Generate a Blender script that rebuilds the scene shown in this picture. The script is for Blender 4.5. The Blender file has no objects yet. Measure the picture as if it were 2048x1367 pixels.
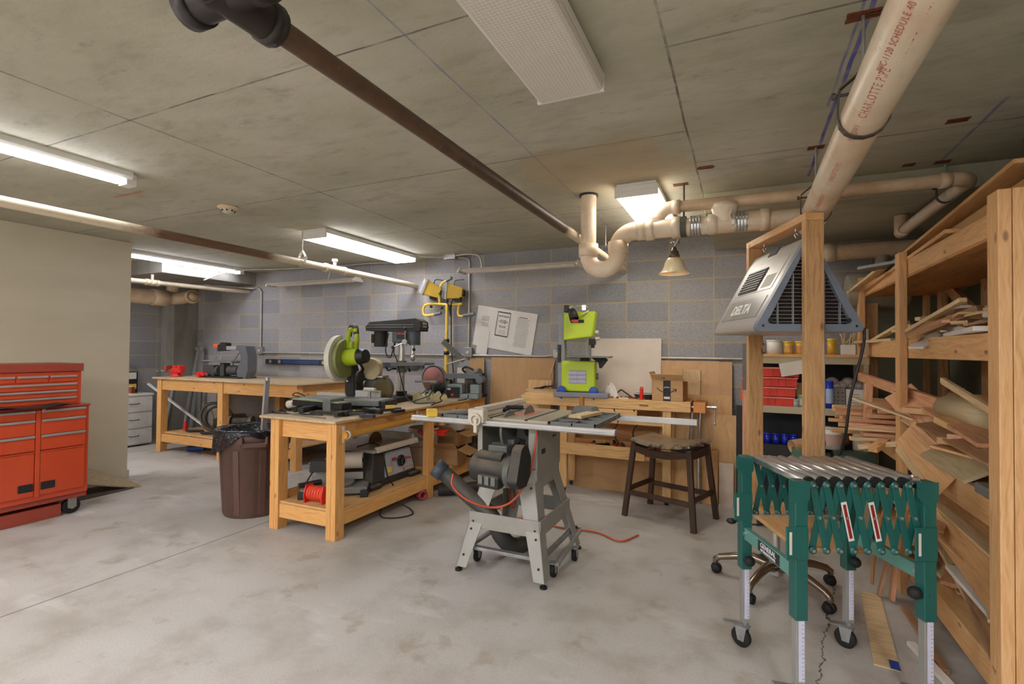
import bpy, math, random
from mathutils import Vector as V, Matrix, Euler
random.seed(7)
SC = bpy.context.scene
COL = SC.collection
pi = math.pi
rad = math.radians

# ---------------------------------------------------------------- mesh builder
class MB:
    def __init__(s, M=None):
        s.v = []; s.f = []; s.uv = []; s.sm = []; s.M = M or Matrix.Identity(4)
    def add(s, vs, fs, uvs=None, smooth=False):
        n = len(s.v)
        s.v += [s.M @ V(p) for p in vs]
        ou, ov = random.random() * 7, random.random() * 7
        for i, f in enumerate(fs):
            s.f.append([n + k for k in f])
            if uvs is None:
                s.uv.append([(vs[k][0] + ou, vs[k][1] + vs[k][2] + ov) for k in f])
            else:
                s.uv.append([(a + ou, b + ov) for a, b in uvs[i]])
            s.sm.append(smooth)
        return s
    def frame(s, o, ux, uy, uz, L, W, Hh):
        # box from corner frame: o centre, unit axes, sizes
        o = V(o); ux = V(ux); uy = V(uy); uz = V(uz)
        vs = []
        for k in (-1, 1):
            for j in (-1, 1):
                for i in (-1, 1):
                    vs.append(o + ux * (i * L / 2) + uy * (j * W / 2) + uz * (k * Hh / 2))
        fs = [(0, 2, 3, 1), (4, 5, 7, 6), (0, 1, 5, 4), (2, 6, 7, 3), (0, 4, 6, 2), (1, 3, 7, 5)]
        d = (L, W, Hh); ax = sorted(range(3), key=lambda i: -d[i])
        uvs = []
        for f in fs:
            q = []
            for k in f:
                c = [((k >> b) & 1) * d[b] for b in range(3)]
                la = ax[0]; rest = [c[i] for i in range(3) if i != la]
                q.append((c[la], rest[0] + rest[1] * 1.0))
            uvs.append(q)
        return s.add([tuple(p) for p in vs], fs, uvs)
    def box(s, x0, x1, y0, y1, z0, z1):
        return s.frame(((x0 + x1) / 2, (y0 + y1) / 2, (z0 + z1) / 2), (1, 0, 0), (0, 1, 0), (0, 0, 1), abs(x1 - x0), abs(y1 - y0), abs(z1 - z0))
    def cbox(s, c, d, r=(0, 0, 0)):
        m = Euler([rad(a) for a in r]).to_matrix()
        return s.frame(c, m @ V((1, 0, 0)), m @ V((0, 1, 0)), m @ V((0, 0, 1)), *d)
    def beam(s, p0, p1, w, h, up=(0, 0, 1)):
        p0 = V(p0); p1 = V(p1); x = (p1 - p0); L = x.length; x.normalize(); up = V(up)
        if abs(x.dot(up)) > .98: up = V((0, 1, 0)) if abs(x.y) < .9 else V((1, 0, 0))
        y = up.cross(x).normalized(); z = x.cross(y)
        return s.frame((p0 + p1) / 2, x, y, z, L, w, h)
    def ring(s, pts_r, n=16, caps=(1, 1), smooth=True, up=None, sx=1, sy=1, a0=0):
        # pts_r: list of (point, radius)
        P = [V(p) for p, r in pts_r]; vs = []; fs = []; uvs = []
        m = len(P); t0 = None; L = 0
        for i in range(m):
            a = P[max(i - 1, 0)]; b = P[min(i + 1, m - 1)]; t = (b - a)
            if t.length < 1e-9: t = t0 or V((0, 0, 1))
            t = t.normalized()
            if t0 is None:
                u = V(up) if up else (V((0, 0, 1)) if abs(t.z) < .9 else V((1, 0, 0)))
                x = u.cross(t).normalized(); y = t.cross(x)
            else:
                q = t0.rotation_difference(t); x = q @ x; y = t.cross(x).normalized(); x = y.cross(t).normalized()
            t0 = t
            r = pts_r[i][1]
            for k in range(n):
                an = a0 + 2 * pi * k / n
                vs.append(tuple(P[i] + x * (math.cos(an) * r * sx) + y * (math.sin(an) * r * sy)))
        l = [0]
        for i in range(1, m): l.append(l[-1] + (P[i] - P[i - 1]).length)
        for i in range(m - 1):
            rr = max(pts_r[i][1], pts_r[i + 1][1], 1e-4)
            for k in range(n):
                k2 = (k + 1) % n
                fs.append((i * n + k, i * n + k2, (i + 1) * n + k2, (i + 1) * n + k))
                c = 2 * pi * rr / n
                uvs.append([(l[i], k * c), (l[i], (k + 1) * c), (l[i + 1], (k + 1) * c), (l[i + 1], k * c)])
        s.add(vs, fs, uvs, smooth)
        if caps[0]: s.add([vs[k] for k in range(n)], [tuple(reversed(range(n)))])
        if caps[1]: s.add([vs[(m - 1) * n + k] for k in range(n)], [tuple(range(n))])
        return s
    def cyl(s, p0, p1, r0, r1=None, n=20, caps=(1, 1), smooth=True, a0=0):
        return s.ring([(p0, r0), (p1, r0 if r1 is None else r1)], n, caps, smooth, a0=a0)
    def tube(s, pts, r, n=8, smooth_path=0, caps=(1, 1), closed=False):
        P = [V(p) for p in pts]
        if smooth_path: P = catmull(P, smooth_path, closed)
        return s.ring([(p, r) for p in P], n, caps)
    def lathe(s, prof, o=(0, 0, 0), ax=(0, 0, 1), n=24, caps=(0, 0), sx=1, sy=1):
        ax = V(ax).normalized(); o = V(o)
        # build rings explicitly (profile may double back)
        u = V((1, 0, 0)) if abs(ax.x) < .9 else V((0, 1, 0))
        y = ax.cross(u).normalized(); x = y.cross(ax)
        vs = []; fs = []; uvs = []; m = len(prof)
        for r, z in prof:
            for k in range(n):
                an = 2 * pi * k / n
                vs.append(tuple(o + ax * z + x * (math.cos(an) * r * sx) + y * (math.sin(an) * r * sy)))
        for i in range(m - 1):
            for k in range(n):
                k2 = (k + 1) % n
                fs.append((i * n + k, i * n + k2, (i + 1) * n + k2, (i + 1) * n + k))
                uvs.append([(prof[i][1], k * .1), (prof[i][1], k * .1 + .1), (prof[i + 1][1], k * .1 + .1), (prof[i + 1][1], k * .1)])
        s.add(vs, fs, uvs, True)
        if caps[0]: s.add(vs[:n], [tuple(reversed(range(n)))])
        if caps[1]: s.add(vs[-n:], [tuple(range(n))])
        return s
    def prism(s, poly, o, ux, uy, th, smooth=False):
        # polygon in plane (ux,uy) at o, extruded by th along ux x uy
        o = V(o); ux = V(ux).normalized(); uy = V(uy).normalized(); nz = ux.cross(uy).normalized()
        n = len(poly)
        a = [o + ux * p[0] + uy * p[1] for p in poly]; b = [p + nz * th for p in a]
        vs = [tuple(p) for p in a + b]
        fs = [tuple(reversed(range(n))), tuple(range(n, 2 * n))]
        uvs = [[poly[k] for k in reversed(range(n))], [poly[k] for k in range(n)]]
        s.add(vs, fs, uvs)
        fs = []; uvs = []
        for k in range(n):
            k2 = (k + 1) % n
            fs.append((k, k2, n + k2, n + k))
            uvs.append([(poly[k][0], poly[k][1]), (poly[k2][0], poly[k2][1]), (poly[k2][0], poly[k2][1] + th), (poly[k][0], poly[k][1] + th)])
        s.add(vs, fs, uvs, smooth)
        return s
    def sphere(s, c, r, n=16, m=10, sx=1, sy=1, sz=1):
        prof = []
        vs = []; fs = []
        for i in range(m + 1):
            th = pi * i / m
            for k in range(n):
                an = 2 * pi * k / n
                vs.append((c[0] + math.sin(th) * math.cos(an) * r * sx, c[1] + math.sin(th) * math.sin(an) * r * sy, c[2] - math.cos(th) * r * sz))
        for i in range(m):
            for k in range(n):
                k2 = (k + 1) % n
                fs.append((i * n + k, i * n + k2, (i + 1) * n + k2, (i + 1) * n + k))
        return s.add(vs, fs, None, True)
    def grid(s, fn, nu, nv, th=0, smooth=True):
        # fn(u,v)->point for u,v in 0..1; th: thickness along normal approx
        P = [[V(fn(i / nu, j / nv)) for j in range(nv + 1)] for i in range(nu + 1)]
        def lay(off, flip):
            vs = []; fs = []; uvs = []
            for i in range(nu + 1):
                for j in range(nv + 1):
                    if off:
                        a = P[min(i + 1, nu)][j] - P[max(i - 1, 0)][j]; b = P[i][min(j + 1, nv)] - P[i][max(j - 1, 0)]
                        nn = a.cross(b).normalized()
                    else: nn = V((0, 0, 0))
                    vs.append(tuple(P[i][j] + nn * off))
            for i in range(nu):
                for j in range(nv):
                    q = (i * (nv + 1) + j, (i + 1) * (nv + 1) + j, (i + 1) * (nv + 1) + j + 1, i * (nv + 1) + j + 1)
                    fs.append(tuple(reversed(q)) if flip else q)
                    uvs.append([(vs[k][0], vs[k][1] + vs[k][2]) for k in fs[-1]])
            return vs, fs, uvs
        a = lay(0, bool(th)); 
        s.add(a[0], a[1], a[2], smooth)
        if th:
            b = lay(th, False); s.add(b[0], b[1], b[2], smooth)
            va, vb = a[0], b[0]; idx = [i * (nv + 1) for i in range(nu + 1)] + [nu * (nv + 1) + j for j in range(1, nv + 1)] + [i * (nv + 1) + nv for i in range(nu - 1, -1, -1)] + [j for j in range(nv - 1, 0, -1)]
            m = len(idx); vs = [va[k] for k in idx] + [vb[k] for k in idx]
            s.add(vs, [(k, (k + 1) % m, m + (k + 1) % m, m + k) for k in range(m)])
        return s
    def build(s, name, mat, parent=None, bevel=0, seg=2):
        me = bpy.data.meshes.new(name)
        me.from_pydata([tuple(p) for p in s.v], [], s.f)
        uvl = me.uv_layers.new(name='UVMap'); k = 0
        flat = []
        for q in s.uv:
            for a, b in q: flat += [a, b]
        uvl.data.foreach_set('uv', flat)
        me.polygons.foreach_set('use_smooth', s.sm)
        me.materials.append(mat); me.update()
        o = bpy.data.objects.new(name, me); COL.objects.link(o)
        if parent: o.parent = parent
        if bevel:
            b = o.modifiers.new('b', 'BEVEL'); b.width = bevel; b.segments = seg; b.limit_method = 'ANGLE'; b.angle_limit = rad(40)
        return o

def catmull(P, n, closed=False):
    out = []; m = len(P)
    for i in range(m if closed else m - 1):
        p1 = P[i]; p2 = P[(i + 1) % m]
        p0 = P[i - 1] if (i > 0 or closed) else p1 * 2 - p2
        p3 = P[(i + 2) % m] if (i + 2 < m or closed) else p2 * 2 - p1
        for k in range(n):
            t = k / n
            out.append(.5 * ((2 * p1) + (p2 - p0) * t + (2 * p0 - 5 * p1 + 4 * p2 - p3) * t * t + (3 * p1 - p0 - 3 * p2 + p3) * t ** 3))
    out.append(P[0].copy() if closed else P[-1].copy())
    return out

def tag(o, label=None, cat=None, group=None, kind=None):
    if label: o['label'] = label
    if cat: o['category'] = cat
    if group: o['group'] = group
    if kind: o['kind'] = kind
    return o
def thing(name, label, cat, loc=(0, 0, 0), rz=0, group=None, rot=None):
    o = bpy.data.objects.new(name, None); COL.objects.link(o); o.empty_display_size = .05
    o.location = loc; o.rotation_euler = [rad(a) for a in rot] if rot else (0, 0, rad(rz))
    return tag(o, label, cat, group)
def single(name, mb, mat, label, cat, group=None, loc=None, rz=0, rot=None, bevel=0):
    o = mb.build(name, mat, None, bevel)
    if loc is not None: o.location = loc
    if rot: o.rotation_euler = [rad(a) for a in rot]
    elif rz: o.rotation_euler = (0, 0, rad(rz))
    return tag(o, label, cat, group)
def struct(name, mb, mat, label=None, bevel=0):
    return tag(mb.build(name, mat, None, bevel), label, None, None, 'structure')
def dup(root, loc=None, rz=None, label=None, group=None, rot=None, scale=None):
    r = root.copy(); COL.objects.link(r)
    if loc is not None: r.location = loc
    if rz is not None: r.rotation_euler = (0, 0, rad(rz))
    if rot is not None: r.rotation_euler = [rad(a) for a in rot]
    if scale is not None: r.scale = scale
    if label: r['label'] = label
    if group: r['group'] = group
    for ch in root.children:
        c = ch.copy(); COL.objects.link(c); c.parent = r
        for g in ch.children:
            d = g.copy(); COL.objects.link(d); d.parent = c
    return r
def text(name, body, size, mat, parent, loc, ux, uy, label=None, align='CENTER', cyl=None, depth=.0008, bold=0, squash=1, spacing=1):
    """lettering as mesh in plane (ux,uy) at loc; cyl=(radius) wraps around a cylinder of that radius whose axis is ux."""
    cu = bpy.data.curves.new(name, 'FONT'); cu.body = body; cu.size = size; cu.align_x = align; cu.align_y = 'CENTER'; cu.extrude = 0 if cyl else depth; cu.offset = bold
    cu.space_character = spacing
    cu.resolution_u = 3
    tmp = bpy.data.objects.new('t', cu); COL.objects.link(tmp)
    dg = bpy.context.evaluated_depsgraph_get(); dg.update()
    me = bpy.data.meshes.new_from_object(tmp.evaluated_get(dg)); bpy.data.objects.remove(tmp); bpy.data.curves.remove(cu)
    ux = V(ux).normalized(); uy = V(uy).normalized(); nz = ux.cross(uy)
    loc = V(loc)
    for v in me.vertices:
        x, y, z = v.co; y *= squash
        if cyl:
            r = cyl + .0006; a = y / r
            v.co = loc + ux * x + uy * (math.sin(a) * r) + nz * (math.cos(a) * r)
        else:
            v.co = loc + ux * x + uy * y + nz * (z + depth)
    me.materials.clear(); me.materials.append(mat); me.name = name
    o = bpy.data.objects.new(name, me); COL.objects.link(o); o.parent = parent
    if label: o['label'] = label
    return o

# ---------------------------------------------------------------- materials
def lin(c):
    if isinstance(c, str):
        c = [int(c[i:i + 2], 16) / 255 for i in (0, 2, 4)]
    return tuple((x / 12.92 if x <= .04045 else ((x + .055) / 1.055) ** 2.4) for x in c[:3]) + (1,)
class NT:
    def __init__(s, name):
        s.m = bpy.data.materials.new(name); s.m.use_nodes = True; s.t = s.m.node_tree
        s.b = s.t.nodes['Principled BSDF']; s.out = s.t.nodes['Material Output']
    def n(s, typ, **kw):
        nd = s.t.nodes.new('ShaderNode' + typ)
        for k, v in kw.items():
            if k.startswith('i_'):
                key = k[2:]
                key = int(key) if key.isdigit() else key.replace('_', ' ')
                sock = nd.inputs[key]
                if hasattr(v, 'is_linked') or isinstance(v, bpy.types.NodeSocket): s.t.links.new(v, sock)
                else: sock.default_value = v
            else: setattr(nd, k, v)
        return nd
    def link(s, a, b): s.t.links.new(a, b)
    def coord(s, which='Object'): return s.n('TexCoord').outputs[which]
    def noise(s, vec, scale, detail=4, rough=.6):
        return s.n('TexNoise', i_Vector=vec, i_Scale=scale, i_Detail=detail, i_Roughness=rough).outputs['Fac']
    def ramp(s, fac, stops):
        r = s.n('ValToRGB', i_Fac=fac); e = r.color_ramp.elements
        while len(e) < len(stops): e.new(.5)
        for i, (p, c) in enumerate(stops):
            e[i].position = p; e[i].color = c if not isinstance(c, (int, float)) else (c, c, c, 1)
        return r.outputs['Color']
    def mix(s, fac, a, b, mode='MIX'):
        nd = s.n('Mix', data_type='RGBA', blend_type=mode)
        for k, v in ((0, fac), (6, a), (7, b)):
            if isinstance(v, bpy.types.NodeSocket): s.t.links.new(v, nd.inputs[k])
            else: nd.inputs[k].default_value = v
        return nd.outputs[2]
    def math(s, op, a, b=0, c=0):
        nd = s.n('Math', operation=op)
        for k, v in enumerate((a, b, c)):
            if isinstance(v, bpy.types.NodeSocket): s.t.links.new(v, nd.inputs[k])
            else: nd.inputs[k].default_value = v
        return nd.outputs[0]
    def mapping(s, vec, scale=(1, 1, 1), loc=(0, 0, 0), rot=(0, 0, 0)):
        return s.n('Mapping', i_Vector=vec, i_Scale=scale, i_Location=loc, i_Rotation=rot).outputs[0]
    def sep(s, vec): return s.n('SeparateXYZ', i_Vector=vec).outputs
    def bump(s, h, strength=.3, dist=.01):
        nd = s.n('Bump', i_Height=h, i_Strength=strength, i_Distance=dist); s.link(nd.outputs[0], s.b.inputs['Normal'])
    def set(s, **kw):
        for k, v in kw.items():
            sock = s.b.inputs[k.replace('_', ' ')]
            if isinstance(v, bpy.types.NodeSocket): s.link(v, sock)
            else: sock.default_value = v
        return s.m

_mc = {}
def flat(hexc, rough=.5, metal=0, var=.12, vs=8, bump=0, bs=60, dust=0, name=None, coat=0):
    key = (hexc, rough, metal, var, vs, bump, bs, dust, coat)
    if key in _mc: return _mc[key]
    t = NT(name or 'mat_' + hexc); c = lin(hexc)
    co = t.coord()
    f = t.noise(co, vs)
    lo = tuple(x * (1 - var) for x in c[:3]) + (1,); hi = tuple(min(1, x * (1 + var)) for x in c[:3]) + (1,)
    col = t.ramp(f, [(.3, lo), (.7, hi)])
    if dust:
        nz = t.sep(t.n('NewGeometry').outputs['Normal'])[2]
        up = t.math('MULTIPLY', t.math('MAXIMUM', nz, 0), t.ramp(t.noise(co, 14), [(.3, .3), (.7, 1.)]))
        col = t.mix(t.math('MULTIPLY', up, dust), col, lin('a89a80'))
    t.set(Base_Color=col, Roughness=rough, Metallic=metal)
    if coat: t.set(Coat_Weight=coat)
    if bump: t.bump(t.noise(co, bs), bump, .002)
    _mc[key] = t.m
    return t.m
def wood(name, a, b, c=None, rough=.55, gs=1, knots=.35, dirt=.0):
    t = NT(name); uv = t.coord('UV')
    w = t.noise(t.mapping(uv, (1.2, 2, 1)), 3, 2)
    uvd = t.n('VectorMath', operation='ADD', i_0=t.mapping(uv, (1.0 * gs, 14 * gs, 1)), i_1=t.n('CombineXYZ', i_X=0., i_Y=t.math('MULTIPLY', w, .9)).outputs[0]).outputs[0]
    g1 = t.noise(uvd, 5.5, 5, .65)
    fine = t.noise(t.mapping(uv, (6, 160, 1)), 3, 3)
    big = t.noise(uv, 1.1, 1)
    col = t.ramp(g1, [(.30, lin(b)), (.52, lin(a)), (.72, lin(c or a))])
    col = t.mix(t.ramp(fine, [(.35, .15), (.6, 0.)]), col, lin(b), 'MULTIPLY')
    col = t.mix(t.ramp(big, [(.35, .30), (.65, 0.)]), col, lin(b), 'MIX')
    kn = t.n('TexVoronoi', voronoi_dimensions='2D', i_Vector=t.mapping(uv, (1.9, 4.5, 1)), i_Scale=1.).outputs['Distance']
    col = t.mix(t.math('MULTIPLY', t.ramp(kn, [(.022, 1.), (.05, 0.)]), knots * 2), col, lin('6b4424'))
    if dirt:
        col = t.mix(t.math('MULTIPLY', t.ramp(t.noise(t.coord(), 5, 6), [(.5, 0.), (.72, 1.)]), dirt), col, lin('6d5a45'))
    t.set(Base_Color=col, Roughness=rough)
    t.bump(g1, .12, .003)
    return t.m
def emis(name, hexc, strength):
    t = NT(name); c = lin(hexc)
    t.set(Base_Color=c, Emission_Color=c, Emission_Strength=strength, Roughness=.4); return t.m

# ---------------------------------------------------------------- palette
M = {}
M['pine'] = wood('pine', 'dcae78', 'c6935c', 'e6bf90')
M['pine_old'] = wood('pine_old', 'c79d6c', 'a67c4c', 'd3ac7c', dirt=.3)
M['fir'] = wood('fir_orange', 'e4ae68', 'cd924e', 'ecc083', dirt=.08)
M['ply'] = wood('plywood', 'd9b07a', 'c79a62', 'dfba8a', gs=.45, knots=.1)
M['ply_top'] = wood('plywood_top', 'cfb892', 'b39a74', 'd9c5a4', gs=.5, knots=.1, dirt=.25)
M['ply_dark'] = wood('plywood_dark', 'b98045', '8c5a2a', 'c8935a', gs=.4, knots=.05)
M['beech'] = wood('beech', 'dcb377', 'c0925a', 'e5c28b', gs=.7, knots=.0)
M['cedar'] = wood('cedar', 'd4a17a', 'b67d56', 'deb290', gs=1, knots=.05)
M['scrap_pale'] = wood('scrap_pale', 'dcc296', 'b99a6b', 'e6d2ac', knots=.1)
M['scrap_green'] = wood('scrap_treated', 'c6b48c', 'a8946c', 'd2c4a0', knots=.1)
M['scrap_brown'] = wood('scrap_brown', 'ab8460', '84603f', 'b8936e', knots=.1)
M['scrap_white'] = flat('d8d2c8', .6, var=.08, name='painted_scrap')
M['hardboard'] = wood('hardboard', 'd0a97c', 'c2996c', 'd5b086', gs=.2, knots=0)
M['cardboard'] = wood('cardboard', 'c09a6c', 'b38d60', 'c6a278', gs=.3, knots=0, rough=.8)
M['stool_wood'] = wood('dark_wood', '4b3425', '2f1f15', '5a4030', rough=.4, knots=0)
M['steel'] = flat('a9a8a4', .35, .85, var=.1, name='brushed_steel')
M['chrome'] = flat('d6d6d6', .26, .9, var=.06, name='chrome')
M['alu'] = flat('b8b8b6', .38, .7, var=.08, name='aluminium')
M['galv'] = flat('9d9f9d', .45, .6, var=.2, vs=20, name='galvanised')
M['black'] = flat('1d1d1e', .45, var=.25, name='black_plastic')
M['blackm'] = flat('262524', .6, var=.3, bump=.2, name='black_matte')
M['rubber'] = flat('161616', .7, name='rubber')
M['dusty'] = flat('2b2a28', .65, var=.3, dust=.55, name='dusty_black')
M['greycast'] = flat('6f7370', .5, .2, var=.15, dust=.3, name='grey_casting')
M['pvc'] = flat('d9c09d', .3, var=.08, vs=5, name='pvc_cream')
M['white'] = flat('dedcd6', .45, var=.04, name='white_paint')
M['offwhite'] = flat('cfc6b6', .5, var=.05, name='offwhite')
M['red'] = flat('c24726', .32, var=.08, vs=3, name='red_enamel', coat=.3)
M['reddark'] = flat('96402f', .4, var=.1, name='red_dark')
M['brightred'] = flat('d8281c', .4, var=.08, name='bright_red')
M['orange'] = flat('d8643a', .45, var=.1, name='orange_plastic')
M['lime'] = flat('a9bf22', .4, var=.06, name='lime_plastic')
M['limeb'] = flat('b9d222', .38, var=.04, name='lime_enamel')
M['yellow'] = flat('e6c04a', .4, var=.1, name='yellow_paint')
M['blue'] = flat('2b4fa8', .45, var=.1, name='blue_plastic')
M['cobalt'] = flat('1c2ca8', .15, var=.1, name='cobalt')
M['green'] = flat('1a5952', .35, var=.06, name='green_enamel', coat=.2)
M['greycab'] = flat('9b9a92', .5, .1, var=.06, name='grey_cabinet')
M['paper'] = flat('d8d3c8', .8, var=.04, name='paper')
M['ink'] = flat('2a2a2c', .7, name='ink')
M['inkred'] = flat('c0625c', .6, name='red_ink', var=.2)
M['wht'] = flat('e8e8e8', .5, name='white_letters', var=.02)
M['copper'] = flat('b0643a', .3, .8, name='copper')
M['rust'] = flat('6b3a20', .8, var=.5, vs=40, name='rust')
M['cable'] = flat('1b1b1b', .5, name='black_cable')
M['cableo'] = flat('c4502c', .5, name='orange_cable')
# ================================================================ ROOM SHELL
WY = 5.09; CZ = 2.47; LX = -8.06; RX = 1.62; PX = -5.85
def concrete_ceiling():
    t = NT('concrete_ceiling'); co = t.coord(); s = t.sep(co)
    big = t.noise(t.mapping(co, (1, 1.6, 1)), .9, 5, .6); med = t.noise(t.mapping(co, (2, 5, 1), rot=(0, 0, .5)), 2.2, 6, .65); fine = t.noise(co, 60, 3)
    col = t.ramp(big, [(.3, lin('a29f8b')), (.5, lin('b0ad99')), (.7, lin('bebaaa'))])
    col = t.mix(t.ramp(med, [(.3, .45), (.5, 0.)]), col, lin('8c8876'))
    # smeared scuffs
    sc = t.ramp(t.noise(t.mapping(co, (3, 8, 1), rot=(0, 0, -.25)), 1.2, 6, .75), [(.58, 0.), (.72, .65)])
    col = t.mix(sc, col, lin('7b7666'))
    # bug holes
    vo = t.n('TexVoronoi', i_Vector=co, i_Scale=7., i_Randomness=1.).outputs['Distance']
    col = t.mix(t.ramp(vo, [(.02, .8), (.035, 0.)]), col, lin('4a463e'))
    def line(ax, pos, w, c, k, lo=None, hi=None):
        nonlocal col
        wob = t.math('MULTIPLY', t.math('SUBTRACT', t.noise(co, 3, 2), .5), .012)
        d = t.math('ABSOLUTE', t.math('SUBTRACT', t.math('ADD', s[ax], wob), pos))
        m = t.math('MULTIPLY', t.math('LESS_THAN', d, w), t.ramp(t.noise(co, 6, 3), [(.3, .25), (.6, 1.)]))
        if lo is not None:
            o = s[1 - ax]
            m = t.math('MULTIPLY', m, t.math('MULTIPLY', t.math('GREATER_THAN', o, lo), t.math('LESS_THAN', o, hi)))
        col = t.mix(t.math('MULTIPLY', m, k), col, lin(c))
    for y in (.2, 1.42, 2.62, 3.83): line(1, y, .0045, '4d483f', .8, -9, -.26)
    for y in (.65, 1.86, 3.08): line(1, y, .005, '4d483f', .8, -.26, 3)
    for x in (-7.6, -5.15, -2.70, -.25): line(0, x, .005, '504b42', .8)
    line(0, -1.075, .004, '5c5fae', .6); line(0, .372, .008, '3f46a8', .85, 1.4, 3.6); line(0, .345, .005, '3f46a8', .6, 1.4, 2.6); line(0, 1.03, .008, '4a50a8', .6, 2.8, 3.66); line(1, 3.2, .004, '5c5fae', .4, -.3, 1.2)
    line(1, 2.11, .016, 'b8584a', .75, -4.2, -3.85)
    # brown seepage stain near the drain pipe
    sx = t.math('MULTIPLY', t.math('ADD', s[0], .75), .9); sy = t.math('SUBTRACT', s[1], 3.0)
    rr = t.math('SQRT', t.math('ADD', t.math('MULTIPLY', sx, sx), t.math('MULTIPLY', sy, sy)))
    rr = t.math('ADD', rr, t.math('MULTIPLY', t.math('SUBTRACT', t.noise(co, 3.5, 4), .5), .6))
    col = t.mix(t.ramp(rr, [(.12, .5), (.42, .38), (.45, .0)]), col, lin('b39a78'))
    t.set(Base_Color=col, Roughness=.85); t.bump(t.math('ADD', med, t.math('MULTIPLY', fine, .4)), .25, .01)
    return t.m
def concrete_floor():
    t = NT('concrete_floor'); co = t.coord(); s = t.sep(co)
    big = t.noise(co, .8, 5, .6); med = t.noise(co, 3.2, 6, .7); fine = t.noise(co, 90, 3)
    col = t.ramp(big, [(.3, lin('aba69c')), (.5, lin('b8b4ac')), (.72, lin('c3bfb8'))])
    col = t.mix(t.ramp(med, [(.32, .5), (.52, 0.)]), col, lin('938a7b'))
    col = t.mix(t.ramp(fine, [(.3, .25), (.6, 0.)]), col, lin('8e877c'))
    st = t.ramp(t.noise(t.mapping(co, loc=(3.3, 1.7, 0)), 3.4, 4, .6), [(.60, 0.), (.66, .38), (.75, .5)])
    col = t.mix(st, col, lin('8c7a5c'))
    wt = t.ramp(t.noise(t.mapping(co, (1, 2.4, 1), loc=(9, 4, 0)), 1.3, 4, .6), [(.6, 0.), (.7, .5)])
    col = t.mix(wt, col, lin('cfccc6'))
    vo = t.n('TexVoronoi', i_Vector=t.mapping(co, (1, 1, 1)), i_Scale=9.).outputs['Distance']
    col = t.mix(t.ramp(vo, [(.015, .7), (.03, 0.)]), col, lin('5d564c'))
    wob = t.math('MULTIPLY', t.math('SUBTRACT', t.noise(co, 2.5, 2), .5), .006)
    d = t.math('ABSOLUTE', t.math('SUBTRACT', t.math('ADD', s[0], wob), -3.41))
    col = t.mix(t.math('MULTIPLY', t.math('LESS_THAN', d, .006), .75), col, lin('57503f'))
    # hairline crack under the roller stand
    cx = t.math('ADD', t.math('MULTIPLY', t.math('SUBTRACT', s[1], 2.44), .19), .285)
    wob2 = t.math('MULTIPLY', t.math('SUBTRACT', t.noise(co, 9, 4, .7), .5), .12)
    d = t.math('ABSOLUTE', t.math('SUBTRACT', t.math('ADD', s[0], wob2), cx))
    m = t.math('MULTIPLY', t.math('LESS_THAN', d, .0035), t.math('LESS_THAN', s[1], 3.6))
    col = t.mix(t.math('MULTIPLY', m, .9), col, lin('2c2822'))
    t.set(Base_Color=col, Roughness=t.ramp(med, [(.3, .45), (.7, .7)])); t.bump(t.math('ADD', med, fine), .18, .006)
    return t.m
def block_wall(name, axis):
    t = NT(name); co = t.coord(); s = t.sep(co)
    u = s[0] if axis == 0 else s[1]
    vec = t.n('CombineXYZ', i_X=t.math('ADD', u, 1.96 + .4064 * 30), i_Y=t.math('ADD', s[2], .2036 * 10 - 2.07 + .2036 * 1)).outputs[0]
    def brick(mortar, smooth):
        b = t.n('TexBrick', offset=0., squash=1., i_Vector=vec, i_Scale=1., i_Mortar_Size=mortar, i_Mortar_Smooth=smooth, i_Bias=0., i_Brick_Width=.409, i_Row_Height=.2036)
        b.inputs['Color1'].default_value = (0, 0, 0, 1); b.inputs['Color2'].default_value = (1, 1, 1, 1); b.inputs['Mortar'].default_value = (.5, .5, .5, 1)
        return b
    b = brick(.0055, .25)
    base = t.ramp(b.outputs['Color'], [(.0, lin('919296')), (.35, lin('9b9b9f')), (.65, lin('a3a2a3')), (1., lin('abaaa9'))])
    sp = t.noise(co, 130, 3, .8); bl = t.noise(co, 1.2, 4)
    base = t.mix(t.ramp(sp, [(.35, .55), (.55, 0.)]), base, lin('55565a'))
    base = t.mix(t.ramp(sp, [(.6, 0.), (.7, .35)]), base, lin('c4c4c4'))
    base = t.mix(t.ramp(bl, [(.45, 0.), (.75, .4)]), base, lin('a99f90'))
    smr = t.ramp(t.noise(co, 9, 5, .7), [(.66, 0.), (.72, .5)])
    base = t.mix(smr, base, lin('b6b2aa'))
    col = t.mix(b.outputs['Fac'], base, lin('b8a57f'))
    t.set(Base_Color=col, Roughness=.9)
    h = t.math('SUBTRACT', t.math('MULTIPLY', sp, .25), t.math('MULTIPLY', b.outputs['Fac'], 1.)); t.bump(h, .45, .006)
    return t.m
CEIL = concrete_ceiling(); FLOOR = concrete_floor(); BLK = block_wall('block_wall_x', 0); BLKY = block_wall('block_wall_y', 1)
t = NT('painted_partition'); co = t.coord()
t.set(Base_Color=t.mix(t.ramp(t.noise(t.mapping(co, (1, 1, 3)), 2.5, 6), [(.4, 0.), (.7, .35)]), lin('bdb49a'), lin('c9c1aa')), Roughness=.45); t.bump(t.noise(co, 25), .05, .002); PART = t.m
t = NT('column_concrete'); co = t.coord()
t.set(Base_Color=t.ramp(t.noise(t.mapping(co, (1, 1, .35)), 6, 5), [(.3, lin('77736a')), (.7, lin('96928a'))]), Roughness=.85); t.bump(t.noise(co, 30), .2, .004); COLM = t.m
WALLP = flat('b9b2a2', .7, var=.05, vs=2, name='rear_paint')
DARKP = flat('74735f', .8, var=.15, vs=3, name='dark_green_grey_wall')

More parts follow.
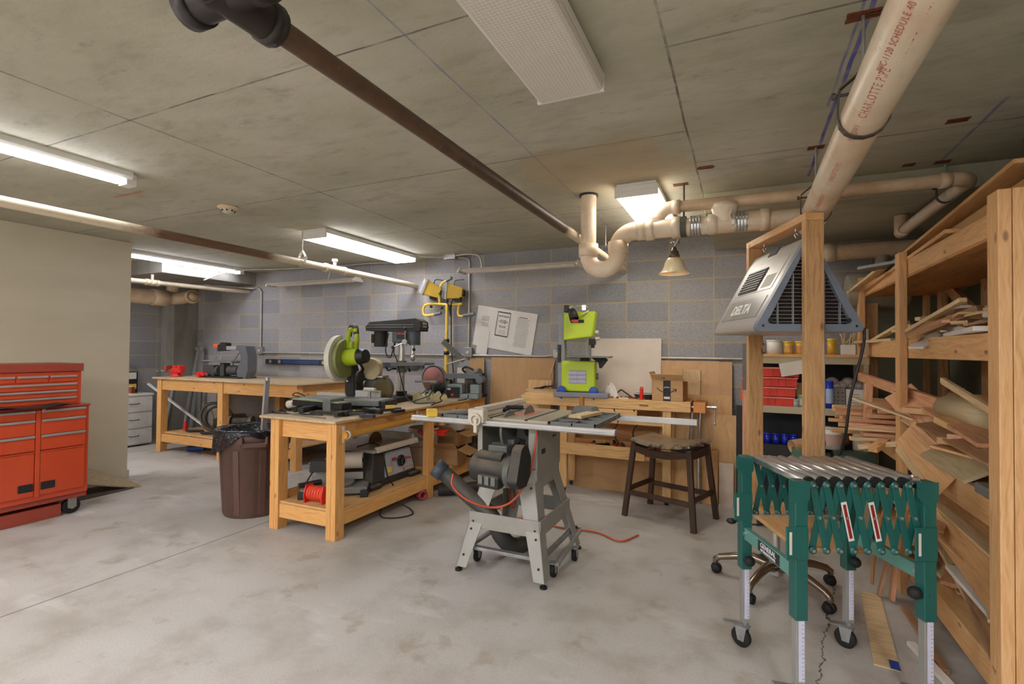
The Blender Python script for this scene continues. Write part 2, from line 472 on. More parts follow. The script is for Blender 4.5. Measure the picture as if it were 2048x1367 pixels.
struct('floor', MB().box(-8.4, 1.6, -3.2, 5.3, -.1, 0), FLOOR, 'worn pale concrete floor with a straight joint and a crack')
struct('ceiling', MB().box(-8.4, 1.6, -3.2, 5.3, CZ, CZ + .1), CEIL, 'concrete slab ceiling with formwork joints')
struct('wall_back', MB().box(-8.4, 1.6, WY, WY + .2, 0, CZ), BLK, 'grey concrete block wall')
struct('wall_left', MB().box(LX - .2, LX, .6, WY, 0, CZ), BLKY, 'grey block wall beyond the partition')
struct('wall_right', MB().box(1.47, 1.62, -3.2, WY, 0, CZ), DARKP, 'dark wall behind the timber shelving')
struct('wall_rear', MB().box(-8.4, 1.6, -3.3, -3.2, 0, CZ), WALLP)
struct('wall_partition', MB().box(PX - .16, PX, -3.2, 3.12, 0, CZ), PART, 'cream painted partition wall', bevel=.006)
struct('wall_far', MB().box(-8.4, PX - .16, .6, .7, 0, CZ), WALLP)
struct('baseboard_partition', MB().box(PX, PX + .012, -3.2, 3.12, 0, .09).box(PX - .16, PX + .012, 3.12, 3.132, 0, .09), PART, bevel=.003)
struct('trim_column', MB().box(LX, -7.75, 4.72, WY, 0, 2.3), COLM, 'bare concrete column in the corner', bevel=.008)
struct('trim_drop_panel', MB().box(LX, -6.46, 3.78, WY, 2.29, CZ), COLM, 'lowered concrete slab around the corner column', bevel=.004)
struct('trim_drop_panel_right', MB().box(-.24, 1.47, 3.71, WY, 2.33, CZ), CEIL, 'lowered concrete slab above the shelves', bevel=.004)

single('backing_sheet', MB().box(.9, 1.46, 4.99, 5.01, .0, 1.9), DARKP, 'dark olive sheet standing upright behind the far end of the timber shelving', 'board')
# ================================================================ CAMERA
CF = 1004.; yaw, pit, rol = rad(24.66), rad(.966), rad(.48); CH = 1.37
cF = V((-math.sin(yaw) * math.cos(pit), math.cos(yaw) * math.cos(pit), math.sin(pit)))
cR = V((math.cos(yaw), math.sin(yaw), 0)); cU = cR.cross(cF)
cR, cU = cR * math.cos(rol) + cU * math.sin(rol), -cR * math.sin(rol) + cU * math.cos(rol)
cam = bpy.data.cameras.new('camera'); camo = bpy.data.objects.new('camera', cam); COL.objects.link(camo)
m3 = Matrix((cR, cU, -cF)).transposed().to_4x4(); m3.translation = V((0, 0, CH)); camo.matrix_world = m3
cam.sensor_width = 36; cam.lens = 36 * CF / 2048; cam.clip_start = .05; SC.camera = camo
def at(px, py, X=None, Y=None, z=None):
    """world point seen at a pixel of the photograph, on a known wall, bench top or floor plane (measuring tape)."""
    d = cF + cR * ((px - 1024) / CF) - cU * ((py - 683.5) / CF)
    t = (z - CH) / d.z if z is not None else (X / d.x if X is not None else Y / d.y)
    return V((0, 0, CH)) + d * t

# ================================================================ LIGHT FIXTURES
TUBE = emis('lit_tube', 'f4f6ff', 14); TUBE2 = emis('lit_diffuser', 'f4f4ff', 9); TUBEW = emis('lit_diffuser_warm', 'fff6ea', 7); TUBE_FILL = emis('fill_light_diffuser', 'f8f6ff', 26); TUBEF = emis('lit_tube_far', 'f0f2ff', 12)
t = NT('prismatic_lens'); co = t.coord()
vo = t.n('TexVoronoi', i_Vector=t.mapping(co, (1, 1, 0)), i_Scale=75., i_Randomness=0.).outputs['Distance']
t.set(Base_Color=t.mix(t.ramp(vo, [(.2, .0), (.6, .35)]), lin('d9d3c8'), lin('a8a298')), Roughness=.3); t.bump(vo, .5, .004); LENS = t.m
def wrap(name, label, x0, x1, y0, y1, lensmat, h=.085, endh=.06):
    r = thing(name, label, 'ceiling light', ((x0 + x1) / 2, (y0 + y1) / 2, CZ))
    a, b = (x1 - x0) / 2, (y1 - y0) / 2
    MB().box(-a * .92, a * .92, -b + .004, b - .004, -.022, 0).box(-a, a, -b, b, -.05, -.018).box(-a, a, -b, -b + .014, -h, -.05).box(-a, a, b - .014, b, -h, -.05).build('housing', M['white'], r, .002)
    # wraparound lens as a shallow trough
    prof = [(-a * .99, -.045), (-a * .99, -h * .7), (-a * .95, -h * .9), (-a * .86, -h * .995), (a * .86, -h * .995), (a * .95, -h * .9), (a * .99, -h * .7), (a * .99, -.045)]
    mb = MB(); mb.prism([(x, z) for x, z in prof], (0, b - .012, 0), (1, 0, 0), (0, 0, 1), (2 * b - .024))
    mb.build('diffuser', lensmat, r)
    return r
wrap('wraparound_light', 'unlit wraparound ceiling light with prismatic lens, overhead at the top of the room', -.77, -.49, .70, 1.92, LENS)
wrap('wraparound_light', 'wide lit wraparound ceiling light between the two long pipes', -3.72, -3.42, 3.4, 4.78, TUBE2, .09)
wrap('wraparound_light', 'lit wraparound ceiling light above the drain pipes', -.77, -.49, 3.28, 4.5, TUBEW, .09)
def strip(name, label, x, y0, y1, cat='ceiling light', w=.13, mat=TUBE, z=CZ):
    r = thing(name, label, cat, (x, (y0 + y1) / 2, z)); b = (y1 - y0) / 2
    MB().prism([(-w / 2, 0), (-w / 2, -.03), (-w * .36, -.045), (w * .36, -.045), (w / 2, -.03), (w / 2, 0)], (0, b, 0), (1, 0, 0), (0, 0, 1), 2 * b).build('housing', M['white'], r)
    MB().prism([(-w * .3, -.04), (-w * .3, -.06), (-w * .18, -.075), (w * .18, -.075), (w * .3, -.06), (w * .3, -.04)], (0, b - .05, 0), (1, 0, 0), (0, 0, 1), 2 * b - .1).build('diffuser', mat, r)
    for sg in (-1, 1): MB().box(-w * .34, w * .34, sg * b - .03, sg * b + .03, -.08, -.005).build('end_cap', M['white'], r, .004)
    return r
strip('strip_light', 'long lit strip light on the ceiling left of the partition top', -3.55, .55, 1.86)
wrap('wraparound_light', 'added unseen fill light on the ceiling behind the partition', -7.3, -7.0, 1.3, 2.5, TUBE_FILL)  # fill light added out of view to brighten the far corner
strip('strip_light', 'lit ribbed strip light beside the lowered slab in the far corner', -6.32, 3.3, 4.72, mat=TUBEF, w=.16)
# fill lights added on the ceiling behind the camera, never in view
for i, (x, y) in enumerate(((-4.9, -.9), (-2.6, -1.1), (-.6, -1.3), (1.0, -.8), (-3.55, -2.4), (-1.4, -2.6))):
    wrap('wraparound_light', 'added unseen ceiling fill light in the rear part of the room', x - .15, x + .15, y - .6, y + .6, TUBE_FILL)['group'] = 'added fill lights in the rear part of the room'
SC.world = bpy.data.worlds.new('world'); SC.world.use_nodes = True
SC.world.node_tree.nodes['Background'].inputs[0].default_value = (.9, .95, 1, 1); SC.world.node_tree.nodes['Background'].inputs[1].default_value = .05
SC.view_settings.view_transform = 'Standard'; SC.view_settings.look = 'None'; SC.view_settings.gamma = 1; SC.view_settings.exposure = 1.02
SC.cycles.use_denoising = True; SC.cycles.max_bounces = 8; SC.cycles.diffuse_bounces = 5; SC.cycles.sample_clamp_indirect = 8

# ---- smoke detector
r = thing('smoke_detector', 'round cream smoke detector on the ceiling near the left pipe', 'smoke detector', (-3.64, 2.61, CZ))
MB().lathe([(.0, 0), (.075, 0), (.075, -.012), (.062, -.02), (0, -.02)], n=32).build('base', M['pvc'], r)
mb = MB().lathe([(.05, -.02), (.05, -.028), (.034, -.048), (0, -.052)], n=24); mb.build('sensor_head', M['offwhite'], r)
mb = MB()
for k in range(8): mb.cbox((.044 * math.cos(k * pi / 4), .044 * math.sin(k * pi / 4), -.034), (.014, .012, .01), (0, 0, k * 45))
mb.build('vent', M['ink'], r)

# ================================================================ PIPES
def pipe_mat(name, base, stain, k, sc=3, pos=.5):
    t = NT(name); co = t.coord(); nz = t.sep(t.n('NewGeometry').outputs['Normal'])[2]
    f = t.noise(co, sc, 5, .65)
    st = t.math('MULTIPLY', t.ramp(f, [(pos - .1, 0.), (pos + .15, 1.)]), k)
    col = t.mix(st, lin(base), lin(stain))
    sp = t.ramp(t.noise(co, 26, 4, .7), [(.62, 0.), (.75, .6)])
    col = t.mix(sp, col, lin('9a7350'))
    t.set(Base_Color=col, Roughness=.35); t.bump(f, .05, .003); return t.m
PVC = pipe_mat('pvc_stained', 'dccdb6', 'c39a6c', .55, 3.5, .52); PVCB = pipe_mat('pvc_brown', 'd3bea0', 'b08a62', .7, 4, .5)
BROWNP = pipe_mat('pipe_brown', '4c3c2e', '2e2620', .9, 3); CREAMP = pipe_mat('pipe_cream', 'd6c7ac', '9c7a58', .5, 2.4, .58)
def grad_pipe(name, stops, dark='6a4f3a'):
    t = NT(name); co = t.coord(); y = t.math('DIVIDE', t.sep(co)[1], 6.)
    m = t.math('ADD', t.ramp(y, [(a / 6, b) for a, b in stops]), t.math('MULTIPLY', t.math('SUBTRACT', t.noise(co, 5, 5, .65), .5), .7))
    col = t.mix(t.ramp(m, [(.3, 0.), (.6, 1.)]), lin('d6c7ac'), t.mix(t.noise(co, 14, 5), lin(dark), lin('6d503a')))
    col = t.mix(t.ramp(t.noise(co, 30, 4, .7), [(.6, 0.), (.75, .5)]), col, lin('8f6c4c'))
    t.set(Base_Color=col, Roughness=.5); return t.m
STRAP = flat('55504a', .5, .6, name='hanger_strap')
def hub(mb, p, d, r, L=.05):
    p = V(p); d = V(d).normalized(); mb.lathe([(r * .9, 0), (r * 1.13, 0), (r * 1.13, L), (r * .9, L)], p, d, 24)
def hanger(parentless_label, x, y, z, r, axis='Y', mat=None, rod=True, group=None, cat='pipe hanger'):
    """clevis hanger: rod from the slab, yoke and strap round the pipe"""
    rt = thing('pipe_hanger', parentless_label, cat, (x, y, z), 0 if axis == 'Y' else 90, group)
    m = mat or STRAP
    top = r + .07; rr = r + .006
    pts = [V((-rr * .25, 0, top)), V((-rr * .95, 0, top - .04)), V((-rr, 0, .02))]
    for k in range(9):
        a = pi + pi * k / 8; pts.append(V((math.cos(a) * rr, 0, math.sin(a) * rr)))
    pts += [V((rr, 0, .02)), V((rr * .95, 0, top - .04)), V((rr * .25, 0, top))]
    mb = MB()
    for a, b in zip(pts, pts[1:]): mb.beam(a, b, .026, .004, up=(b - a).cross(V((0, 1, 0))))
    mb.beam((-rr * .3, 0, top), (rr * .3, 0, top), .026, .005)
    mb.build('strap', m, rt)
    MB().cyl((-rr - .016, 0, r + .012), (rr + .016, 0, r + .012), .005, n=8).cyl((-rr - .016, 0, r + .012), (-rr - .006, 0, r + .012), .011, n=6).cyl((rr + .006, 0, r + .012), (rr + .016, 0, r + .012), .011, n=6).build('bolt', m, rt)
    if rod: MB().cyl((0, 0, top - .02), (0, 0, CZ - z - .002), .0055, n=8).cyl((0, 0, top - .012), (0, 0, top + .012), .011, n=6).build('rod', m if mat else M['galv'], rt)
    return rt
# long pipe, coloured dark brown along most of its length, then cream
r = thing('waste_pipe', 'long dark brown iron pipe crossing the ceiling from the tee to the block wall', 'pipe', (-1.08, 0, 2.185))
MB().cyl((0, .86, 0), (0, WY + .02, 0), .031, n=24).build('pipe_length', grad_pipe('pipe_mostly_brown', [(0, 1), (2.9, 1), (3.5, 0), (5, .1)], '231c18'), r)
mb = MB().cyl((0, .72, 0), (0, .9, 0), .048, n=24); hub(mb, (0, .86, 0), (0, 1, 0), .047, .03); mb.cyl((0, .55, 0), (0, .78, 0), .042, n=24)
mb.cyl((-.1, .76, 0), (.1, .76, 0), .044, n=24); hub(mb, (-.13, .76, 0), (1, 0, 0), .044, .04); hub(mb, (.09, .76, 0), (1, 0, 0), .044, .04)
mb.build('tee_fitting', flat('241d19', .5, var=.3, name='dark_tee'), r)
hanger('slim hanger on the far end of the brown pipe', -1.08, 4.28, 2.185, .031, mat=M['galv'])
# left cream pipe, coloured brown along a middle stretch
r = thing('water_pipe', 'long cream pipe with a brown stretch running above the partition to the wall', 'pipe', (-3.63, 0, 2.15))
MB().cyl((0, -.6, 0), (0, WY + .02, 0), .031, n=24).build('pipe_length', grad_pipe('pipe_part_brown', [(1.7, 0), (2.35, 1), (2.8, 1), (3.2, 0)]), r)
mb = MB().cyl((0, 3.62, 0), (0, 3.86, 0), .037, n=24); hub(mb, (0, 3.60, 0), (0, 1, 0), .037, .03); hub(mb, (0, 3.84, 0), (0, 1, 0), .037, .03); mb.cyl((0, 3.73, .0), (0, 3.73, .09), .016).cyl((0, 3.73, .075), (0, 3.73, .1), .027)
mb.build('sprinkler_tee', CREAMP, r)
hanger('cream painted hanger holding the long cream pipe', -3.63, 3.33, 2.15, .031, mat=M['offwhite'])
# pipe in the far corner
r = thing('branch_pipe', 'short cream pipe under the lowered slab in the far corner', 'pipe', (-6.61, 0, 2.17))
MB().cyl((0, 3.2, -.01), (0, WY, .03), .03, n=20).build('pipe_length', CREAMP, r)
mb = MB(); [mb.cyl((0, y, 0), (0, y + .035, 0), .04, n=20) for y in (3.68, 3.74, 3.8)]; mb.cyl((0, 3.76, .02), (0, 3.76, .1), .016)
mb.build('coupling', CREAMP, r)
# corner drain
r = thing('drain_pipe', 'thick tan drain pipe with capped tee in the far corner', 'pipe', (-7.35, 0, 2.1))
mb = MB().cyl((-.02, 3.2, -.04), (0, 4.35, -.04), .1, n=28); hub(mb, (0, 4.18, -.04), (0, 1, 0), .1, .2)
mb.build('pipe_length', PVCB, r)
mb = MB().tube([(0, 4.35, -.04), (.05, 4.5, -.03), (.12, 4.6, 0), (.2, 4.62, .0)], .085, 24, 4); hub(mb, (.14, 4.62, 0), (1, -.25, 0), .085, .09); mb.lathe([(0, .1), (.06, .1), (.06, .115), (.03, .115), (.03, .125), (0, .125)], (.14, 4.62, 0), (1, -.25, 0), 20)
mb.cyl((.0, 4.45, .05), (.0, 4.45, .19), .075, n=24)
mb.build('tee_fitting', PVCB, r)

# trap assembly
TY = 3.42
r = thing('drain_trap', 'white vertical drain pipe with a U-shaped trap feeding the horizontal run', 'pipe', (0, TY, 0))
xv = -.985; xu = -.775; zb = 2.04
mb = MB().cyl((xv, 0, zb), (xv, 0, CZ), .053, n=28); mb.build('riser', PVC, r)
pts = [V((xv, 0, zb + .05))] + [V(((xv + xu) / 2 - math.cos(a) * .105, 0, zb - math.sin(a) * .105)) for a in [pi * k / 12 for k in range(13)]] + [V((xu, 0, zb + .05))]
mb = MB().ring([(p, .058) for p in pts], 28); hub(mb, (xv, 0, zb - .01), (0, 0, 1), .06, .09); hub(mb, (xu, 0, zb - .0), (0, 0, 1), .06, .08)
mb.build('u_bend', PVC, r)
pts = [V((xu + .12 - math.cos(a) * .12, 0, 2.085 + math.sin(a) * .1)) for a in [pi / 2 * k / 8 for k in range(9)]] + [V((xu + .2, 0, 2.187))]
mb = MB().ring([(p, .06) for p in pts], 28); hub(mb, (xu + .13, 0, 2.187), (1, 0, 0), .06, .06); mb.build('elbow', PVC, r)
MB().lathe([(.05, .0), (.066, 0), (.066, .012), (.05, .012)], (xv, 0, CZ - .012), (0, 0, 1), 24).build('ceiling_collar', M['ink'], r)
# horizontal run
mz = 2.183
r = thing('drain_run', 'thick horizontal drain run with steel banded couplings behind the hanging lamp', 'pipe', (0, TY, mz))
MB().cyl((-.6, 0, 0), (.36, 0, -.01), .057, n=28).build('pipe_length', PVC, r)
mb = MB(); mb.cyl((-.6, 0, 0), (-.38, 0, 0), .06, n=28); hub(mb, (-.585, 0, 0), (1, 0, 0), .062, .05); hub(mb, (-.42, 0, 0), (1, 0, 0), .062, .055); mb.tube([(-.52, 0, .0), (-.525, 0, .07)], .048, 20); mb.build('tee_fitting', PVC, r)
for x in (-.27, .0):
    mb = MB().cyl((x - .03 if x < -.1 else x - .045, 0, 0), (x + .03 if x < -.1 else x + .03, 0, 0), .063, n=28); c = mb.build('band_coupling', M['chrome'], r)
    mb = MB()
    for k in range(4): mb.lathe([(.063, 0), (.0655, 0), (.0655, .008), (.063, .008)], (x - .035 + k * .018, 0, 0), (1, 0, 0), 28).cbox((x - .031 + k * .018, -.065, .01), (.01, .016, .014))
    mb.build('clamp_screw', M['steel'], c)
mb = MB(); hub(mb, (-.2, 0, 0), (1, 0, 0), .057, .06); mb.lathe([(.057, 0), (.066, .02), (.075, .09), (.08, .1), (.08, .13), (.04, .13)], (-.1, 0, -.01), (.0, 0.0, 1), 28); mb.cyl((-.18, 0, 0), (-.04, 0, 0), .062, n=28); mb.cyl((-.05, 0, 0), (.12, 0, 0), .0585, n=28); hub(mb, (.1, 0, 0), (1, 0, 0), .06, .05)
mb.build('cleanout_fitting', PVC, r)
MB().ring([((-.345, math.cos(a) * .067, math.sin(a) * .067), .001) for a in (0, .1)], 4).cyl((-.365, 0, 0), (-.33, 0, 0), .0665, n=28).cyl((-.347, 0, .06), (-.347, 0, CZ - mz - .002), .0065, n=10).build('hanger_strap', flat('57554e', .6, .4, name='grey_strap'), r)
# branch above it: elbow then long run to the right, then away to the wall
r = thing('branch_drain', 'slimmer drain pipe running above the thick run and turning toward the wall', 'pipe', (0, 0, 0))
p0 = V((-.525, TY, mz + .06)); zz = 2.318
pts = [p0] + [V((-.505 + .0 + .085 - math.cos(a) * .09, TY, zz - .085 + math.sin(a) * .085)) for a in [pi / 2 * k / 8 for k in range(9)]]
mb = MB().ring([(p, .042) for p in pts], 24); hub(mb, (-.42, TY, zz), (1, 0, 0), .04, .05); mb.build('elbow', PVC, r)
e = V((1.03, 3.46, 2.318))
MB().cyl((-.42, TY, zz), e, .037, n=24).build('long_run', PVCB, r)
mb = MB().tube([e, e + V((.05, .01, 0)), e + V((.09, .06, 0)), e + V((.095, .12, 0))], .04, 24, 4); hub(mb, e - V((.05, 0, 0)), (1, .1, 0), .038, .05); mb.build('elbow', PVCB, r)
MB().cyl(e + V((.095, .1, 0)), (1.0, 4.25, 2.21), .036, n=24).build('return_run', PVC, r)
mb = MB(); hub(mb, (1.0, 4.2, 2.217), (0, 1, -.1), .037, .08); mb.cyl((1.0, 4.27, 2.2), (1.0, 4.27, 2.325), .042, n=20); mb.build('end_elbow', PVC, r)
hanger('hanger on the turning drain pipe above the shelves', 1.07, 3.68, 2.29, .036)
# far low pipe on the right
r = thing('wall_drain', 'low tan drain pipe along the back wall behind the hanging air cleaner', 'pipe', (0, 4.78, 2.185))
MB().cyl((.45, 0, 0), (1.46, 0, .0), .062, n=24).build('pipe_length', PVCB, r)
mb = MB(); hub(mb, (.58, 0, 0), (1, 0, 0), .065, .1); mb.build('coupling', PVC, r)
MB().lathe([(.13, -.02), (.14, 0), (.14, .36), (.13, .38), (0, .38)], (.78, .0, -.32), (1, .0, 0), 24, caps=(1, 0)).cyl((1.0, 0, -.2), (1.0, 0, -.05), .05).build('jacketed_trap', flat('8d8676', .9, var=.2, bump=.4, bs=120, name='insulation'), r, ).__setitem__('label', 'grey insulated jacket below the pipe')
# big printed pipe
BX = .357
r = thing('printed_drain_pipe', 'large cream drain pipe with red printing, hung overhead at the right', 'pipe', (BX, 0, 2.155))
MB().cyl((0, -.6, .005), (0, 3.28, -.03), .066, n=36).build('pipe_length', PVC, r)
MB().tube([(0, 3.25, -.03), (0, 3.36, -.03), (.0, 3.42, -.02)], .07, 28).build('end_fitting', PVC, r)
RD = V((0, 1, 0)); nrm = V((-.45, -.0, -.89)).normalized(); uyv = V(nrm).cross(V((0, -1, 0)))
for (y, s_, body, off) in ((1.66, .034, 'CHARLOTTE PIPE', 0), (1.32, .024, 'PVC-1120 SCHEDULE 40 ASTM D-2665', .012), (1.32, .024, '4 IN. PVC-DWV  ASTM D-1785', -.018), (1.92, .026, 'PVC DWV', 0), (2.3, .026, 'CHARLOTTE PIPE', 0), (2.7, .024, 'SCHEDULE 40 DWV', 0)):
    uy2 = (nrm.cross(V((0, -1, 0)))).normalized()
    text('lettering', body, s_, M['inkred'], r, V((0, y, .005 - (y + .6) * .00902)) + uy2 * 0, (0, -1, .00902), uy2, cyl=.066, squash=1.0, spacing=1.1).rotation_euler = (0, off * 12, 0)
hanger('heavy clevis hanger round the printed drain pipe, nearest', BX, 1.94, 2.14, .066)
hanger('clevis hanger round the printed drain pipe, beside the timber frame', BX, 3.1, 2.128, .066)
# rusty embed plates in slab
for (x, y, w_, lab) in ((BX, 1.94, .1, 'rusty plate at the nearest pipe rod'), (BX, 3.1, .09, 'rusty plate at the second pipe rod'), (.92, 3.0, .09, 'lone rusty plate over the shelves'), (1.04, 3.62, .08, 'rusty plate at the turning drain rod'), (.88, 3.6, .06, 'thin rusty plate beside the turning drain rod'), (-.2, 3.18, .1, 'rusty plate left of the printed pipe'), (-.37, TY + .02, .1, 'rusty plate beside the lit light over the drains')):
    mb = MB()
    for k in range(3): mb.cbox((0, (k - 1) * .016, -.0015), (w_ * random.uniform(.8, 1), .019, .003), (0, 0, random.uniform(-4, 4)))
    single('anchor_plate', mb, M['rust'], lab + ' in the ceiling', 'anchor plate', loc=(x, y, CZ))
# ================================================================ LEFT SIDE
# ---- red tool chest: roller cabinet and top chest, fronts facing +X
r = thing('roller_tool_cabinet', 'red steel roller tool cabinet with drawers and doors against the partition', 'tool cabinet', (-5.2, 2.02, 0))
y0, y1 = -.36, .34
MB().box(-.23, .215, y0, y1, .17, .885).build('body', M['red'], r, .004)
MB().box(-.24, .228, y0 - .004, y1 + .004, .88, .897).build('top_panel', M['reddark'], r, .003)
rows = [(.815, .868), (.695, .795), (.575, .675)]
for side, (a, b) in enumerate(((y0 + .018, -.018), (.018, y1 - .03))):
    for (za, zb) in rows:
        d = MB().box(.212, .232, a, b, za - .012, zb).build('drawer', M['red'], r, .003)
        MB().box(.23, .246, a + .003, b - .003, zb - .012, zb + .006).build('handle', M['alu'], d, .003)
    d = MB().box(.212, .23, a, b, .215, .548).build('door', M['red'], r, .004)
    MB().box(.2, .238, a, b, .548, .556).build('lip', M['red'], d, .002)
    yy = b - .05 if side == 0 else a + .05
    MB().box(.226, .236, yy - .045, yy + .045, .255, .315).box(.232, .24, yy - .035, yy + .035, .262, .275).build('latch', M['black'], d, .004)
MB().box(.215, .236, -.014, .014, .2, .875).build('divider', M['red'], r, .002)
MB().cyl((.226, .03, .872), (.24, .03, .872), .012).build('lock', M['chrome'], r)
p = MB().box(.214, .222, -.3, -.18, .838, .866).build('name_plate', M['black'], r, .002)
text('lettering', 'CRAFTSMAN', .02, M['wht'], r, (.2225, -.24, .852), (0, 1, 0), (0, 0, 1))
MB().box(-.23, .2, y0, y1, .13, .175).build('bottom_panel', M['reddark'], r)
for (x, y) in ((.16, .25), (-.16, .25), (.16, -.28), (-.16, -.28)):
    w = MB().cyl((x - .016, y, .062), (x + .016, y, .062), .062, n=24).build('caster', M['rubber'], r)
    MB().box(x - .028, x - .02, y - .03, y + .03, .05, .13).box(x + .02, x + .03, y - .03, y + .03, .05, .13).cyl((x - .03, y, .062), (x + .034, y, .062), .022).build('fork', M['steel'], w, .002)
r = thing('tool_chest', 'red top tool chest with full width drawer handles resting on the roller cabinet', 'tool chest', (-5.2, 2.0, .9))
MB().box(-.19, .195, -.3, .31, 0, .268).build('body', M['red'], r, .004)
MB().box(-.2, .212, -.31, .32, .27, .335).build('lid', M['reddark'], r, .006)
hz = (.228, .164, .108, .054)
for k, z in enumerate(hz):
    spans = [(-.285, -.115), (-.105, .085), (.095, .275)] if k == 0 else [(-.285, .275)]
    for a, b in spans:
        d = MB().box(.19, .206, a, b, z - .038, z + .006).build('drawer', M['red'], r, .002)
        MB().box(.205, .22, a + .003, b - .003, z - .004, z + .012).build('handle', M['alu'], d, .003)
mb = MB().grid(lambda u, v: (-5.05 + .18 * v, 1.70 + .5 * u, .905 + .022 * max(0, math.sin(u * 9)) * (1 - v * .4)), 16, 3, .002)
single('drawer_liner', mb, M['blackm'], 'black rippled mat edge lying on the roller cabinet top', 'mat')
single('red_tray', MB().box(-5.42, -5.02, 1.5, 2.2, .0, .1), M['reddark'], 'low dark red metal tray under the roller tool cabinet', 'tray', bevel=.004)
# carpet scrap and board
def carpet(u, v):
    zw = .46 * (1 - u) ** 1.15; zf = .25 * (1 - u) ** 1.1; z = zw * (1 - v) + zf * v + .06 * math.sin(pi * v) * (1 - u) - .05 * v * v * (1 - u)
    return (-5.83 + (.40 + .05 * u) * v, 2.30 + (.80 - .1 * v) * u, z + .004)
mb = MB().grid(carpet, 16, 14, .012)
single('carpet_scrap', mb, flat('a89878', .95, var=.15, vs=30, bump=.5, bs=200, name='carpet_back'), 'curled beige carpet scrap slumped between the red cabinet and the partition corner', 'carpet')
single('floor_mat', MB().prism([(-.0, -.3), (.43, -.3), (.41, .3), (.12, .36)], (-5.78, 2.62, 0), (1, 0, 0), (0, 1, 0), .016), flat('5c4f49', .85, var=.1, name='mat_brown'), 'flat brown board on the floor in front of the curled carpet', 'board')
# ---- white drawer cabinet
r = thing('drawer_cabinet', 'small white three drawer cabinet behind the partition edge', 'drawer cabinet', (-7.8, 4.13, 0))
MB().box(-.18, .17, -.24, .24, .02, .71).build('body', M['white'], r, .003)
MB().box(-.19, .19, -.25, .25, .70, .725).build('top_panel', M['white'], r, .002)
for k in range(3):
    d = MB().box(.168, .188, -.235, .235, .035 + k * .222, .235 + k * .222).build('drawer', flat('d3d0cc', .5, name='cab_front'), r, .003)
    MB().tube([(.188, -.06, .15 + k * .222), (.21, -.05, .145 + k * .222), (.21, .05, .145 + k * .222), (.188, .06, .15 + k * .222)], .005, 6, 2).build('handle', M['black'], d)
r = thing('wire_spool', 'small spool of copper wire on the white drawer cabinet', 'spool', (-7.68, 4.12, .725))
mb = MB().lathe([(0, 0), (.055, 0), (.055, .01), (0, .01)]).lathe([(0, .1), (.06, .1), (.06, .11), (0, .11)]); mb.build('flange', M['offwhite'], r); MB().cyl((0, 0, .01), (0, 0, .1), .045).build('winding', M['copper'], r)
r = thing('printed_box', 'black and yellow printed box standing behind the copper wire spool', 'box', (-7.85, 4.15, .725))
MB().box(-.05, .05, -.1, .12, 0, .3).build('carton', M['black'], r, .002); MB().box(.05, .053, -.08, .1, .06, .13).build('label', M['yellow'], r); MB().box(.05, .053, -.08, .1, .2, .29).build('label', M['paper'], r)
mb = MB().beam((-7.98, 4.05, .0), (-8.02, 3.95, 1.22), .09, .02, up=(1, 0, 0)); single('trim_board', mb, M['white'], 'white trim board standing upright behind the drawer cabinet', 'board')
mb = MB().beam((-7.9, 4.32, 0), (-8.0, 4.2, 1.18), .05, .02, up=(1, 0, 0)); single('grey_board', mb, M['alu'], 'narrow grey strip leaning beside the white trim board', 'board')
mb = MB().beam((-7.75, 4.38, .85), (-6.55, 4.45, .29), .03, .02); single('white_strip', mb, M['white'], 'long thin white strip slanting behind the left leg of the long bench', 'strip')
mb = MB().tube([(-7.5, 4.45, 0), (-7.45, 4.5, .5), (-7.5, 4.6, .9)], .03, 8, 4); single('furled_sheet', mb, M['greycast'], 'grey furled sheet standing between the drawer cabinet and the long bench', 'sheet')

# ---- long bench at the back wall
def leg(mb, x0, x1, y0, y1, z1): return mb.box(x0, x1, y0, y1, 0, z1)
r = thing('workbench', 'long high timber workbench against the block wall, carrying the scroll saw', 'workbench', (-5.8, 4.6, 0))
bx0, bx1, by0, by1 = -1.26, 1.28, -.5, .42
for x in (bx0, -.05, bx1 - .09):
    for y in (by0, by1 - .09):
        MB().box(x, x + .09, y, y + .09, 0, .955).build('leg', M['fir'], r, .003)
MB().box(bx0 - .06, bx1 + .03, by0 - .03, by1 + .02, .957, .977).build('benchtop', M['ply_top'], r, .002)
for y in (by0 + .0, by1 - .04): MB().box(bx0 + .092, -.052, y + .012, y + .05, .815, .955).box(.042, bx1 - .092, y + .012, y + .05, .815, .955).build('apron', M['fir'], r, .002)
for x in (bx0 + .02, bx1 - .06): MB().box(x, x + .038, by0 + .092, by1 - .092, .815, .955).build('end_apron', M['fir'], r, .002)
for y in (by0 - .0, by1 - .04): MB().box(bx0 + .092, -.052, y + .012, y + .05, .13, .23).box(.042, bx1 - .092, y + .012, y + .05, .13, .23).build('shelf_rail', M['fir'], r, .002)
MB().box(bx0 + .06, bx1 - .06, by0 + .055, by1 - .05, .235, .255).build('shelf', M['ply'], r, .002)
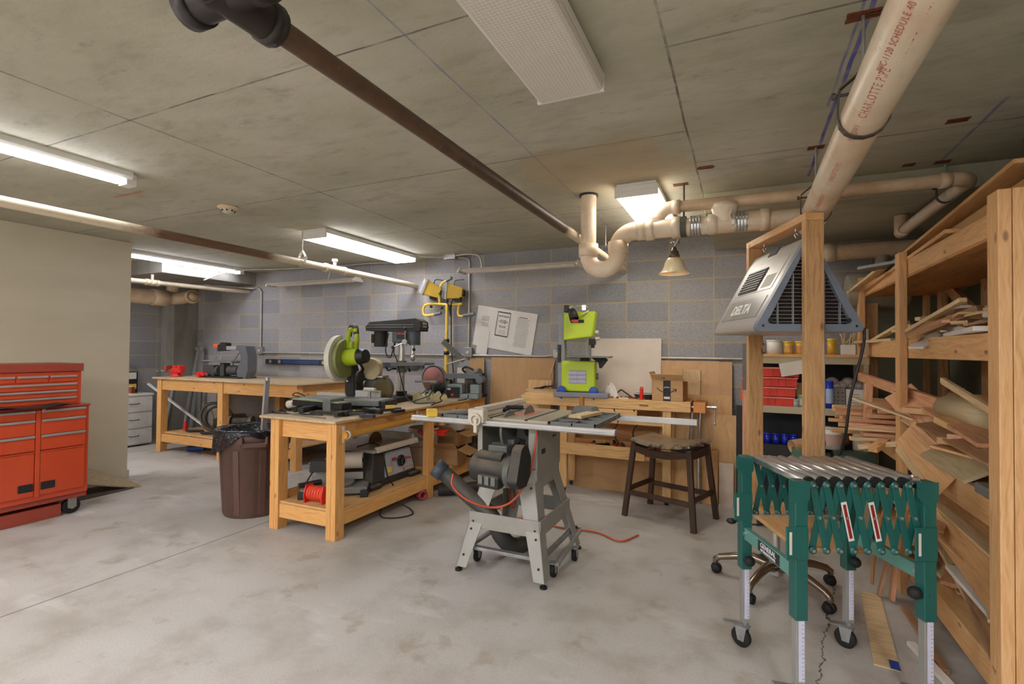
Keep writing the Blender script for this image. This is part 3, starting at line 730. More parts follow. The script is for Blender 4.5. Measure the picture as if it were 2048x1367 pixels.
# items on the long bench
def vise(loc, lab, rz=0):
    r = thing('bench_vise', lab, 'vise', loc, rz)
    MB().lathe([(.0, 0), (.075, 0), (.075, .02), (.05, .03), (.05, .05), (0, .05)]).build('swivel_base', M['brightred'], r)
    MB().box(-.05, .09, -.045, .045, .05, .115).box(.045, .085, -.055, .055, .1, .155).cyl((-.02, 0, .1), (-.02, 0, .15), .035).build('body', M['brightred'], r, .01)
    MB().box(-.15, -.04, -.03, .03, .055, .1).box(-.145, -.105, -.055, .055, .08, .15).build('jaw', M['reddark'], r, .008)
    MB().cyl((-.24, 0, .078), (-.13, 0, .078), .011).cyl((-.22, -.07, .078), (-.22, .07, .078), .006).sphere((-.22, -.07, .078), .011).sphere((-.22, .07, .078), .011).build('screw_handle', M['steel'], r)
vise((-6.98, 4.3, .977), 'red bench vise at the left end of the long bench', 20)
r = thing('clamp_body', 'small red clamp body lying beside the bench vise', 'clamp', (-6.55, 4.36, .977), -10)
MB().box(-.11, .11, -.03, .03, .025, .07).box(-.03, .03, -.05, .05, 0, .06).build('body', M['brightred'], r, .008); MB().cyl((-.2, 0, .045), (.16, 0, .045), .01).build('screw', M['steel'], r)
# scroll saw
r = thing('scroll_saw', 'grey and black scroll saw standing on the long bench', 'scroll saw', (-6.28, 4.5, .977), 2)
MB().box(-.22, .42, -.14, .14, .0, .018).build('foot_plate', M['blackm'], r, .004)
MB().prism([(-.28, .2), (.28, .2), (.30, .215), (.28, .23), (-.3, .23), (-.31, .215)], (0, .13, 0), (1, 0, 0), (0, 0, 1), .26).lathe([(0, .21), (.16, .21), (.165, .22), (.16, .228), (0, .228)], (-.2, 0, 0), n=28).build('table', M['greycast'], r)
mb = MB().prism([(.33, .0), (.46, .0), (.5, .1), (.5, .3), (.46, .42), (.3, .43), (.28, .38), (.36, .34), (.38, .25), (.3, .1)], (0, .07, 0), (1, 0, 0), (0, 0, 1), .14); mb.build('rear_frame', flat('5f6266', .5, name='saw_grey'), r, .01)
MB().box(.05, .36, -.035, .035, .365, .42).build('upper_arm', M['alu'], r, .01)
MB().prism([(-.1, .35), (.06, .36), (.06, .46), (-.02, .47), (-.1, .43)], (0, .04, 0), (1, 0, 0), (0, 0, 1), .08).build('arm_cover', M['black'], r, .006)
MB().box(-.2, -.08, -.03, .03, .39, .45).build('tension_lever', M['orange'], r, .012)
MB().cyl((-.18, 0, .23), (-.18, 0, .4), .003, n=6).tube([(-.26, .02, .36), (-.2, .05, .4), (-.16, .03, .3), (-.22, .02, .24)], .006, 6, 4).build('blade_and_blower', M['steel'], r)
MB().cyl((-.2, -.02, .09), (-.05, -.02, .09), .07).box(-.28, -.1, -.09, .09, .02, .16).cyl((.1, 0, .1), (.28, 0, .1), .065).box(-.04, .04, -.05, .05, .018, .2).build('motor', flat('4a4a4a', .6, dust=.4, name='saw_motor_grey'), r, .008)
# step ladder poles behind bench
mb = MB().beam((-7.66, 4.93, 0), (-7.58, 5.03, 1.38), .05, .025, up=(0, 1, 0)).beam((-7.72, 4.85, 0), (-7.6, 5.0, 1.34), .045, .02, up=(0, 1, 0)).beam((-7.5, 4.93, 0), (-7.52, 5.02, 1.32), .05, .02, up=(0, 1, 0)).cyl((-7.62, 4.99, 1.36), (-7.5, 4.99, 1.36), .03)
single('folded_stand', mb, M['alu'], 'folded aluminium stand leaning on the wall behind the long bench', 'stand')
# things on and below the long bench shelf
def blob(o, r, sx, sy, sz, mb=None): return (mb or MB()).sphere(o, r, 14, 9, sx, sy, sz)
r = thing('hose_coil', 'dusty hose coil on the lower shelf of the long bench', 'hose', (-6.35, 4.42, .257))
for k, (rr, x, z, t_) in enumerate(((.2, -.02, .2, 14), (.17, .08, .19, 30), (.14, -.1, .16, -20))):
    pts = [V((x + rr * math.cos(a) * math.cos(rad(t_)), rr * math.cos(a) * math.sin(rad(t_)), z + rr * .9 * math.sin(a))) for a in [2 * pi * i / 20 for i in range(20)]]
    MB().tube(pts, .02 - k * .004, 8, 2, closed=True, caps=(0, 0)).build('hose_loop', flat(['5a5040', '3c382f', '8a7c5e'][k], .7, name='hose'), r)
r['category'] = 'hose'
mb = MB().prism([(-.3, 0), (.32, 0), (.22, .1), (.1, .22), (-.12, .2), (-.26, .14)], (-6.3, 4.75, .257), (1, 0, 0), (0, 0, 1), .2); single('tool_bag', mb, flat('5d5a44', .9, bump=.4, bs=60, dust=.3, name='canvas'), 'olive canvas tool bag slumped behind the hose coil', 'bag', bevel=.03)
r = thing('bench_grinder', 'dusty double wheel grinder on the lower shelf of the long bench', 'grinder', (-5.95, 4.5, .257), 30)
MB().cyl((-.1, 0, .14), (.1, 0, .14), .065).box(-.08, .08, -.06, .06, 0, .09).build('body', M['dusty'], r, .006)
for s_ in (-1, 1): MB().cyl((s_ * .11, 0, .14), (s_ * .15, 0, .14), .09).build('wheel', M['greycast'], r)
mb = MB()
for k in range(3): mb.box(-5.85 + k * .06, -5.79 + k * .06, 4.18, 4.28, .257, .32 + .02 * (k % 2))
for k in range(3): mb.box(-5.85 + k * .07, -5.80 + k * .07, 4.19, 4.27, .32, .36)
single('plastic_bin', mb, M['yellow'], 'yellow stepped plastic block on the front of the long bench shelf', 'block', bevel=.004)
r = thing('caulk_gun', 'small red handled tool standing at the left of the long bench shelf', 'hand tool', (-6.85, 4.35, .257)); MB().cyl((0, 0, 0), (0, 0, .12), .03, .018).build('handle', M['brightred'], r); MB().cyl((0, 0, .12), (0, 0, .2), .01).build('shaft', M['steel'], r)
single('cord_bundle', MB().tube([(-6.75, 4.3, .27), (-6.6, 4.25, .28), (-6.5, 4.35, .27), (-6.3, 4.22, .28), (-6.1, 4.3, .28), (-5.98, 4.2, .28)], .018, 6, 4), M['blackm'], 'black cord lying along the front of the long bench shelf', 'cord')
r = thing('basket', 'round ribbed brown basket on the long bench shelf', 'basket', (-5.35, 4.45, .257)); MB().lathe([(0, 0), (.1, .02), (.13, .1), (.1, .18), (.03, .22), (0, .22)], n=20).build('bowl', flat('75664a', .8, bump=.6, bs=50, name='wicker'), r)

r = thing('router_table', 'black router table with grey top on the long bench shelf', 'router table', (-5.05, 4.72, .257))
MB().box(-.36, .4, -.2, .2, .3, .325).build('table_top', M['greycast'], r, .004)
for x in (-.25, .25): MB().box(x, x + .05, -.16, .16, 0, .3).build('leg', M['greycast'], r)
MB().prism([(-.2, .325), (.38, .325), (.44, .4), (.3, .47), (.12, .53), (-.22, .53)], (0, .06, 0), (1, 0, 0), (0, 0, 1), .1).build('fence', M['dusty'], r, .006)
MB().tube([(-.3, -.1, .0), (-.2, -.14, .2), (-.1, -.1, .42), (.02, -.06, .5)], .01, 6, 5).build('cord', M['cable'], r)
for i, (x, y) in enumerate(((-5.42, 4.93), (-4.62, 4.93))):
    mb = MB().prism([(-.17, 0), (.17, 0)] + [(.17 - .04 * k, .42 + (.025 if k % 2 else 0)) for k in range(9)][:9], (x, y, .257), (1, 0, 0), (0, 0, 1), .012)
    single('pegboard_panel', mb, flat('6f86c8', .6, name='blue_pvc'), ['blue notched plastic panel on the long bench shelf, left of the router table', 'blue notched plastic panel on the long bench shelf, right of the router table'][i], 'panel')
r = thing('sanding_tool', 'blue capped tool lying on the floor under the long bench', 'hand tool', (-6.55, 4.3, 0)); MB().cyl((-.12, -.02, .035), (.1, .06, .045), .035, .03).build('head', M['blue'], r); MB().cyl((.1, .06, .045), (.3, .12, .03), .014).build('shaft', M['black'], r)
for k in range(5):
    a = V((-6.3 + k * .05, 4.25 + k * .1, .012 + .001 * k)); mb = MB().beam(a, a + V((1.1, .05 * (k - 2), 0)), .07, .018)
    single('stored_board', mb, [M['scrap_brown'], M['greycast'], M['scrap_brown'], M['pine_old'], M['scrap_brown']][k], 'weathered board lying flat on the floor under the long bench', 'board', 'boards on the floor under the long bench')

# ---- trash can
r = thing('trash_can', 'large brown plastic trash can with a black liner beside the near bench', 'trash can', (-3.76, 2.98, 0), 12)
BR = flat('5b4239', .5, var=.12, vs=6, bump=.15, bs=90, dust=.15, name='brown_plastic')
n = 96; prof = [(.0, .225), (.02, .235), (.55, .262), (.56, .275), (.68, .285), (.69, .275)]
vs = []; fs = []
for z, rr in prof:
    for k in range(n):
        a = 2 * pi * k / n; q = rr * (1 - (.02 if (k % 12 == 0 and z < .56) else 0))
        vs.append((math.cos(a) * q, math.sin(a) * q, z))
for i in range(len(prof) - 1):
    for k in range(n): fs.append((i * n + k, i * n + (k + 1) % n, (i + 1) * n + (k + 1) % n, (i + 1) * n + k))
mb = MB().add(vs, fs, None, True); mb.lathe([(0, .0), (.225, 0)]); mb.build('body', BR, r)
for a in range(0, 360, 45):
    c, s_ = math.cos(rad(a + 8)), math.sin(rad(a + 8)); MB().beam((c * .231, s_ * .231, .03), (c * .263, s_ * .263, .55), .05, .012, up=(c, s_, 0)).build('rib', BR, r, .003)
MB().lathe([(.27, .665), (.295, .668), (.3, .69), (.285, .705), (.262, .7)], n=40).build('rim', BR, r)
for a in (-52, 128):
    c, s_ = math.cos(rad(a)), math.sin(rad(a)); e = V((-s_, c, 0)); o = V((c, s_, 0))
    mb = MB(); mb.beam(o * .315 + e * -.09 + V((0, 0, .6)), o * .315 + e * .09 + V((0, 0, .6)), .022, .035)
    for q in (-.09, .09): mb.beam(o * .27 + e * q + V((0, 0, .66)), o * .322 + e * q + V((0, 0, .6)), .02, .03)
    mb.build('handle', BR, r, .004)
BAG = NT('black_bag'); co = BAG.coord(); f = BAG.noise(co, 9, 4, .7); BAG.set(Base_Color=lin('15171b'), Roughness=.22); BAG.bump(f, .9, .03); BAG = BAG.m
def bag(a, z):
    fl = .035 + .17 * max(0, math.cos(a - rad(236))) ** 6 + .02 * math.sin(a * 7)
    return fl
n = 64; vs = []; fs = []
rings = [(.235, .40, 0), (.258, .69, 0), (.285, .712, 0), (.306, .70, 0), (.308, .66, 1), (.312, .64, 2)]
for rr, z, m_ in rings:
    for k in range(n):
        a = 2 * pi * k / n; d = bag(a, z)
        zz = z if m_ == 0 else (.70 - d * (.55 if m_ == 1 else 1)); q = rr + .006 * math.sin(a * 11 + z * 9) + (.01 * math.sin(a * 5) if m_ else 0)
        vs.append((math.cos(a) * q, math.sin(a) * q, zz))
for i in range(len(rings) - 1):
    for k in range(n): fs.append((i * n + k, i * n + (k + 1) % n, (i + 1) * n + (k + 1) % n, (i + 1) * n + k))
mb = MB().add(vs, fs, None, True); mb.lathe([(0, .42), (.235, .40)], n=32); mb.build('liner', BAG, r)
mb = MB().beam((-3.68, 2.98, .45), (-3.80, 3.12, 1.09), .045, .02, up=(1, 0, 0)).cyl((-3.797, 3.12, 1.08), (-3.803, 3.127, 1.11), .02, n=12)
single('metal_rail', mb, M['alu'], 'bright aluminium rail standing in the trash can', 'rail')
# ================================================================ NEAR BENCH
BT = .856
r = thing('workbench', 'long timber workbench beside the trash can, crowded with power tools', 'workbench', (-2.955, 2.74, 0))
bx0, bx1, L_ = -.335, .325, 2.3
for (x, y) in ((bx0, 0), (bx1 - .09, 0), (bx0, L_ - .12), (bx1 - .09, L_ - .12)):
    mb = MB().box(x, x + .044, y, y + .09, 0, .838).box(x + .046, x + .09, y, y + .09, 0, .838); mb.build('leg', M['fir'], r, .002)
for x in (bx0, bx1 - .06): MB().box(x, x + .06, 1.16, 1.25, 0, .838).build('middle_leg', M['fir'], r, .002)
mb = MB().box(bx0 - .09, bx1 + .02, -.03, L_, .838, .856); mb.build('benchtop', M['ply_top'], r, .002)
MB().box(bx0 + .092, bx1 - .092, .03, .068, .70, .836).build('end_apron', M['fir'], r, .002)
for x in (bx0 + .01, bx1 - .05): MB().box(x, x + .038, .092, 1.158, .72, .836).box(x, x + .038, 1.252, L_ - .13, .72, .836).build('side_apron', M['fir'], r, .002)
MB().box(bx0 + .092, bx1 - .092, .012, .05, .09, .195).build('end_shelf_rail', M['fir'], r, .002)
for x in (bx0 + .01, bx1 - .05): MB().box(x, x + .038, .092, 1.158, .09, .195).box(x, x + .038, 1.252, L_ - .13, .09, .195).build('side_shelf_rail', M['fir'], r, .002)
MB().box(bx0 + .05, bx1 - .01, .02, L_ - .01, .197, .213).build('shelf', M['ply'], r, .002)
MB().box(bx0 + .05, bx0 + .07, .1, L_, .213, .27).build('shelf_back', M['fir'], r)
SH = .2135
# amber tube on the long side
r = thing('amber_tube', 'amber plastic tube strapped along the side of the near bench, ending in a white elbow', 'tube', (-2.59, 2.78, .752), rot=(1.2, 0, 0))
MB().cyl((0, 0, 0), (0, 1.12, 0), .026, n=20).build('tube_length', flat('c58f3c', .25, var=.15, vs=4, name='amber'), r)
MB().cyl((0, 1.0, 0), (0, 1.2, 0), .032, n=20).tube([(0, 1.18, 0), (0, 1.26, 0), (0, 1.28, -.02), (0, 1.28, -.12)], .034, 16, 4).build('elbow', flat('b88350', .4, name='tan_fitting'), r)
for y in (.02, .92):
    mb = MB(); hub(mb, (0, y, 0), (0, 1, 0), .027, .02); mb.box(-.04, -.03, y, y + .02, -.06, .06); mb.build('pipe_strap', M['offwhite'], r)
single('blast_gate', MB().box(-2.65, -2.53, 4.02, 4.1, .60, .612).box(-2.63, -2.55, 4.03, 4.09, .56, .60), M['brightred'], 'red funnel shaped blast gate under the elbow of the amber tube', 'blast gate', bevel=.004)

# ---- sliding mitre saw (lime green)
r = thing('miter_saw', 'lime green sliding mitre saw with a clear guard on the near bench', 'mitre saw', (-3.2, 3.42, BT - 0), 10)
MB().box(-.42, .42, -.14, .12, .035, .085).box(-.16, .16, -.25, .14, .0, .05).lathe([(0, .05), (.16, .05), (.16, .088), (0, .088)], n=32).build('base', M['greycast'], r, .006)
for s_ in (-1, 1):
    MB().box(s_ * .42, s_ * .47, -.12, .1, .03, .08).box(s_ * .3, s_ * .34, -.2, -.14, 0, .03).build('side_foot', M['black'], r, .004)
MB().box(-.35, -.04, .1, .125, .085, .115).box(.04, .3, .1, .125, .085, .145).build('fence', M['alu'], r, .003)
MB().box(-.025, .025, -.5, -.14, .02, .06).cyl((0, -.5, .04), (0, -.58, .04), .026).build('miter_arm', M['black'], r, .006)
MB().box(-.06, .06, .1, .22, .085, .26).cyl((-.07, .16, .26), (.07, .16, .26), .06).build('pivot_housing', M['dusty'], r, .008)
for s_ in (-.035, .035): MB().cyl((s_, .1, .22), (s_, .42, .24), .012).build('slide_rail', M['chrome'], r)
hd = V((0, 0, .43))
MB().cyl((-.02, .0, .43), (.02, .0, .43), .168, n=48).cyl((-.035, 0, .43), (.035, 0, .43), .05).build('upper_guard', flat('7d8350', .4, name='guard_dark'), r, .004)
MB().cyl((-.002, 0, .40), (.001, 0, .40), .128, n=48).build('blade', M['steel'], r)
mb = MB(); n_ = 30
pts = [(math.cos(a) * .205, math.sin(a) * .205) for a in [rad(-115 + 205 * k / n_) for k in range(n_ + 1)]] + [(math.cos(a) * .165, math.sin(a) * .165) for a in [rad(90 - 205 * k / n_) for k in range(n_ + 1)]]
mb.prism(pts, (-.022, .0, .43), (0, -1, 0), (0, 0, 1), .045); mb.build('blade_guard', flat('d2cfc0', .3, name='clear_guard'), r, .004)
MB().cyl((.03, .0, .44), (.17, -.02, .45), .075, .07, n=28).build('motor_housing', M['lime'], r)
MB().cyl((.165, -.02, .45), (.23, -.03, .455), .072, .058, n=28).build('motor_cap', M['black'], r, )
MB().tube([(.02, .02, .55), (.05, -.02, .62), (.09, -.06, .68), (.13, -.10, .68)], .018, 8, 4).box(.0, .07, -.0, .05, .52, .58).build('handle_arm', M['lime'], r)
MB().tube([(.03, .02, .63), (.06, .0, .7), (.11, -.05, .715), (.17, -.1, .70), (.19, -.12, .64)], .023, 10, 5).build('handle_grip', M['dusty'], r)
MB().tube([(.18, -.12, .69), (.19, -.11, .62), (.16, -.06, .56), (.12, .0, .53)], .02, 8, 4).build('handle_brace', M['lime'], r)
MB().prism([(-.05, .1), (.06, .1), (.05, .3), (.0, .38), (-.06, .36)], (.0, .14, 0), (0, 1, 0), (0, 0, 1), .04).tube([(.08, .08, .42), (.1, .14, .34), (.06, .18, .3), (.02, .16, .24)], .014, 6, 4).build('head_arm', M['dusty'], r, .006)
mb = MB().grid(lambda u, v: (.12 + .1 * math.cos(v * 2 * pi) * (1 - .5 * u), .24 + .14 * u, .33 + .09 * math.sin(v * 2 * pi) * (1 - .25 * u) + .02 * math.sin(u * 14)), 10, 18); mb.lathe([(0, 0), (.095, 0)], (.12, .24, .33), (0, 1, 0)).build('dust_bag', flat('c4b394', .9, bump=.5, bs=30, name='dust_cloth'), r)
# grey casting with knob behind (shaper body)
r = thing('wood_shaper', 'dusty grey cast drum tool with small table behind the mitre saw', 'power tool', (-3.14, 3.80, BT), 15); r.scale = (.85, .85, .9)
MB().cyl((0, -.06, .15), (0, .1, .15), .15, n=36).box(-.12, .12, -.08, .12, 0, .14).build('body', M['greycast'], r, .01)
MB().box(-.2, .12, -.14, .02, .28, .3).build('small_table', M['steel'], r, .003)
MB().cyl((-.12, -.1, .3), (-.12, -.1, .36), .012).lathe([(0, .34), (.035, .345), (.04, .36), (.03, .38), (0, .385)], (-.12, -.1, 0)).build('knob', M['greycast'], r)
MB().cyl((.1, -.1, .15), (.1, -.062, .15), .11, n=30).build('wheel', flat('6b5f3c', .8, name='dust_wheel'), r)
r = thing('steel_clamp_screw', 'upright steel threaded post with a cross knob between the mitre saw and the drum tool', 'clamp', (-2.98, 3.5, BT)); MB().cyl((0, 0, 0), (0, 0, .15), .014).build('post', M['steel'], r); MB().cyl((-.06, 0, .16), (.06, 0, .16), .016).build('knob', M['offwhite'], r)

# ---- mitre saw extension / sled lying in front with clamps
r = thing('saw_extension', 'long black and green saw extension rail lying across the near end of the bench', 'extension rail', (-3.12, 3.08, BT), -6)
MB().box(-.3, .3, -.05, .05, .04, .09).build('rail', M['black'], r, .004); MB().box(-.3, .28, -.06, .04, .09, .096).build('green_strip', flat('8f9c78', .5, name='sage'), r, .001)
MB().box(.1, .19, -.07, .07, 0, .12).build('bracket', M['greycast'], r, .006); MB().cyl((-.39, -.02, .04), (-.31, -.02, .05), .032).build('knob', M['offwhite'], r)
MB().tube([(-.36, .06, .10), (-.44, .05, .11), (-.42, .08, .13), (-.3, .07, .11)], .005, 6, 4).box(-.25, -.1, -.1, -.05, .0, .03).build('wire_handle', M['black'], r)
def clamp(lab, loc, rz, L=.45, col='black', group=None):
    r = thing('bar_clamp', lab, 'clamp', loc, rz, group)
    MB().box(-L / 2, L / 2, -.006, .006, .012, .032).build('bar', M['blackm'], r, .001)
    MB().prism([(-.03, 0), (.03, 0), (.02, .11), (-.015, .11)], (L / 2 - .03, -.012, .02), (0, 1, 0), (1, 0, 0), .024).build('fixed_jaw', M[col], r, .004)
    MB().box(L / 2 - .22, L / 2 - .14, -.02, .1, .005, .04).cyl((L / 2 - .18, -.02, .022), (L / 2 - .18, -.12, .024), .018).build('sliding_grip', M[col], r, .005)
    MB().box(L / 2 - .16, L / 2 - .135, .075, .1, .005, .04).build('pad', M['yellow'], r, .003)
    return r
clamp('black bar clamp at the near right corner of the crowded bench', (-2.83, 2.96, BT), 14, .46)
clamp('black quick clamp lying beside the front corner of the crowded bench', (-2.68, 3.18, BT), 65, .4)
clamp('black bar clamp lying under the drill press base edge', (-2.86, 3.45, BT), 100, .42)
for i, (x, y, a, m_) in enumerate(((-3.15, 2.87, 12, 'black'), (-3.0, 2.82, -8, 'steel'))):
    single('steel_rod', MB().cyl((-.22, 0, .006), (.22, 0, .006), .005), M[m_], ['thin black rod lying across the near end of the bench', 'thin steel rod near the front edge of the bench end'][i], 'rod', loc=(x, y, BT), rz=a)
for i, (x, y) in enumerate(((-3.36, 2.93), (-3.3, 2.98), (-3.42, 2.86))):
    r = thing('screw_knob', 'small black star knob with a threaded stud on the bench end', 'knob', (x, y, BT), i * 50, 'star knobs on the bench end'); MB().lathe([(0, 0), (.014, 0), (.016, .01), (.012, .02), (0, .02)]).build('head', M['black'], r); MB().cyl((.01, 0, .01), (.07, 0, .008), .003).build('stud', M['steel'], r)
r = thing('c_clamp', 'small yellow and black clamp block near the bench edge', 'clamp', (-2.66, 3.38, BT), 40); MB().box(-.04, .04, -.015, .015, 0, .05).build('body', M['yellow'], r, .004); MB().cyl((-.1, 0, .025), (.09, 0, .025), .006).build('screw', M['black'], r)

# ---- drill press
r = thing('drill_press', 'black headed bench drill press with a round steel column', 'drill press', (-3.15, 4.12, BT), 12)
MB().prism([(-.12, -.19), (.1, -.21), (.13, .2), (-.1, .22)], (0, 0, 0), (1, 0, 0), (0, 1, 0), .045).build('base', M['blackm'], r, .008)
MB().cyl((0, .08, .04), (0, .08, .72), .032, n=28).build('column', M['chrome'], r)
MB().cyl((0, .08, .045), (0, .08, .09), .055, n=24).build('column_collar', M['black'], r)
MB().box(-.075, .14, -.0, .13, .58, .72).cyl((.13, .06, .56), (.13, .06, .72), .075, n=28).build('head', flat('4d585b', .4, name='slate_grey'), r, .012)
MB().prism([(-.34, .70), (.24, .70), (.25, .745), (.24, .80), (.2, .825), (-.3, .79), (-.345, .745)], (0, .18, 0), (1, 0, 0), (0, 0, 1), .22).build('belt_cover', M['dusty'], r, .01)
MB().box(-.33, .18, -.046, -.04, .735, .742).box(-.33, .18, -.046, -.04, .757, .764).build('cover_rib', M['greycast'], r)
MB().cyl((-.23, .07, .54), (-.23, .07, .70), .068, n=28).box(-.32, -.29, .03, .11, .58, .67).build('motor', M['dusty'], r, .004)
MB().cyl((.13, .06, .47), (.13, .06, .56), .022).lathe([(.022, .47), (.028, .46), (.028, .43), (.02, .41), (.008, .395), (0, .395)], (.13, .06, 0)).cyl((.13, .06, .3), (.13, .06, .4), .004, n=8).build('chuck', M['chrome'], r)
hb = V((.1, -.02, .59)); MB().cyl(hb, hb + V((.0, -.06, 0)), .026).build('feed_hub', M['steel'], r)
for a in (-35, 85, 205):
    d = V((math.cos(rad(a)) * .13, -.03, math.sin(rad(a)) * .13)); c = hb + V((0, -.04, 0)); h_ = MB().cyl(c, c + d, .005, n=8).build('feed_handle', M['chrome'], r); MB().sphere(c + d, .017).build('knob', M['black'], h_)
MB().box(-.0, .1, -.046, -.04, .62, .68).build('warning_label', M['ink'], r); MB().box(.005, .045, -.048, -.045, .665, .676).box(.055, .095, -.048, -.045, .665, .676).build('warning_stripe', M['brightred'], r)
text('lettering', 'DELTA', .032, M['wht'], r, (.25, .07, .775), (0, 1, 0), (-.05, 0, 1)); text('lettering', 'SHOPMASTER', .016, M['wht'], r, (.25, .07, .745), (0, 1, 0), (0, 0, 1))
MB().cyl((0, .08, .28), (0, .08, .40), .05, n=24).prism([(-.05, .345), (.3, .36), (.32, .372), (.3, .385), (-.05, .385)], (0, .19, 0), (1, 0, 0), (0, 0, 1), .26).cyl((.12, .06, .3), (.12, .06, .36), .06, .09, n=24).build('table', M['greycast'], r, .004)
MB().cyl((-.04, .08, .32), (-.09, .05, .32), .012).tube([(-.09, .05, .32), (-.12, .02, .3), (-.13, .0, .34)], .008, 6, 3).cyl((.12, .0, .32), (.14, -.04, .3), .01).build('table_crank', M['black'], r)
MB().tube([(-.02, .03, .68), (-.05, .0, .5), (-.01, -.02, .42), (.03, -.04, .3), (.12, -.12, .12), (.2, -.2, .04), (.3, -.22, .008)], .006, 6, 6).tube([(-.12, .02, .68), (-.14, 0, .5), (-.09, -.0, .43), (-.06, .02, .55), (-.05, .03, .67)], .006, 6, 5).build('power_cord', M['cable'], r)
r = thing('tool_rest', 'grey perforated metal plate hanging at an angle behind the drill chuck', 'metal plate', (-2.75, 4.5, 1.26)); MB().beam((-.12, 0, .2), (.1, .08, .0), .06, .006, up=(0, 1, 0)).build('perforated_plate', M['greycast'], r); MB().beam((.12, .08, .02), (-.12, .1, -.04), .05, .012).build('cross_bar', M['offwhite'], r)

# foam pieces and blue part
for i, (x, y, z, a) in enumerate(((-3.0, 4.3, 0, 10), (-2.88, 4.42, 0, 60), (-3.02, 4.46, .0, 100))):
    mb = MB().prism([(-.09, 0), (.09, 0), (.08, .05), (.03, .04), (.0, .09), (-.05, .05), (-.08, .06)], (0, -.02, 0), (1, 0, 0), (0, 0, 1), .04)
    single('foam_piece', mb, flat('d9cfa4', .8, name='foam'), 'cream foam packing piece behind the drill press base', 'foam', 'foam pieces behind the drill press', loc=(x, y, BT), rz=a, bevel=.006)
r = thing('blue_hood', 'blue plastic hood on a small grey post behind the drill press', 'hood', (-3.12, 4.75, BT)); MB().prism([(-.14, 0), (.14, 0), (.05, .07), (-.05, .07)], (0, .04, .18), (1, 0, 0), (0, 0, 1), .08).build('hood', flat('3d63c4', .4, name='blue_hood'), r, .006); MB().cyl((0, 0, 0), (0, 0, .18), .014).build('post', M['alu'], r)
# ---- belt and disc sander
r = thing('belt_sander', 'grey combination belt and disc sander at the wall end of the bench', 'sander', (-2.84, 4.68, BT), 14)
MB().box(-.1, .3, -.1, .1, 0, .05).box(-.06, .12, -.09, .09, .05, .15).box(.2, .3, -.06, .06, .05, .15).build('base', flat('8d9a9c', .45, name='sander_grey'), r, .008)
MB().box(-.14, .3, -.05, .07, .21, .26).cyl((.3, -.06, .2), (.3, .08, .2), .04).cyl((-.14, -.05, .22), (-.14, .07, .22), .035).build('belt_unit', flat('6a777d', .5, name='belt_grey'), r, .004)
MB().lathe([(0, 0), (.13, 0), (.13, .012), (0, .012)], (-.22, -.02, .2), (-.25, -1, 0), 36).build('sanding_disc', flat('a56a62', .8, name='disc_pink'), r)
MB().lathe([(.0, -.03), (.15, -.03), (.15, .008), (.138, .008), (.138, -.012), (0, -.012)], (-.22, -.02, .2), (-.25, -1, 0), 36).build('disc_guard', M['greycast'], r)
MB().box(-.36, -.12, -.22, -.06, .17, .185).build('disc_table', M['steel'], r, .003)
MB().cyl((-.24, .0, .1), (-.02, .0, .13), .07).box(-.3, -.12, -.06, .06, 0, .06).build('motor', M['dusty'], r, .006)
MB().box(-.05, .1, -.102, -.098, .01, .12).build('switch_panel', M['ink'], r); MB().cyl((.02, -.1, .04), (.02, -.115, .04), .016).build('switch', M['brightred'], r); MB().box(-.04, .0, -.104, -.1, .09, .11).build('label', M['paper'], r)
single('small_white_box', MB().box(-.03, .03, -.03, .03, 0, .06), M['white'], 'small white cube box behind the sanding disc', 'box', loc=(-3.03, 4.9, BT))
# dark tool beyond, white ribbed block
r = thing('compact_saw', 'black and grey power tool pushed against the wall at the end of the bench', 'power tool', (-2.66, 4.86, BT), -20)
MB().box(-.1, .1, -.1, .08, 0, .04).box(-.04, .05, -.02, .08, .04, .26).build('frame', M['blackm'], r, .006); MB().cyl((-.03, -.03, .2), (.06, -.03, .2), .08).build('blade_guard', M['greycast'], r); MB().cyl((-.1, .02, .24), (.04, .02, .28), .035).build('motor', M['greycast'], r); MB().tube([(-.12, -.05, .26), (-.14, -.08, .3), (-.05, -.1, .33), (.04, -.08, .3)], .012, 6, 4).build('handle', M['black'], r)
single('ribbed_filter', MB().box(-.05, .05, -.03, .03, 0, .17), M['offwhite'], 'white ribbed block standing on the bench below the wall outlet', 'filter', loc=(-2.92, 5.0, BT + .14), rz=0)
single('grey_block', MB().box(-.09, .09, -.04, .04, 0, .14), M['greycast'], 'grey block carrying the white ribbed filter by the wall', 'block', loc=(-2.92, 5.0, BT))
# cables over bench
cab = [(-2.98, 4.42, .90), (-2.9, 4.5, 1.0), (-2.8, 4.45, 1.03), (-2.72, 4.35, .98), (-2.7, 4.2, .9), (-2.62, 4.1, .88), (-2.6, 3.9, .865)]
single('power_cord', MB().tube(cab, .006, 6, 6), M['cable'], 'black power cord arching over the bench edge beside the sander', 'cord')
single('power_cord', MB().tube([(-3.05, 4.3, .88), (-2.95, 4.4, .98), (-2.85, 4.3, 1.0), (-2.8, 4.15, .92), (-2.9, 4.05, .87), (-2.78, 3.95, .865), (-2.66, 4.05, .87)], .006, 6, 6), flat('3c5254', .5, name='teal_cord'), 'grey green looped cord on the bench between drill press and sander', 'cord')
single('power_cord', MB().tube([(-2.7, 4.75, .87), (-2.64, 4.65, .9), (-2.6, 4.55, .865), (-2.62, 4.4, .862)], .005, 6, 6), M['cable'], 'short black cord from the tool at the wall end of the bench', 'cord')

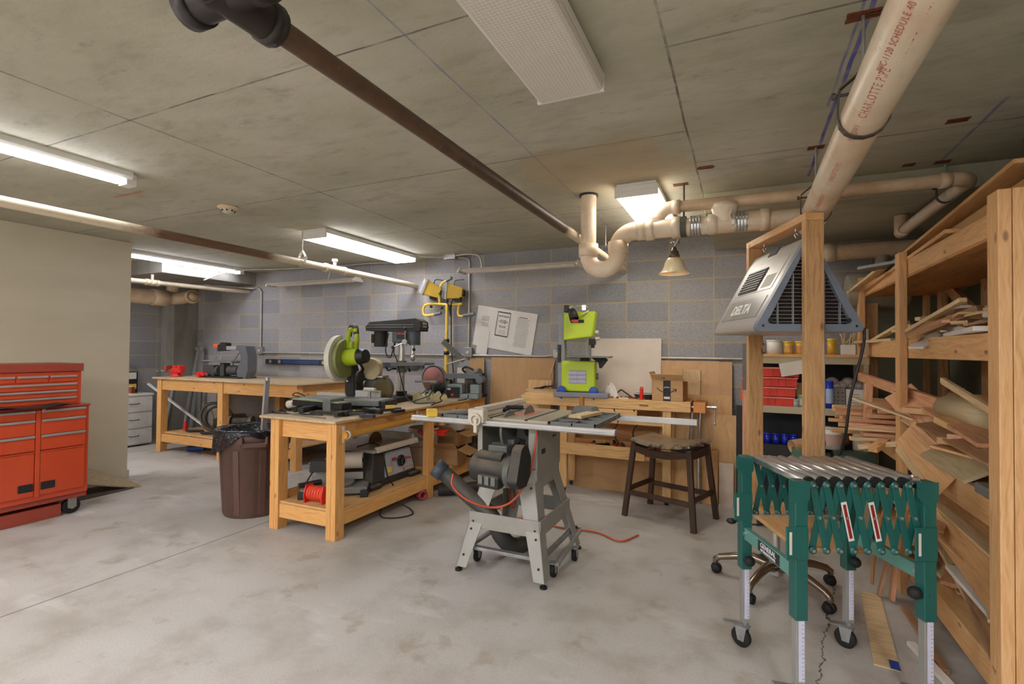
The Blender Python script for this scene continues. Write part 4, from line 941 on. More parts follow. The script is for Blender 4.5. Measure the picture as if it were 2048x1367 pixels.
# ---- work light on a yellow stand, behind the bench
r = thing('work_light', 'yellow twin head halogen work light on a tall pole stand', 'work light', (-3.115, 4.97, BT))
WL = r; s0 = .25
MB().cyl((0, 0, 0), (0, 0, .03), .09).cyl((0, 0, .03), (0, 0, .07), .05).build('foot', M['black'], r)
MB().cyl((0, 0, .05), (0, 0, .62), .025, n=16).build('lower_pole', M['yellow'], r)
MB().cyl((0, 0, .5), (0, 0, 1.04), .018, n=16).build('upper_pole', M['yellow'], r)
for z in (.46, .60): MB().lathe([(.02, 0), (.032, 0), (.032, .04), (.02, .04)], (0, 0, z)).build('collar', M['black'], r)
MB().tube([(-.16, 0, .93), (-.3, 0, .92), (-.33, 0, .98), (-.30, 0, 1.04), (-.2, 0, 1.055), (.0, 0, 1.04), (.2, 0, 1.04)], .016, 10, 5).build('crossbar', M['yellow'], r)
MB().tube([(-.1, 0, 1.05), (-.11, 0, 1.2), (-.07, 0, 1.29), (.0, 0, 1.32)], .014, 8, 5).tube([(.16, 0, 1.04), (.15, 0, .93), (.19, 0, .9), (.28, 0, .91)], .015, 8, 5).build('carry_bar', M['yellow'], r)
for a, b in (((-.17, 0, .928), (-.08, 0, .945)), ((.22, 0, .905), (.36, 0, .925)), ((-.01, 0, 1.315), (.06, 0, 1.35))): MB().cyl(a, b, .02, n=14).build('grip', M['greycast'], r)
for (x, tilt, yaw_, nm) in ((-.18, 22, 30, 0), (.13, 5, 20, 1)):
    Mx = Matrix.Translation((x, 0, 1.2 if nm == 0 else 1.17)) @ Euler((0, rad(tilt), rad(yaw_))).to_matrix().to_4x4()
    mb = MB(Mx); mb.add([(-.1, -.09, -.08), (-.1, .09, -.08), (-.1, .09, .09), (-.1, -.09, .09), (.07, -.05, -.06), (.07, .05, -.06), (.07, .05, .06), (.07, -.05, .06)], [(0, 1, 2, 3), (7, 6, 5, 4), (0, 4, 5, 1), (1, 5, 6, 2), (2, 6, 7, 3), (3, 7, 4, 0)])
    h_ = mb.build('lamp_head', M['yellow'], r, .004)
    mb = MB(Mx); mb.box(-.115, -.1, -.1, .1, -.09, .1)
    for k in range(5): mb.cyl((-.15, -.08 + k * .04, -.08), (-.15, -.08 + k * .04, .09), .002, n=6)
    mb.cyl((-.15, -.09, 0), (-.15, .09, 0), .002, n=6); mb.build('grille', M['steel'], h_)
    MB(Mx).box(.05, .09, -.04, .04, -.03, .04).box(-.02, .06, -.03, .03, -.1, -.065).build('junction_box', M['black'], h_, .004)
    MB(Mx).tube([(-.04, 0, .08), (-.04, 0, .13), (-.0, 0, .15), (.07, 0, .16)], .008, 8, 4).build('handle', M['greycast'], h_)
[MB().sphere(q, .018).build('knob', M['black'], r) for q in ((-.2, -.03, 1.02), (.2, -.03, 1.1), (.02, -.03, 1.08), (-.05, -.03, 1.0))]
MB().tube([(-.1, -.02, 1.17), (.0, -.03, 1.07), (.06, -.03, 1.0), (.07, -.02, .9), (.08, -.02, .5), (.12, -.0, .03)], .007, 6, 5).tube([(.13, -.03, 1.13), (.08, -.03, 1.06), (.06, -.03, 1.0)], .007, 6, 4).cyl((.06, -.03, 1.03), (.065, -.025, .9), .022, .008, n=8).build('lamp_cord', M['cable'], r)

# ---- under the bench: old mitre saw, orange reel, portable table saw, bucket, boxes
r = thing('old_miter_saw', 'dusty old chop saw with a white round motor on the near bench shelf', 'mitre saw', (-2.965, 3.1, SH), 35)
MB().box(-.25, .25, -.12, .1, .02, .07).lathe([(0, .07), (.14, .07), (.14, .095), (0, .095)], n=28).build('base', M['greycast'], r, .006)
[MB().box(q - .03, q + .03, -.16, .1, 0, .05).build('foot', M['black'], r, .004) for q in (-.23, .23)]
MB().prism([(-.03, .09), (.03, .09), (.05, .2), (-.06, .3), (-.09, .28)], (0, .06, 0), (1, 0, 0), (0, 0, 1), .07).build('arm', M['greycast'], r, .008)
MB().cyl((.02, -.0, .26), (.2, -.0, .26), .065, n=28).build('motor', flat('b5ab9c', .5, dust=.3, name='motor_white'), r); MB().cyl((.2, 0, .26), (.21, 0, .26), .02).build('motor_cap', M['blackm'], r)
MB().cyl((-.06, 0, .28), (-.02, 0, .28), .14, n=36).build('blade_guard', M['blackm'], r, .006)
MB().box(-.2, -.06, -.05, .05, .18, .27).build('switch_box', M['blackm'], r, .006)
for k in range(4): MB().box(-.205, -.195, -.05, .05, .19 + k * .02, .2 + k * .02).build('vent_rib', M['greycast'], r)
MB().cyl((-.24, -.2, .12), (-.1, -.1, .12), .02).tube([(-.18, 0, .18), (-.22, -.04, .1), (-.2, -.08, .06)], .006, 6, 4).build('handle', M['black'], r)
MB().box(-.2, .2, .06, .08, .09, .15).build('fence', M['steel'], r, .002)
r = thing('hose_reel', 'orange air hose on a flat orange reel beside the front leg', 'hose reel', (-2.92, 2.86, SH), 5)
for x in (-.08, .08): MB().prism([(-.055, 0), (.055, 0), (.065, .06), (.04, .13), (-.04, .13), (-.065, .06)], (x, .0, 0), (0, 1, 0), (0, 0, 1), .008).build('side_plate', M['brightred'], r, .002)
mb = MB()
for k in range(6): mb.tube([(-.06 + k * .024, .045 * math.cos(a), .065 + .045 * math.sin(a)) for a in [2 * pi * i / 14 for i in range(14)]], .012, 6, 1, closed=True, caps=(0, 0))
mb.build('hose_coil', flat('e0492c', .45, name='orange_hose'), r)
r = thing('portable_table_saw', 'black portable table saw with grey control panel on the near bench shelf', 'table saw', (-2.965, 3.58, SH))
MB().box(-.24, .2, -.3, .32, .0, .07).box(-.26, .235, -.34, -.2, .0, .04).box(-.26, .235, .2, .36, .0, .04).build('foot', M['dusty'], r, .012)
MB().add([(-.25, -.3, .05), (.2, -.3, .05), (.2, .32, .05), (-.25, .32, .05), (-.25, -.24, .3), (.17, -.24, .3), (.17, .26, .3), (-.25, .26, .3)], [(3, 2, 1, 0), (4, 5, 6, 7), (0, 1, 5, 4), (1, 2, 6, 5), (2, 3, 7, 6), (3, 0, 4, 7)]).build('body', M['dusty'], r, .012)
MB().add([(.207, -.13, .07), (.207, .28, .07), (.182, .24, .27), (.182, -.1, .27), (.2, -.13, .07), (.2, .28, .07), (.17, .24, .27), (.17, -.1, .27)], [(0, 1, 2, 3), (7, 6, 5, 4), (0, 4, 5, 1), (1, 5, 6, 2), (2, 6, 7, 3), (3, 7, 4, 0)]).build('control_panel', flat('a5a8b0', .4, name='panel_grey'), r)
hw = MB().lathe([(.038, 0), (.05, 0), (.05, .012), (.038, .012)], (.2, .09, .17), (1, 0, .1), 28).lathe([(0, 0), (.018, 0), (.018, .03), (0, .03)], (.195, .09, .17), (1, 0, .1)).beam((.205, .05, .17), (.205, .13, .17), .01, .008).beam((.205, .09, .13), (.205, .09, .21), .01, .008).build('hand_wheel', M['black'], r)
MB().cyl((.21, .12, .19), (.25, .17, .19), .009).cyl((.2, -.02, .2), (.23, -.02, .21), .014).build('red_knob', flat('a02840', .4, name='maroon'), r)
MB().box(.198, .215, -.09, -.05, .1, .15).build('switch', M['yellow'], r, .004); MB().box(.197, .207, .12, .26, .078, .1).build('maker_plate', M['reddark'], r)
text('lettering', 'CRAFTSMAN', .02, M['wht'], r, (.208, .19, .089), (0, 1, 0), (0, 0, 1))
MB().box(-.3, .22, -.3, .3, .3, .325).build('table_top', flat('aaa69d', .45, .3, var=.12, name='light_table'), r, .003)
mb = MB().prism([(0, 0), (.035, 0), (.035, .03), (.02, .045), (0, .045)], (.20, -.26, .3), (1, 0, 0), (0, 0, 1), -.56); fr = mb.build('front_rail', M['offwhite'], r, .002)
mb = MB(); [mb.box(.2355, .2362, -.25 + k * .02, -.248 + k * .02, .305, .318 if k % 5 else .325) for k in range(28)]; mb.build('ruler_marks', M['ink'], fr)
MB().box(-.3, .24, .3, .42, .305, .32).box(-.3, .22, .24, .27, .325, .39).build('rip_fence', M['alu'], r, .003)
MB().cyl((-.03, .02, .33), (-.028, .02, .33), .09, n=40).build('blade', flat('7c5a3a', .5, .3, name='rusty_blade'), r); MB().tube([(.22, .33, .4), (.25, .38, .36), (.25, .4, .28)], .02, 8, 4).build('fence_handle', flat('9c2b2b', .4, name='red_handle'), r)
MB().tube([(-.0, -.25, .33), (.12, -.18, .36), (.23, -.2, .3), (.25, -.16, .1), (.27, -.1, -.02), (.27, -.22, -.12), (.3, -.3, -.195), (.42, -.25, -.205), (.48, -.12, -.205), (.4, -.05, -.19), (.3, -.12, -.1), (.27, -.1, .0)], .006, 6, 6).build('power_cord', M['cable'], r)
r = thing('plastic_bucket', 'large white plastic bucket on the lower shelf behind the portable table saw', 'bucket', (-2.96, 4.3, SH))
MB().lathe([(0, 0), (.13, 0), (.15, .33), (.158, .34), (.158, .36), (.15, .37), (.143, .37), (.125, .02), (0, .02)], n=32).build('body', M['offwhite'], r); MB().tube([(.15, 0, .3), (.17, -.1, .22), (.1, -.18, .2), (-.1, -.18, .2), (-.15, -.03, .3)], .003, 6, 5).build('wire_handle', M['steel'], r)
for i, (y, z, h, lab) in enumerate(((4.46, 0, .16, 'open cardboard box with loose parts on the lower shelf of the near bench'), (4.62, .165, .14, 'second open carton stacked behind on the lower shelf of the near bench'))):
    r = thing('cardboard_box', lab, 'cardboard box', (-2.78 - .04 * i, y, SH + z), 10 - 14 * i)
    w, d = .17, .14
    MB().box(-w, w, -d, d, 0, .006).box(-w, w, -d, -d + .005, 0, h).box(-w, w, d - .005, d, 0, h).box(-w, -w + .005, -d, d, 0, h).box(w - .005, w, -d, d, 0, h).build('carton', M['cardboard'], r)
    MB().beam((w, 0, h), (w + .13, 0, h - .05 + .02 * i), 2 * d, .004).build('flap', M['cardboard'], r)
    MB().beam((0, -d, h), (0, -d - .1, h + .07), 2 * w, .004).build('flap', M['cardboard'], r)
    MB().beam((0, d, h), (0, d + .05, h + .11), 2 * w, .004).build('flap', M['cardboard'], r)
mb = MB()
for k in range(9): mb.sphere((-2.8 + random.uniform(-.08, .08), 4.44 + random.uniform(-.06, .06), SH + .1 + random.uniform(0, .05)), .035, 8, 5, sx=1.3, sz=.6)
single('plastic_wrap', mb, flat('d9dadd', .25, name='clear_plastic'), 'crumpled clear plastic inside the open cardboard box', 'plastic wrap')
single('white_carton', MB().box(-.14, .14, -.1, .1, 0, .1), M['white'], 'low white carton on the stacked cardboard boxes', 'box', loc=(-2.86, 4.66, SH + .31), rz=12)
r = thing('nozzle', 'black cone shaped nozzle at the wall end of the near bench shelf', 'nozzle', (-2.7, 4.86, SH)); MB().lathe([(0, 0), (.09, 0), (.09, .04), (.05, .12), (.05, .2), (.06, .22), (0, .22)]).build('body', M['dusty'], r)
r = thing('red_pipe_fitting', 'short red pipe piece on the floor below the middle leg of the near bench', 'pipe', (-2.68, 3.86, .045)); MB().lathe([(.03, -.05), (.042, -.05), (.042, .05), (.03, .05), (.03, -.05)], (0, 0, 0), (.9, -.4, 0), 24).build('ring', flat('a8414a', .5, name='dull_red'), r)
single('hose_stub', MB().tube([(-2.58, 4.0, .06), (-2.45, 4.1, .06), (-2.3, 4.25, .07)], .05, 14, 3), M['blackm'], 'black hose end on the floor beside the middle leg of the near bench', 'hose')
# ================================================================ CONTRACTOR TABLE SAW
r = thing('table_saw', 'large grey contractor table saw on splayed legs with a hanging motor', 'table saw', (-1.325, 3.06, 0))
GC = M['greycab']; TZ = .945
feet = [(-.295, -.34), (.295, -.34), (.30, .34), (-.27, .32)]; tops = [(-.2, -.15), (.15, -.15), (.15, .26), (-.2, .26)]
for (fx, fy), (tx, ty) in zip(feet, tops):
    a = V((fx, fy, .03)); b = V((tx, ty, .60)); d = (b - a).normalized()
    sx = -1 if tx > 0 else 1; sy = -1 if ty > 0 else 1
    mb = MB(); w0, w1 = .07, .125
    # angle-iron leg: two tapered faces
    for (e, other) in ((V((sx, 0, 0)), 0), (V((0, sy, 0)), 1)):
        p = [a, a + e * w0, b + e * w1, b]; th = V((0, sy, 0)) * .005 if other == 0 else V((sx, 0, 0)) * .005
        mb.add([tuple(q) for q in p] + [tuple(q + th) for q in p], [(0, 1, 2, 3), (7, 6, 5, 4), (0, 4, 5, 1), (1, 5, 6, 2), (2, 6, 7, 3), (3, 7, 4, 0)])
    l_ = mb.build('leg', GC, r)
    for t_ in (.12, .38, .46, .86, .97):
        q = a.lerp(b, t_); MB().cyl(q + V((sx * .03, -sy * .006, 0)), q + V((sx * .03, sy * .002, 0)), .007, n=8).build('bolt', M['blackm'], l_)
    MB().cyl((fx + sx * .012, fy + sy * .012, 0), (fx + sx * .012, fy + sy * .012, .012), .022, n=16).cyl((fx + sx * .012, fy + sy * .012, .012), (fx + sx * .012, fy + sy * .012, .035), .008, n=8).build('foot', M['rubber'], r)
def lv(i, z): 
    a = V(feet[i] + (.03,)); b = V(tops[i] + (.60,)); return a.lerp(b, (z - .03) / .57)
for i, j in ((0, 1), (1, 2), (2, 3), (3, 0)):
    p, q = lv(i, .30), lv(j, .30); MB().beam(p, q, .012, .10).build('cross_brace', GC, r, .003)
    p, q = lv(i, .565), lv(j, .565); MB().beam(p, q, .012, .13).build('top_brace', GC, r, .003)
# mobile base
MB().beam(lv(0, .13) + V((0, .05, 0)), lv(1, .13) + V((0, .05, 0)), .04, .02).beam(lv(0, .13) + V((.03, .02, 0)), lv(3, .13) + V((.03, 0, 0)), .03, .02).beam(lv(1, .13) + V((-.03, .02, 0)), lv(2, .13) + V((-.03, -.0, 0)), .03, .02).beam(lv(1, .10) + V((.05, .1, 0)), lv(2, .14) + V((.04, -.02, 0)), .022, .022).build('caster_frame', M['galv'], r, .002)
def caster(mb_w, mb_f, c, R, ax=(1, 0, 0)):
    c = V(c); ax = V(ax).normalized(); s_ = V((0, 0, 1)).cross(ax)
    mb_w.lathe([(R * .25, -.013), (R * .9, -.013), (R, -.008), (R, .008), (R * .9, .013), (R * .25, .013)], c, ax, 24)
    for q in (-1, 1): mb_f.prism([(-R * .45, -R * .25), (R * .2, -R * .25), (R * .5, R * 1.15), (-R * .7, R * 1.15)], c + ax * (q * .017) - ax * .0015, s_, (0, 0, 1), .003)
    mb_f.frame(c + V((0, 0, R * 1.17)) - s_ * (R * .1), ax, s_, V((0, 0, 1)), .044, R * 1.3, .006); mb_f.cyl(c - ax * .02, c + ax * .02, R * .22, n=10)
for (x, y) in ((-.24, -.16), (.285, -.16), (.33, .12), (-.2, .2)):
    w, f_ = MB(), MB(); caster(w, f_, (x, y, .04), .04); c_ = w.build('caster', M['rubber'], r); f_.build('fork', M['galv'], c_)
# cabinet: open at the front (motor side), panels at the sides
x0, x1, y0, y1 = -.25, .17, -.15, .27
MB().box(x1 - .004, x1, y0, y1, .60, .915).build('side_panel', GC, r)
MB().box(x0, x0 + .004, y0, y1, .60, .915).build('side_panel', GC, r)
MB().box(x0, x1, y1 - .004, y1, .60, .915).build('rear_panel', GC, r)
MB().box(x0, x0 + .035, y0 - .004, y0, .60, .92).build('front_corner', GC, r, .002); MB().box(x1 - .06, x1, y0 - .004, y0, .60, .92).build('front_corner', GC, r, .002)
MB().box(x0, x1, y0 - .006, y0 + .004, .56, .615).build('front_sill', GC, r)
mb = MB().prism([(x0, 0), (x1, 0), (x1 - .02, -.06), (x1 - .1, -.07), (x0 + .16, -.12), (x0 + .06, -.06)], (0, y0, .60), (1, 0, 0), (0, 0, 1), .004); mb.build('front_apron', GC, r)
MB().box(x1, x1 + .003, -.08, -.02, .715, .745).build('cord_slot', M['ink'], r)
MB().cyl((-.06, y0 + .05, .86), (-.045, y0 + .05, .86), .12, n=40).box(-.08, -.0, y0 + .02, y0 + .12, .68, .80).build('trunnion', M['greycast'], r, .004)
MB().box(-.13, -.0, -.24, .06, .735, .775).cyl((-.14, -.15, .76), (-.05, -.15, .76), .018).build('motor_mount', M['greycast'], r, .006)
ax = V((1, -.12, -.02)).normalized(); mc = V((-.045, -.33, .655))
MB().cyl(mc - ax * .12, mc + ax * .12, .088, n=32).cyl(mc - ax * .145, mc - ax * .12, .06, .085, n=32).build('motor', M['dusty'], r)
MB().cyl(mc + ax * .12, mc + ax * .145, .094, .075, n=32).build('motor_end', M['greycast'], r)
MB().cyl(mc - ax * .08 + V((0, -.03, .075)), mc + ax * .09 + V((0, -.03, .075)), .035, n=18).build('capacitor', M['dusty'], r)
MB().frame(mc + V((.02, -.08, -.055)), ax, V((0, 0, 1)).cross(ax), V((0, 0, 1)), .15, .07, .075).build('switch_box', M['dusty'], r, .012)
for k in range(3): MB().frame(mc + ax * (-.03 + k * .045) + V((0, -.118, -.045)), ax, V((0, 0, 1)).cross(ax), V((0, 0, 1)), .03, .006, .05).build('vent', M['greycast'], r, .004)
# belt guard
gp = [(-.07, -.04), (-.02, -.08), (.08, -.085), (.14, -.03), (.15, .07), (.10, .15), (.05, .165), (.0, .14)]
MB().prism(gp, mc + ax * .15 + V((0, -.04, 0)), (0, 1, 0), (0, 0, 1), .06).build('belt_guard', M['dusty'], r, .012)
# table
MB().box(-.24, .26, -.22, .40, .915, TZ).build('table', flat('b5aa96', .45, .3, var=.1, name='saw_table'), r, .003)
for x in (-.13, .11): MB().box(x, x + .02, -.221, .401, TZ - .006, TZ + .0005).build('miter_slot', M['blackm'], r)
MB().box(-.04, .06, -.06, .24, TZ, TZ + .001).build('throat_plate', flat('d08468', .5, name='throat_pink'), r)
mb = MB(); mb.cyl((.012, .09, TZ - .05), (.015, .09, TZ - .05), .105, n=48); mb.build('blade', M['greycast'], r)
def wing(x0, x1):
    mb = MB(); y0, y1 = -.22, .40; t_ = .014
    for y in (y0, y1 - t_): mb.box(x0, x1, y, y + t_, .915, TZ)
    for x in (x0, x1 - t_): mb.box(x, x + t_, y0, y1, .915, TZ)
    n1 = 4
    for k in range(1, n1):
        y = y0 + (y1 - y0) * k / n1; mb.beam((x0, y, .93), (x1, y, .93), .008, .028)
    mb.beam(((x0 + x1) / 2, y0, .93), ((x0 + x1) / 2, y1, .93), .008, .028)
    for k in range(n1):
        ya, yb = y0 + (y1 - y0) * k / n1, y0 + (y1 - y0) * (k + 1) / n1; xm = (x0 + x1) / 2
        mb.beam((x0, ya, .93), (xm, yb, .93), .006, .024); mb.beam((xm, yb, .93), (x1, ya, .93), .006, .024)
    return mb
wing(-.49, -.243).build('left_wing', M['greycast'], r); wing(.263, .56).build('right_wing', M['greycast'], r)
MB().box(-.70, .68, -.265, -.225, .895, .93).box(-.70, .68, -.272, -.262, .90, .912).build('front_rail', M['alu'], r, .004)
MB().box(-.45, 1.06, .405, .44, .89, .93).build('rear_rail', M['alu'], r, .004)
f0 = -.2
MB().box(f0 - .03, f0 + .03, -.24, .46, TZ + .002, TZ + .062).build('rip_fence', M['offwhite'], r, .004)
MB().box(f0 - .031, f0 + .031, -.24, .46, TZ + .03, TZ + .034).build('fence_groove', M['greycast'], r)
MB().box(f0 - .05, f0 + .06, -.29, -.22, TZ - .03, TZ + .055).lathe([(.028, -.01), (.04, -.01), (.04, .01), (.028, .01), (.028, -.01)], (f0 + .01, -.295, TZ - .01), (0, 1, 0), 20).box(f0 - .0, f0 + .025, -.31, -.27, TZ - .09, TZ - .0).build('fence_head', M['offwhite'], r, .006)
text('lettering', 'DELTA', .022, M['ink'], r, (x1 + .001, .15, .80), (0, 1, 0), (0, 0, 1))
MB().tube([(.17, -.1, .9), (.18, -.19, .88), (.17, -.2, .75), (.14, -.22, .6), (.06, -.27, .46), (-.06, -.3, .41), (-.2, -.36, .45), (-.3, -.38, .53), (-.31, -.36, .6)], .0065, 8, 7).build('power_cord', M['cableo'], r)
MB().tube([(-.12, .05, .62), (-.12, .1, .5), (-.1, .12, .32), (-.12, .1, .3), (-.14, .08, .5), (-.13, .05, .6)], .007, 6, 5).build('looped_cord', M['cableo'], r)
# dust hose through the stand
hp = catmull([V(p) for p in ((-.46, -.23, .56), (-.42, -.22, .53), (-.275, -.2, .42), (-.13, -.19, .32), (-.08, -.15, .19), (-.04, -.06, .10), (.02, .04, .10), (.05, .08, .22), (.06, .1, .4), (.05, .1, .58))], 12)
mb = MB().ring([(p, .049 if k % 2 else .0525) for k, p in enumerate(catmull(hp, 2))], 18)
r2 = single('dust_hose', mb, flat('403e3b', .55, var=.2, dust=.3, name='hose_grey'), 'thick ribbed black dust hose looping through the legs of the large grey saw', 'hose', loc=(-1.325, 3.06, 0)); tag(r2)
MB().lathe([(.052, 0), (.06, 0), (.06, .07), (.048, .07), (.048, .0)], hp[0], (hp[0] - hp[4]), 20).build('hose_cuff', flat('3b444c', .5, name='cuff'), r2)
# things on the saw
r = thing('bar_clamp', 'yellow handled bar clamp gripping the left end of the saw rail', 'clamp', (-1.87, 2.8, .93), 40)
MB().box(-.03, .04, -.03, .03, .0, .05).cyl((-.03, 0, .02), (.04, 0, .02), .02).build('fixed_jaw', M['yellow'], r, .006); MB().box(.03, .44, -.005, .005, .02, .035).build('bar', M['steel'], r); MB().box(.3, .4, -.03, .03, .0, .055).cyl((.4, 0, .03), (.52, .02, .03), .016).build('sliding_jaw', M['black'], r, .006)
r = thing('bar_clamp', 'pale bar clamp lying on the left wing of the large grey saw', 'clamp', (-1.66, 3.1, .946), 30)
MB().box(-.2, .22, -.008, .008, .0, .012).build('bar', M['alu'], r); MB().box(.15, .2, -.03, .03, .0, .04).cyl((.2, 0, .025), (.3, 0, .025), .015).build('jaw', M['blackm'], r, .004)
r = thing('push_block', 'grey push block with a wooden knob on the saw table', 'push block', (-.98, 3.36, .946), -10)
MB().prism([(-.09, 0), (.09, 0), (.06, .045), (-.06, .045)], (0, .05, 0), (1, 0, 0), (0, 0, 1), .1).build('block', M['greycast'], r, .003); MB().cyl((-.03, 0, .045), (-.03, 0, .11), .018).build('knob', M['ply_dark'], r)
single('wood_offcut', MB().box(-.045, .045, -.15, .15, 0, .018), M['scrap_pale'], 'short pale offcut lying on the right wing of the large saw', 'board', loc=(-.93, 3.2, .946), rz=-12)
single('extension_cord', MB().tube([(-1.9, 3.9, .012), (-1.7, 3.75, .01), (-1.5, 3.8, .01), (-1.3, 3.7, .01), (-1.0, 3.72, .01), (-.8, 3.62, .01), (-.7, 3.8, .01)], .006, 6, 6), M['cableo'], 'orange extension cord on the floor behind the large saw', 'cord')
r = thing('cord_plug', 'black plug connector on the floor cord behind the saw', 'plug', (-1.2, 3.73, .0)); MB().box(-.05, .05, -.014, .014, 0, .03).build('body', M['black'], r, .006); MB().cyl((.05, 0, .014), (.08, 0, .012), .008).build('strain_relief', M['blackm'], r)

# ================================================================ STOOL
r = thing('saddle_stool', 'dark wooden counter stool with a worn black saddle seat', 'stool', (-.545, 4.355, 0), -18)
W, D = .265, .205
for sx in (-1, 1):
    for sy in (-1, 1):
        a = V((sx * (W + .03), sy * (D + .02), 0)); b = V((sx * (W - .03), sy * (D - .03), .61))
        MB().beam(a, b, .042, .036, up=(0, 1, 0)).build('leg', M['stool_wood'], r, .004)
def at_h(sx, sy, z): return V((sx * (W + .03 - .06 * z / .61), sy * (D + .02 - .05 * z / .61), z))
for z, pairs in ((.2, ((-1, -1, 1, -1), (-1, 1, 1, 1))), (.225, ((-1, -1, -1, 1), (1, -1, 1, 1)))):
    for a in pairs: MB().beam(at_h(a[0], a[1], z), at_h(a[2], a[3], z), .022, .04).build('stretcher', M['stool_wood'], r, .003)
prof = [(-W + .01, .615), (W - .01, .615)] + [(x, .54 + .03 * (1 - (x / W) ** 2) * -1 + 0) for x in [W - .01 - k * (2 * W - .02) / 10 for k in range(11)]]
prof = [(x, .60 - .03 * (1 - (x / W) ** 2)) for x in [-W + .01 + k * (2 * W - .02) / 10 for k in range(11)]] + [(x, .555 - .045 * (1 - (x / W) ** 2)) for x in [W - .01 - k * (2 * W - .02) / 10 for k in range(11)]]
for y in (-D + .03, D - .01): MB().prism(prof, (0, y, 0), (1, 0, 0), (0, 0, 1), .02).build('apron', M['stool_wood'], r, .002)
for x in (-W + .01, W - .03): MB().box(x, x + .02, -D + .02, D - .02, .53, .6).build('side_apron', M['stool_wood'], r, .002)
def sadd(u, v):
    x = (u - .5) * 2; y = (v - .5) * 2; ed = (1 - abs(x) ** 8) * (1 - abs(y) ** 8)
    return ((W + .0) * x, (D + .005) * y, .595 + .038 * x * x + .035 * max(0, ed) ** .35)
t = NT('worn_leather'); co = t.coord(); f = t.noise(co, 9, 6, .7)
t.set(Base_Color=t.mix(t.ramp(t.math('ADD', f, t.math('MULTIPLY', t.sep(t.n('NewGeometry').outputs['Normal'])[2], .25)), [(.62, 0.), (.72, 1.)]), lin('1d1917'), lin('85735c')), Roughness=.4); t.bump(t.noise(co, 60, 3), .2, .002)
mb = MB().grid(sadd, 26, 22); mb.grid(lambda u, v: ((W + .0) * (u - .5) * 2, (D + .005) * (1 - 2 * v), .592 + .038 * ((u - .5) * 2) ** 2), 26, 4); mb.build('seat', t.m, r)

# ================================================================ WOODEN BENCH WITH BAND SAW
WBZ = .93
r = thing('woodworking_bench', 'blond woodworking bench with end vise and drawer tray, under the lime band saw', 'workbench', (-1.15, 4.63, 0))
MB().box(-.87, .74, 0, .34, .84, WBZ).build('top', M['beech'], r, .003)
for x in (-.82, -.02): pass
for (x, y) in ((-.47, .0), (.5, .0), (-.47, .27), (.5, .27)):
    MB().box(x, x + .075, y + .02, y + .075, .06, .84).build('leg', M['beech'], r, .003)
    c_ = MB().cyl((x + .02, y + .05, .03), (x + .05, y + .05, .03), .03, n=18).build('caster', M['rubber'], r); MB().box(x + .01, x + .06, y + .03, y + .07, .045, .06).build('plate', M['galv'], c_)
for y in (.0, .30): MB().box(-.52, .6 if y > .1 else .35, y, y + .02, .38, .49).build('tray_side', M['beech'], r, .002)
MB().box(-.52, .5, .02, .3, .38, .395).build('tray_bottom', M['ply'], r)
MB().box(-.3, .28, -.005, .02, .775, .835).build('drawer', M['beech'], r, .002)
MB().box(-.47, .57, .03, .06, .70, .74).build('stretcher', M['beech'], r)
v_ = MB().box(.76, .86, .02, .28, .84, WBZ).build('vise_jaw', flat('d28a4a', .5, var=.12, name='orange_beech'), r, .004)
MB().cyl((.86, .12, .885), (.92, .12, .885), .012).cyl((.93, .12, .74), (.93, .12, .9), .007).sphere((.93, .12, .74), .012).cyl((.905, .12, .885), (.945, .12, .885), .018).build('vise_handle', M['chrome'], v_)
MB().cyl((.74, .08, .88), (.78, .08, .88), .012).cyl((.74, .22, .88), (.78, .22, .88), .012).build('guide_rod', M['steel'], v_)
p_ = MB().box(.30, .38, -.003, 0, .875, .895).build('maker_plate', flat('b98c50', .5, name='tan_plate'), r); text('lettering', 'WhiteGate', .017, M['ink'], r, (.34, -.004, .885), (1, 0, 0), (0, 0, 1))
for (x, l) in ((-.53, .12), (-.51, .1), (-.49, .11)): MB().box(x, x + .004, -.003, 0, .88, .88 + l * .3).build('pale_tick', M['offwhite'], r)
# chrome tubes standing by the vise
for i, x in enumerate((-.43, -.36)):
    single('chrome_tube', MB().tube([(x, 4.86, .01), (x, 4.87, .5), (x + .015, 4.86, .8), (x + .01, 4.85, .84)], .018, 12, 4), M['chrome'], ['bent chrome tube standing behind the bench vise, left of its pair', 'bent chrome tube standing behind the bench vise, right of its pair'][i], 'tube')
single('power_cord', MB().tube([(-1.08, 4.62, .84), (-1.05, 4.66, .72), (-1.1, 4.7, .6), (-1.05, 4.72, .5)], .006, 6, 5), M['cable'], 'thin black cord dropping behind the bench drawer, left one', 'cord')
single('power_cord', MB().tube([(-.9, 4.62, .84), (-.85, 4.68, .74), (-.92, 4.7, .62), (-.87, 4.72, .45)], .006, 6, 5), M['cable'], 'thin black cord dropping behind the bench drawer, right one', 'cord')
# tray clutter
for i in range(7):
    r = thing('hand_clamp', 'small orange and black hand tool in the bench tray', 'hand tool', (-1.35 + i * .12, 4.76 + .03 * (i % 3), .397 + .055), i * 47, 'hand tools in the bench tray', )
    MB().box(-.08, .08, -.012, .012, -.055, .03).build('body', M[['orange', 'black', 'brightred', 'orange', 'black', 'orange', 'blue'][i]], r, .006); MB().cyl((0, 0, .0), (.05, .02, .05), .014).build('grip', M[['black', 'yellow', 'black', 'black', 'steel', 'black', 'yellow'][i]], r)
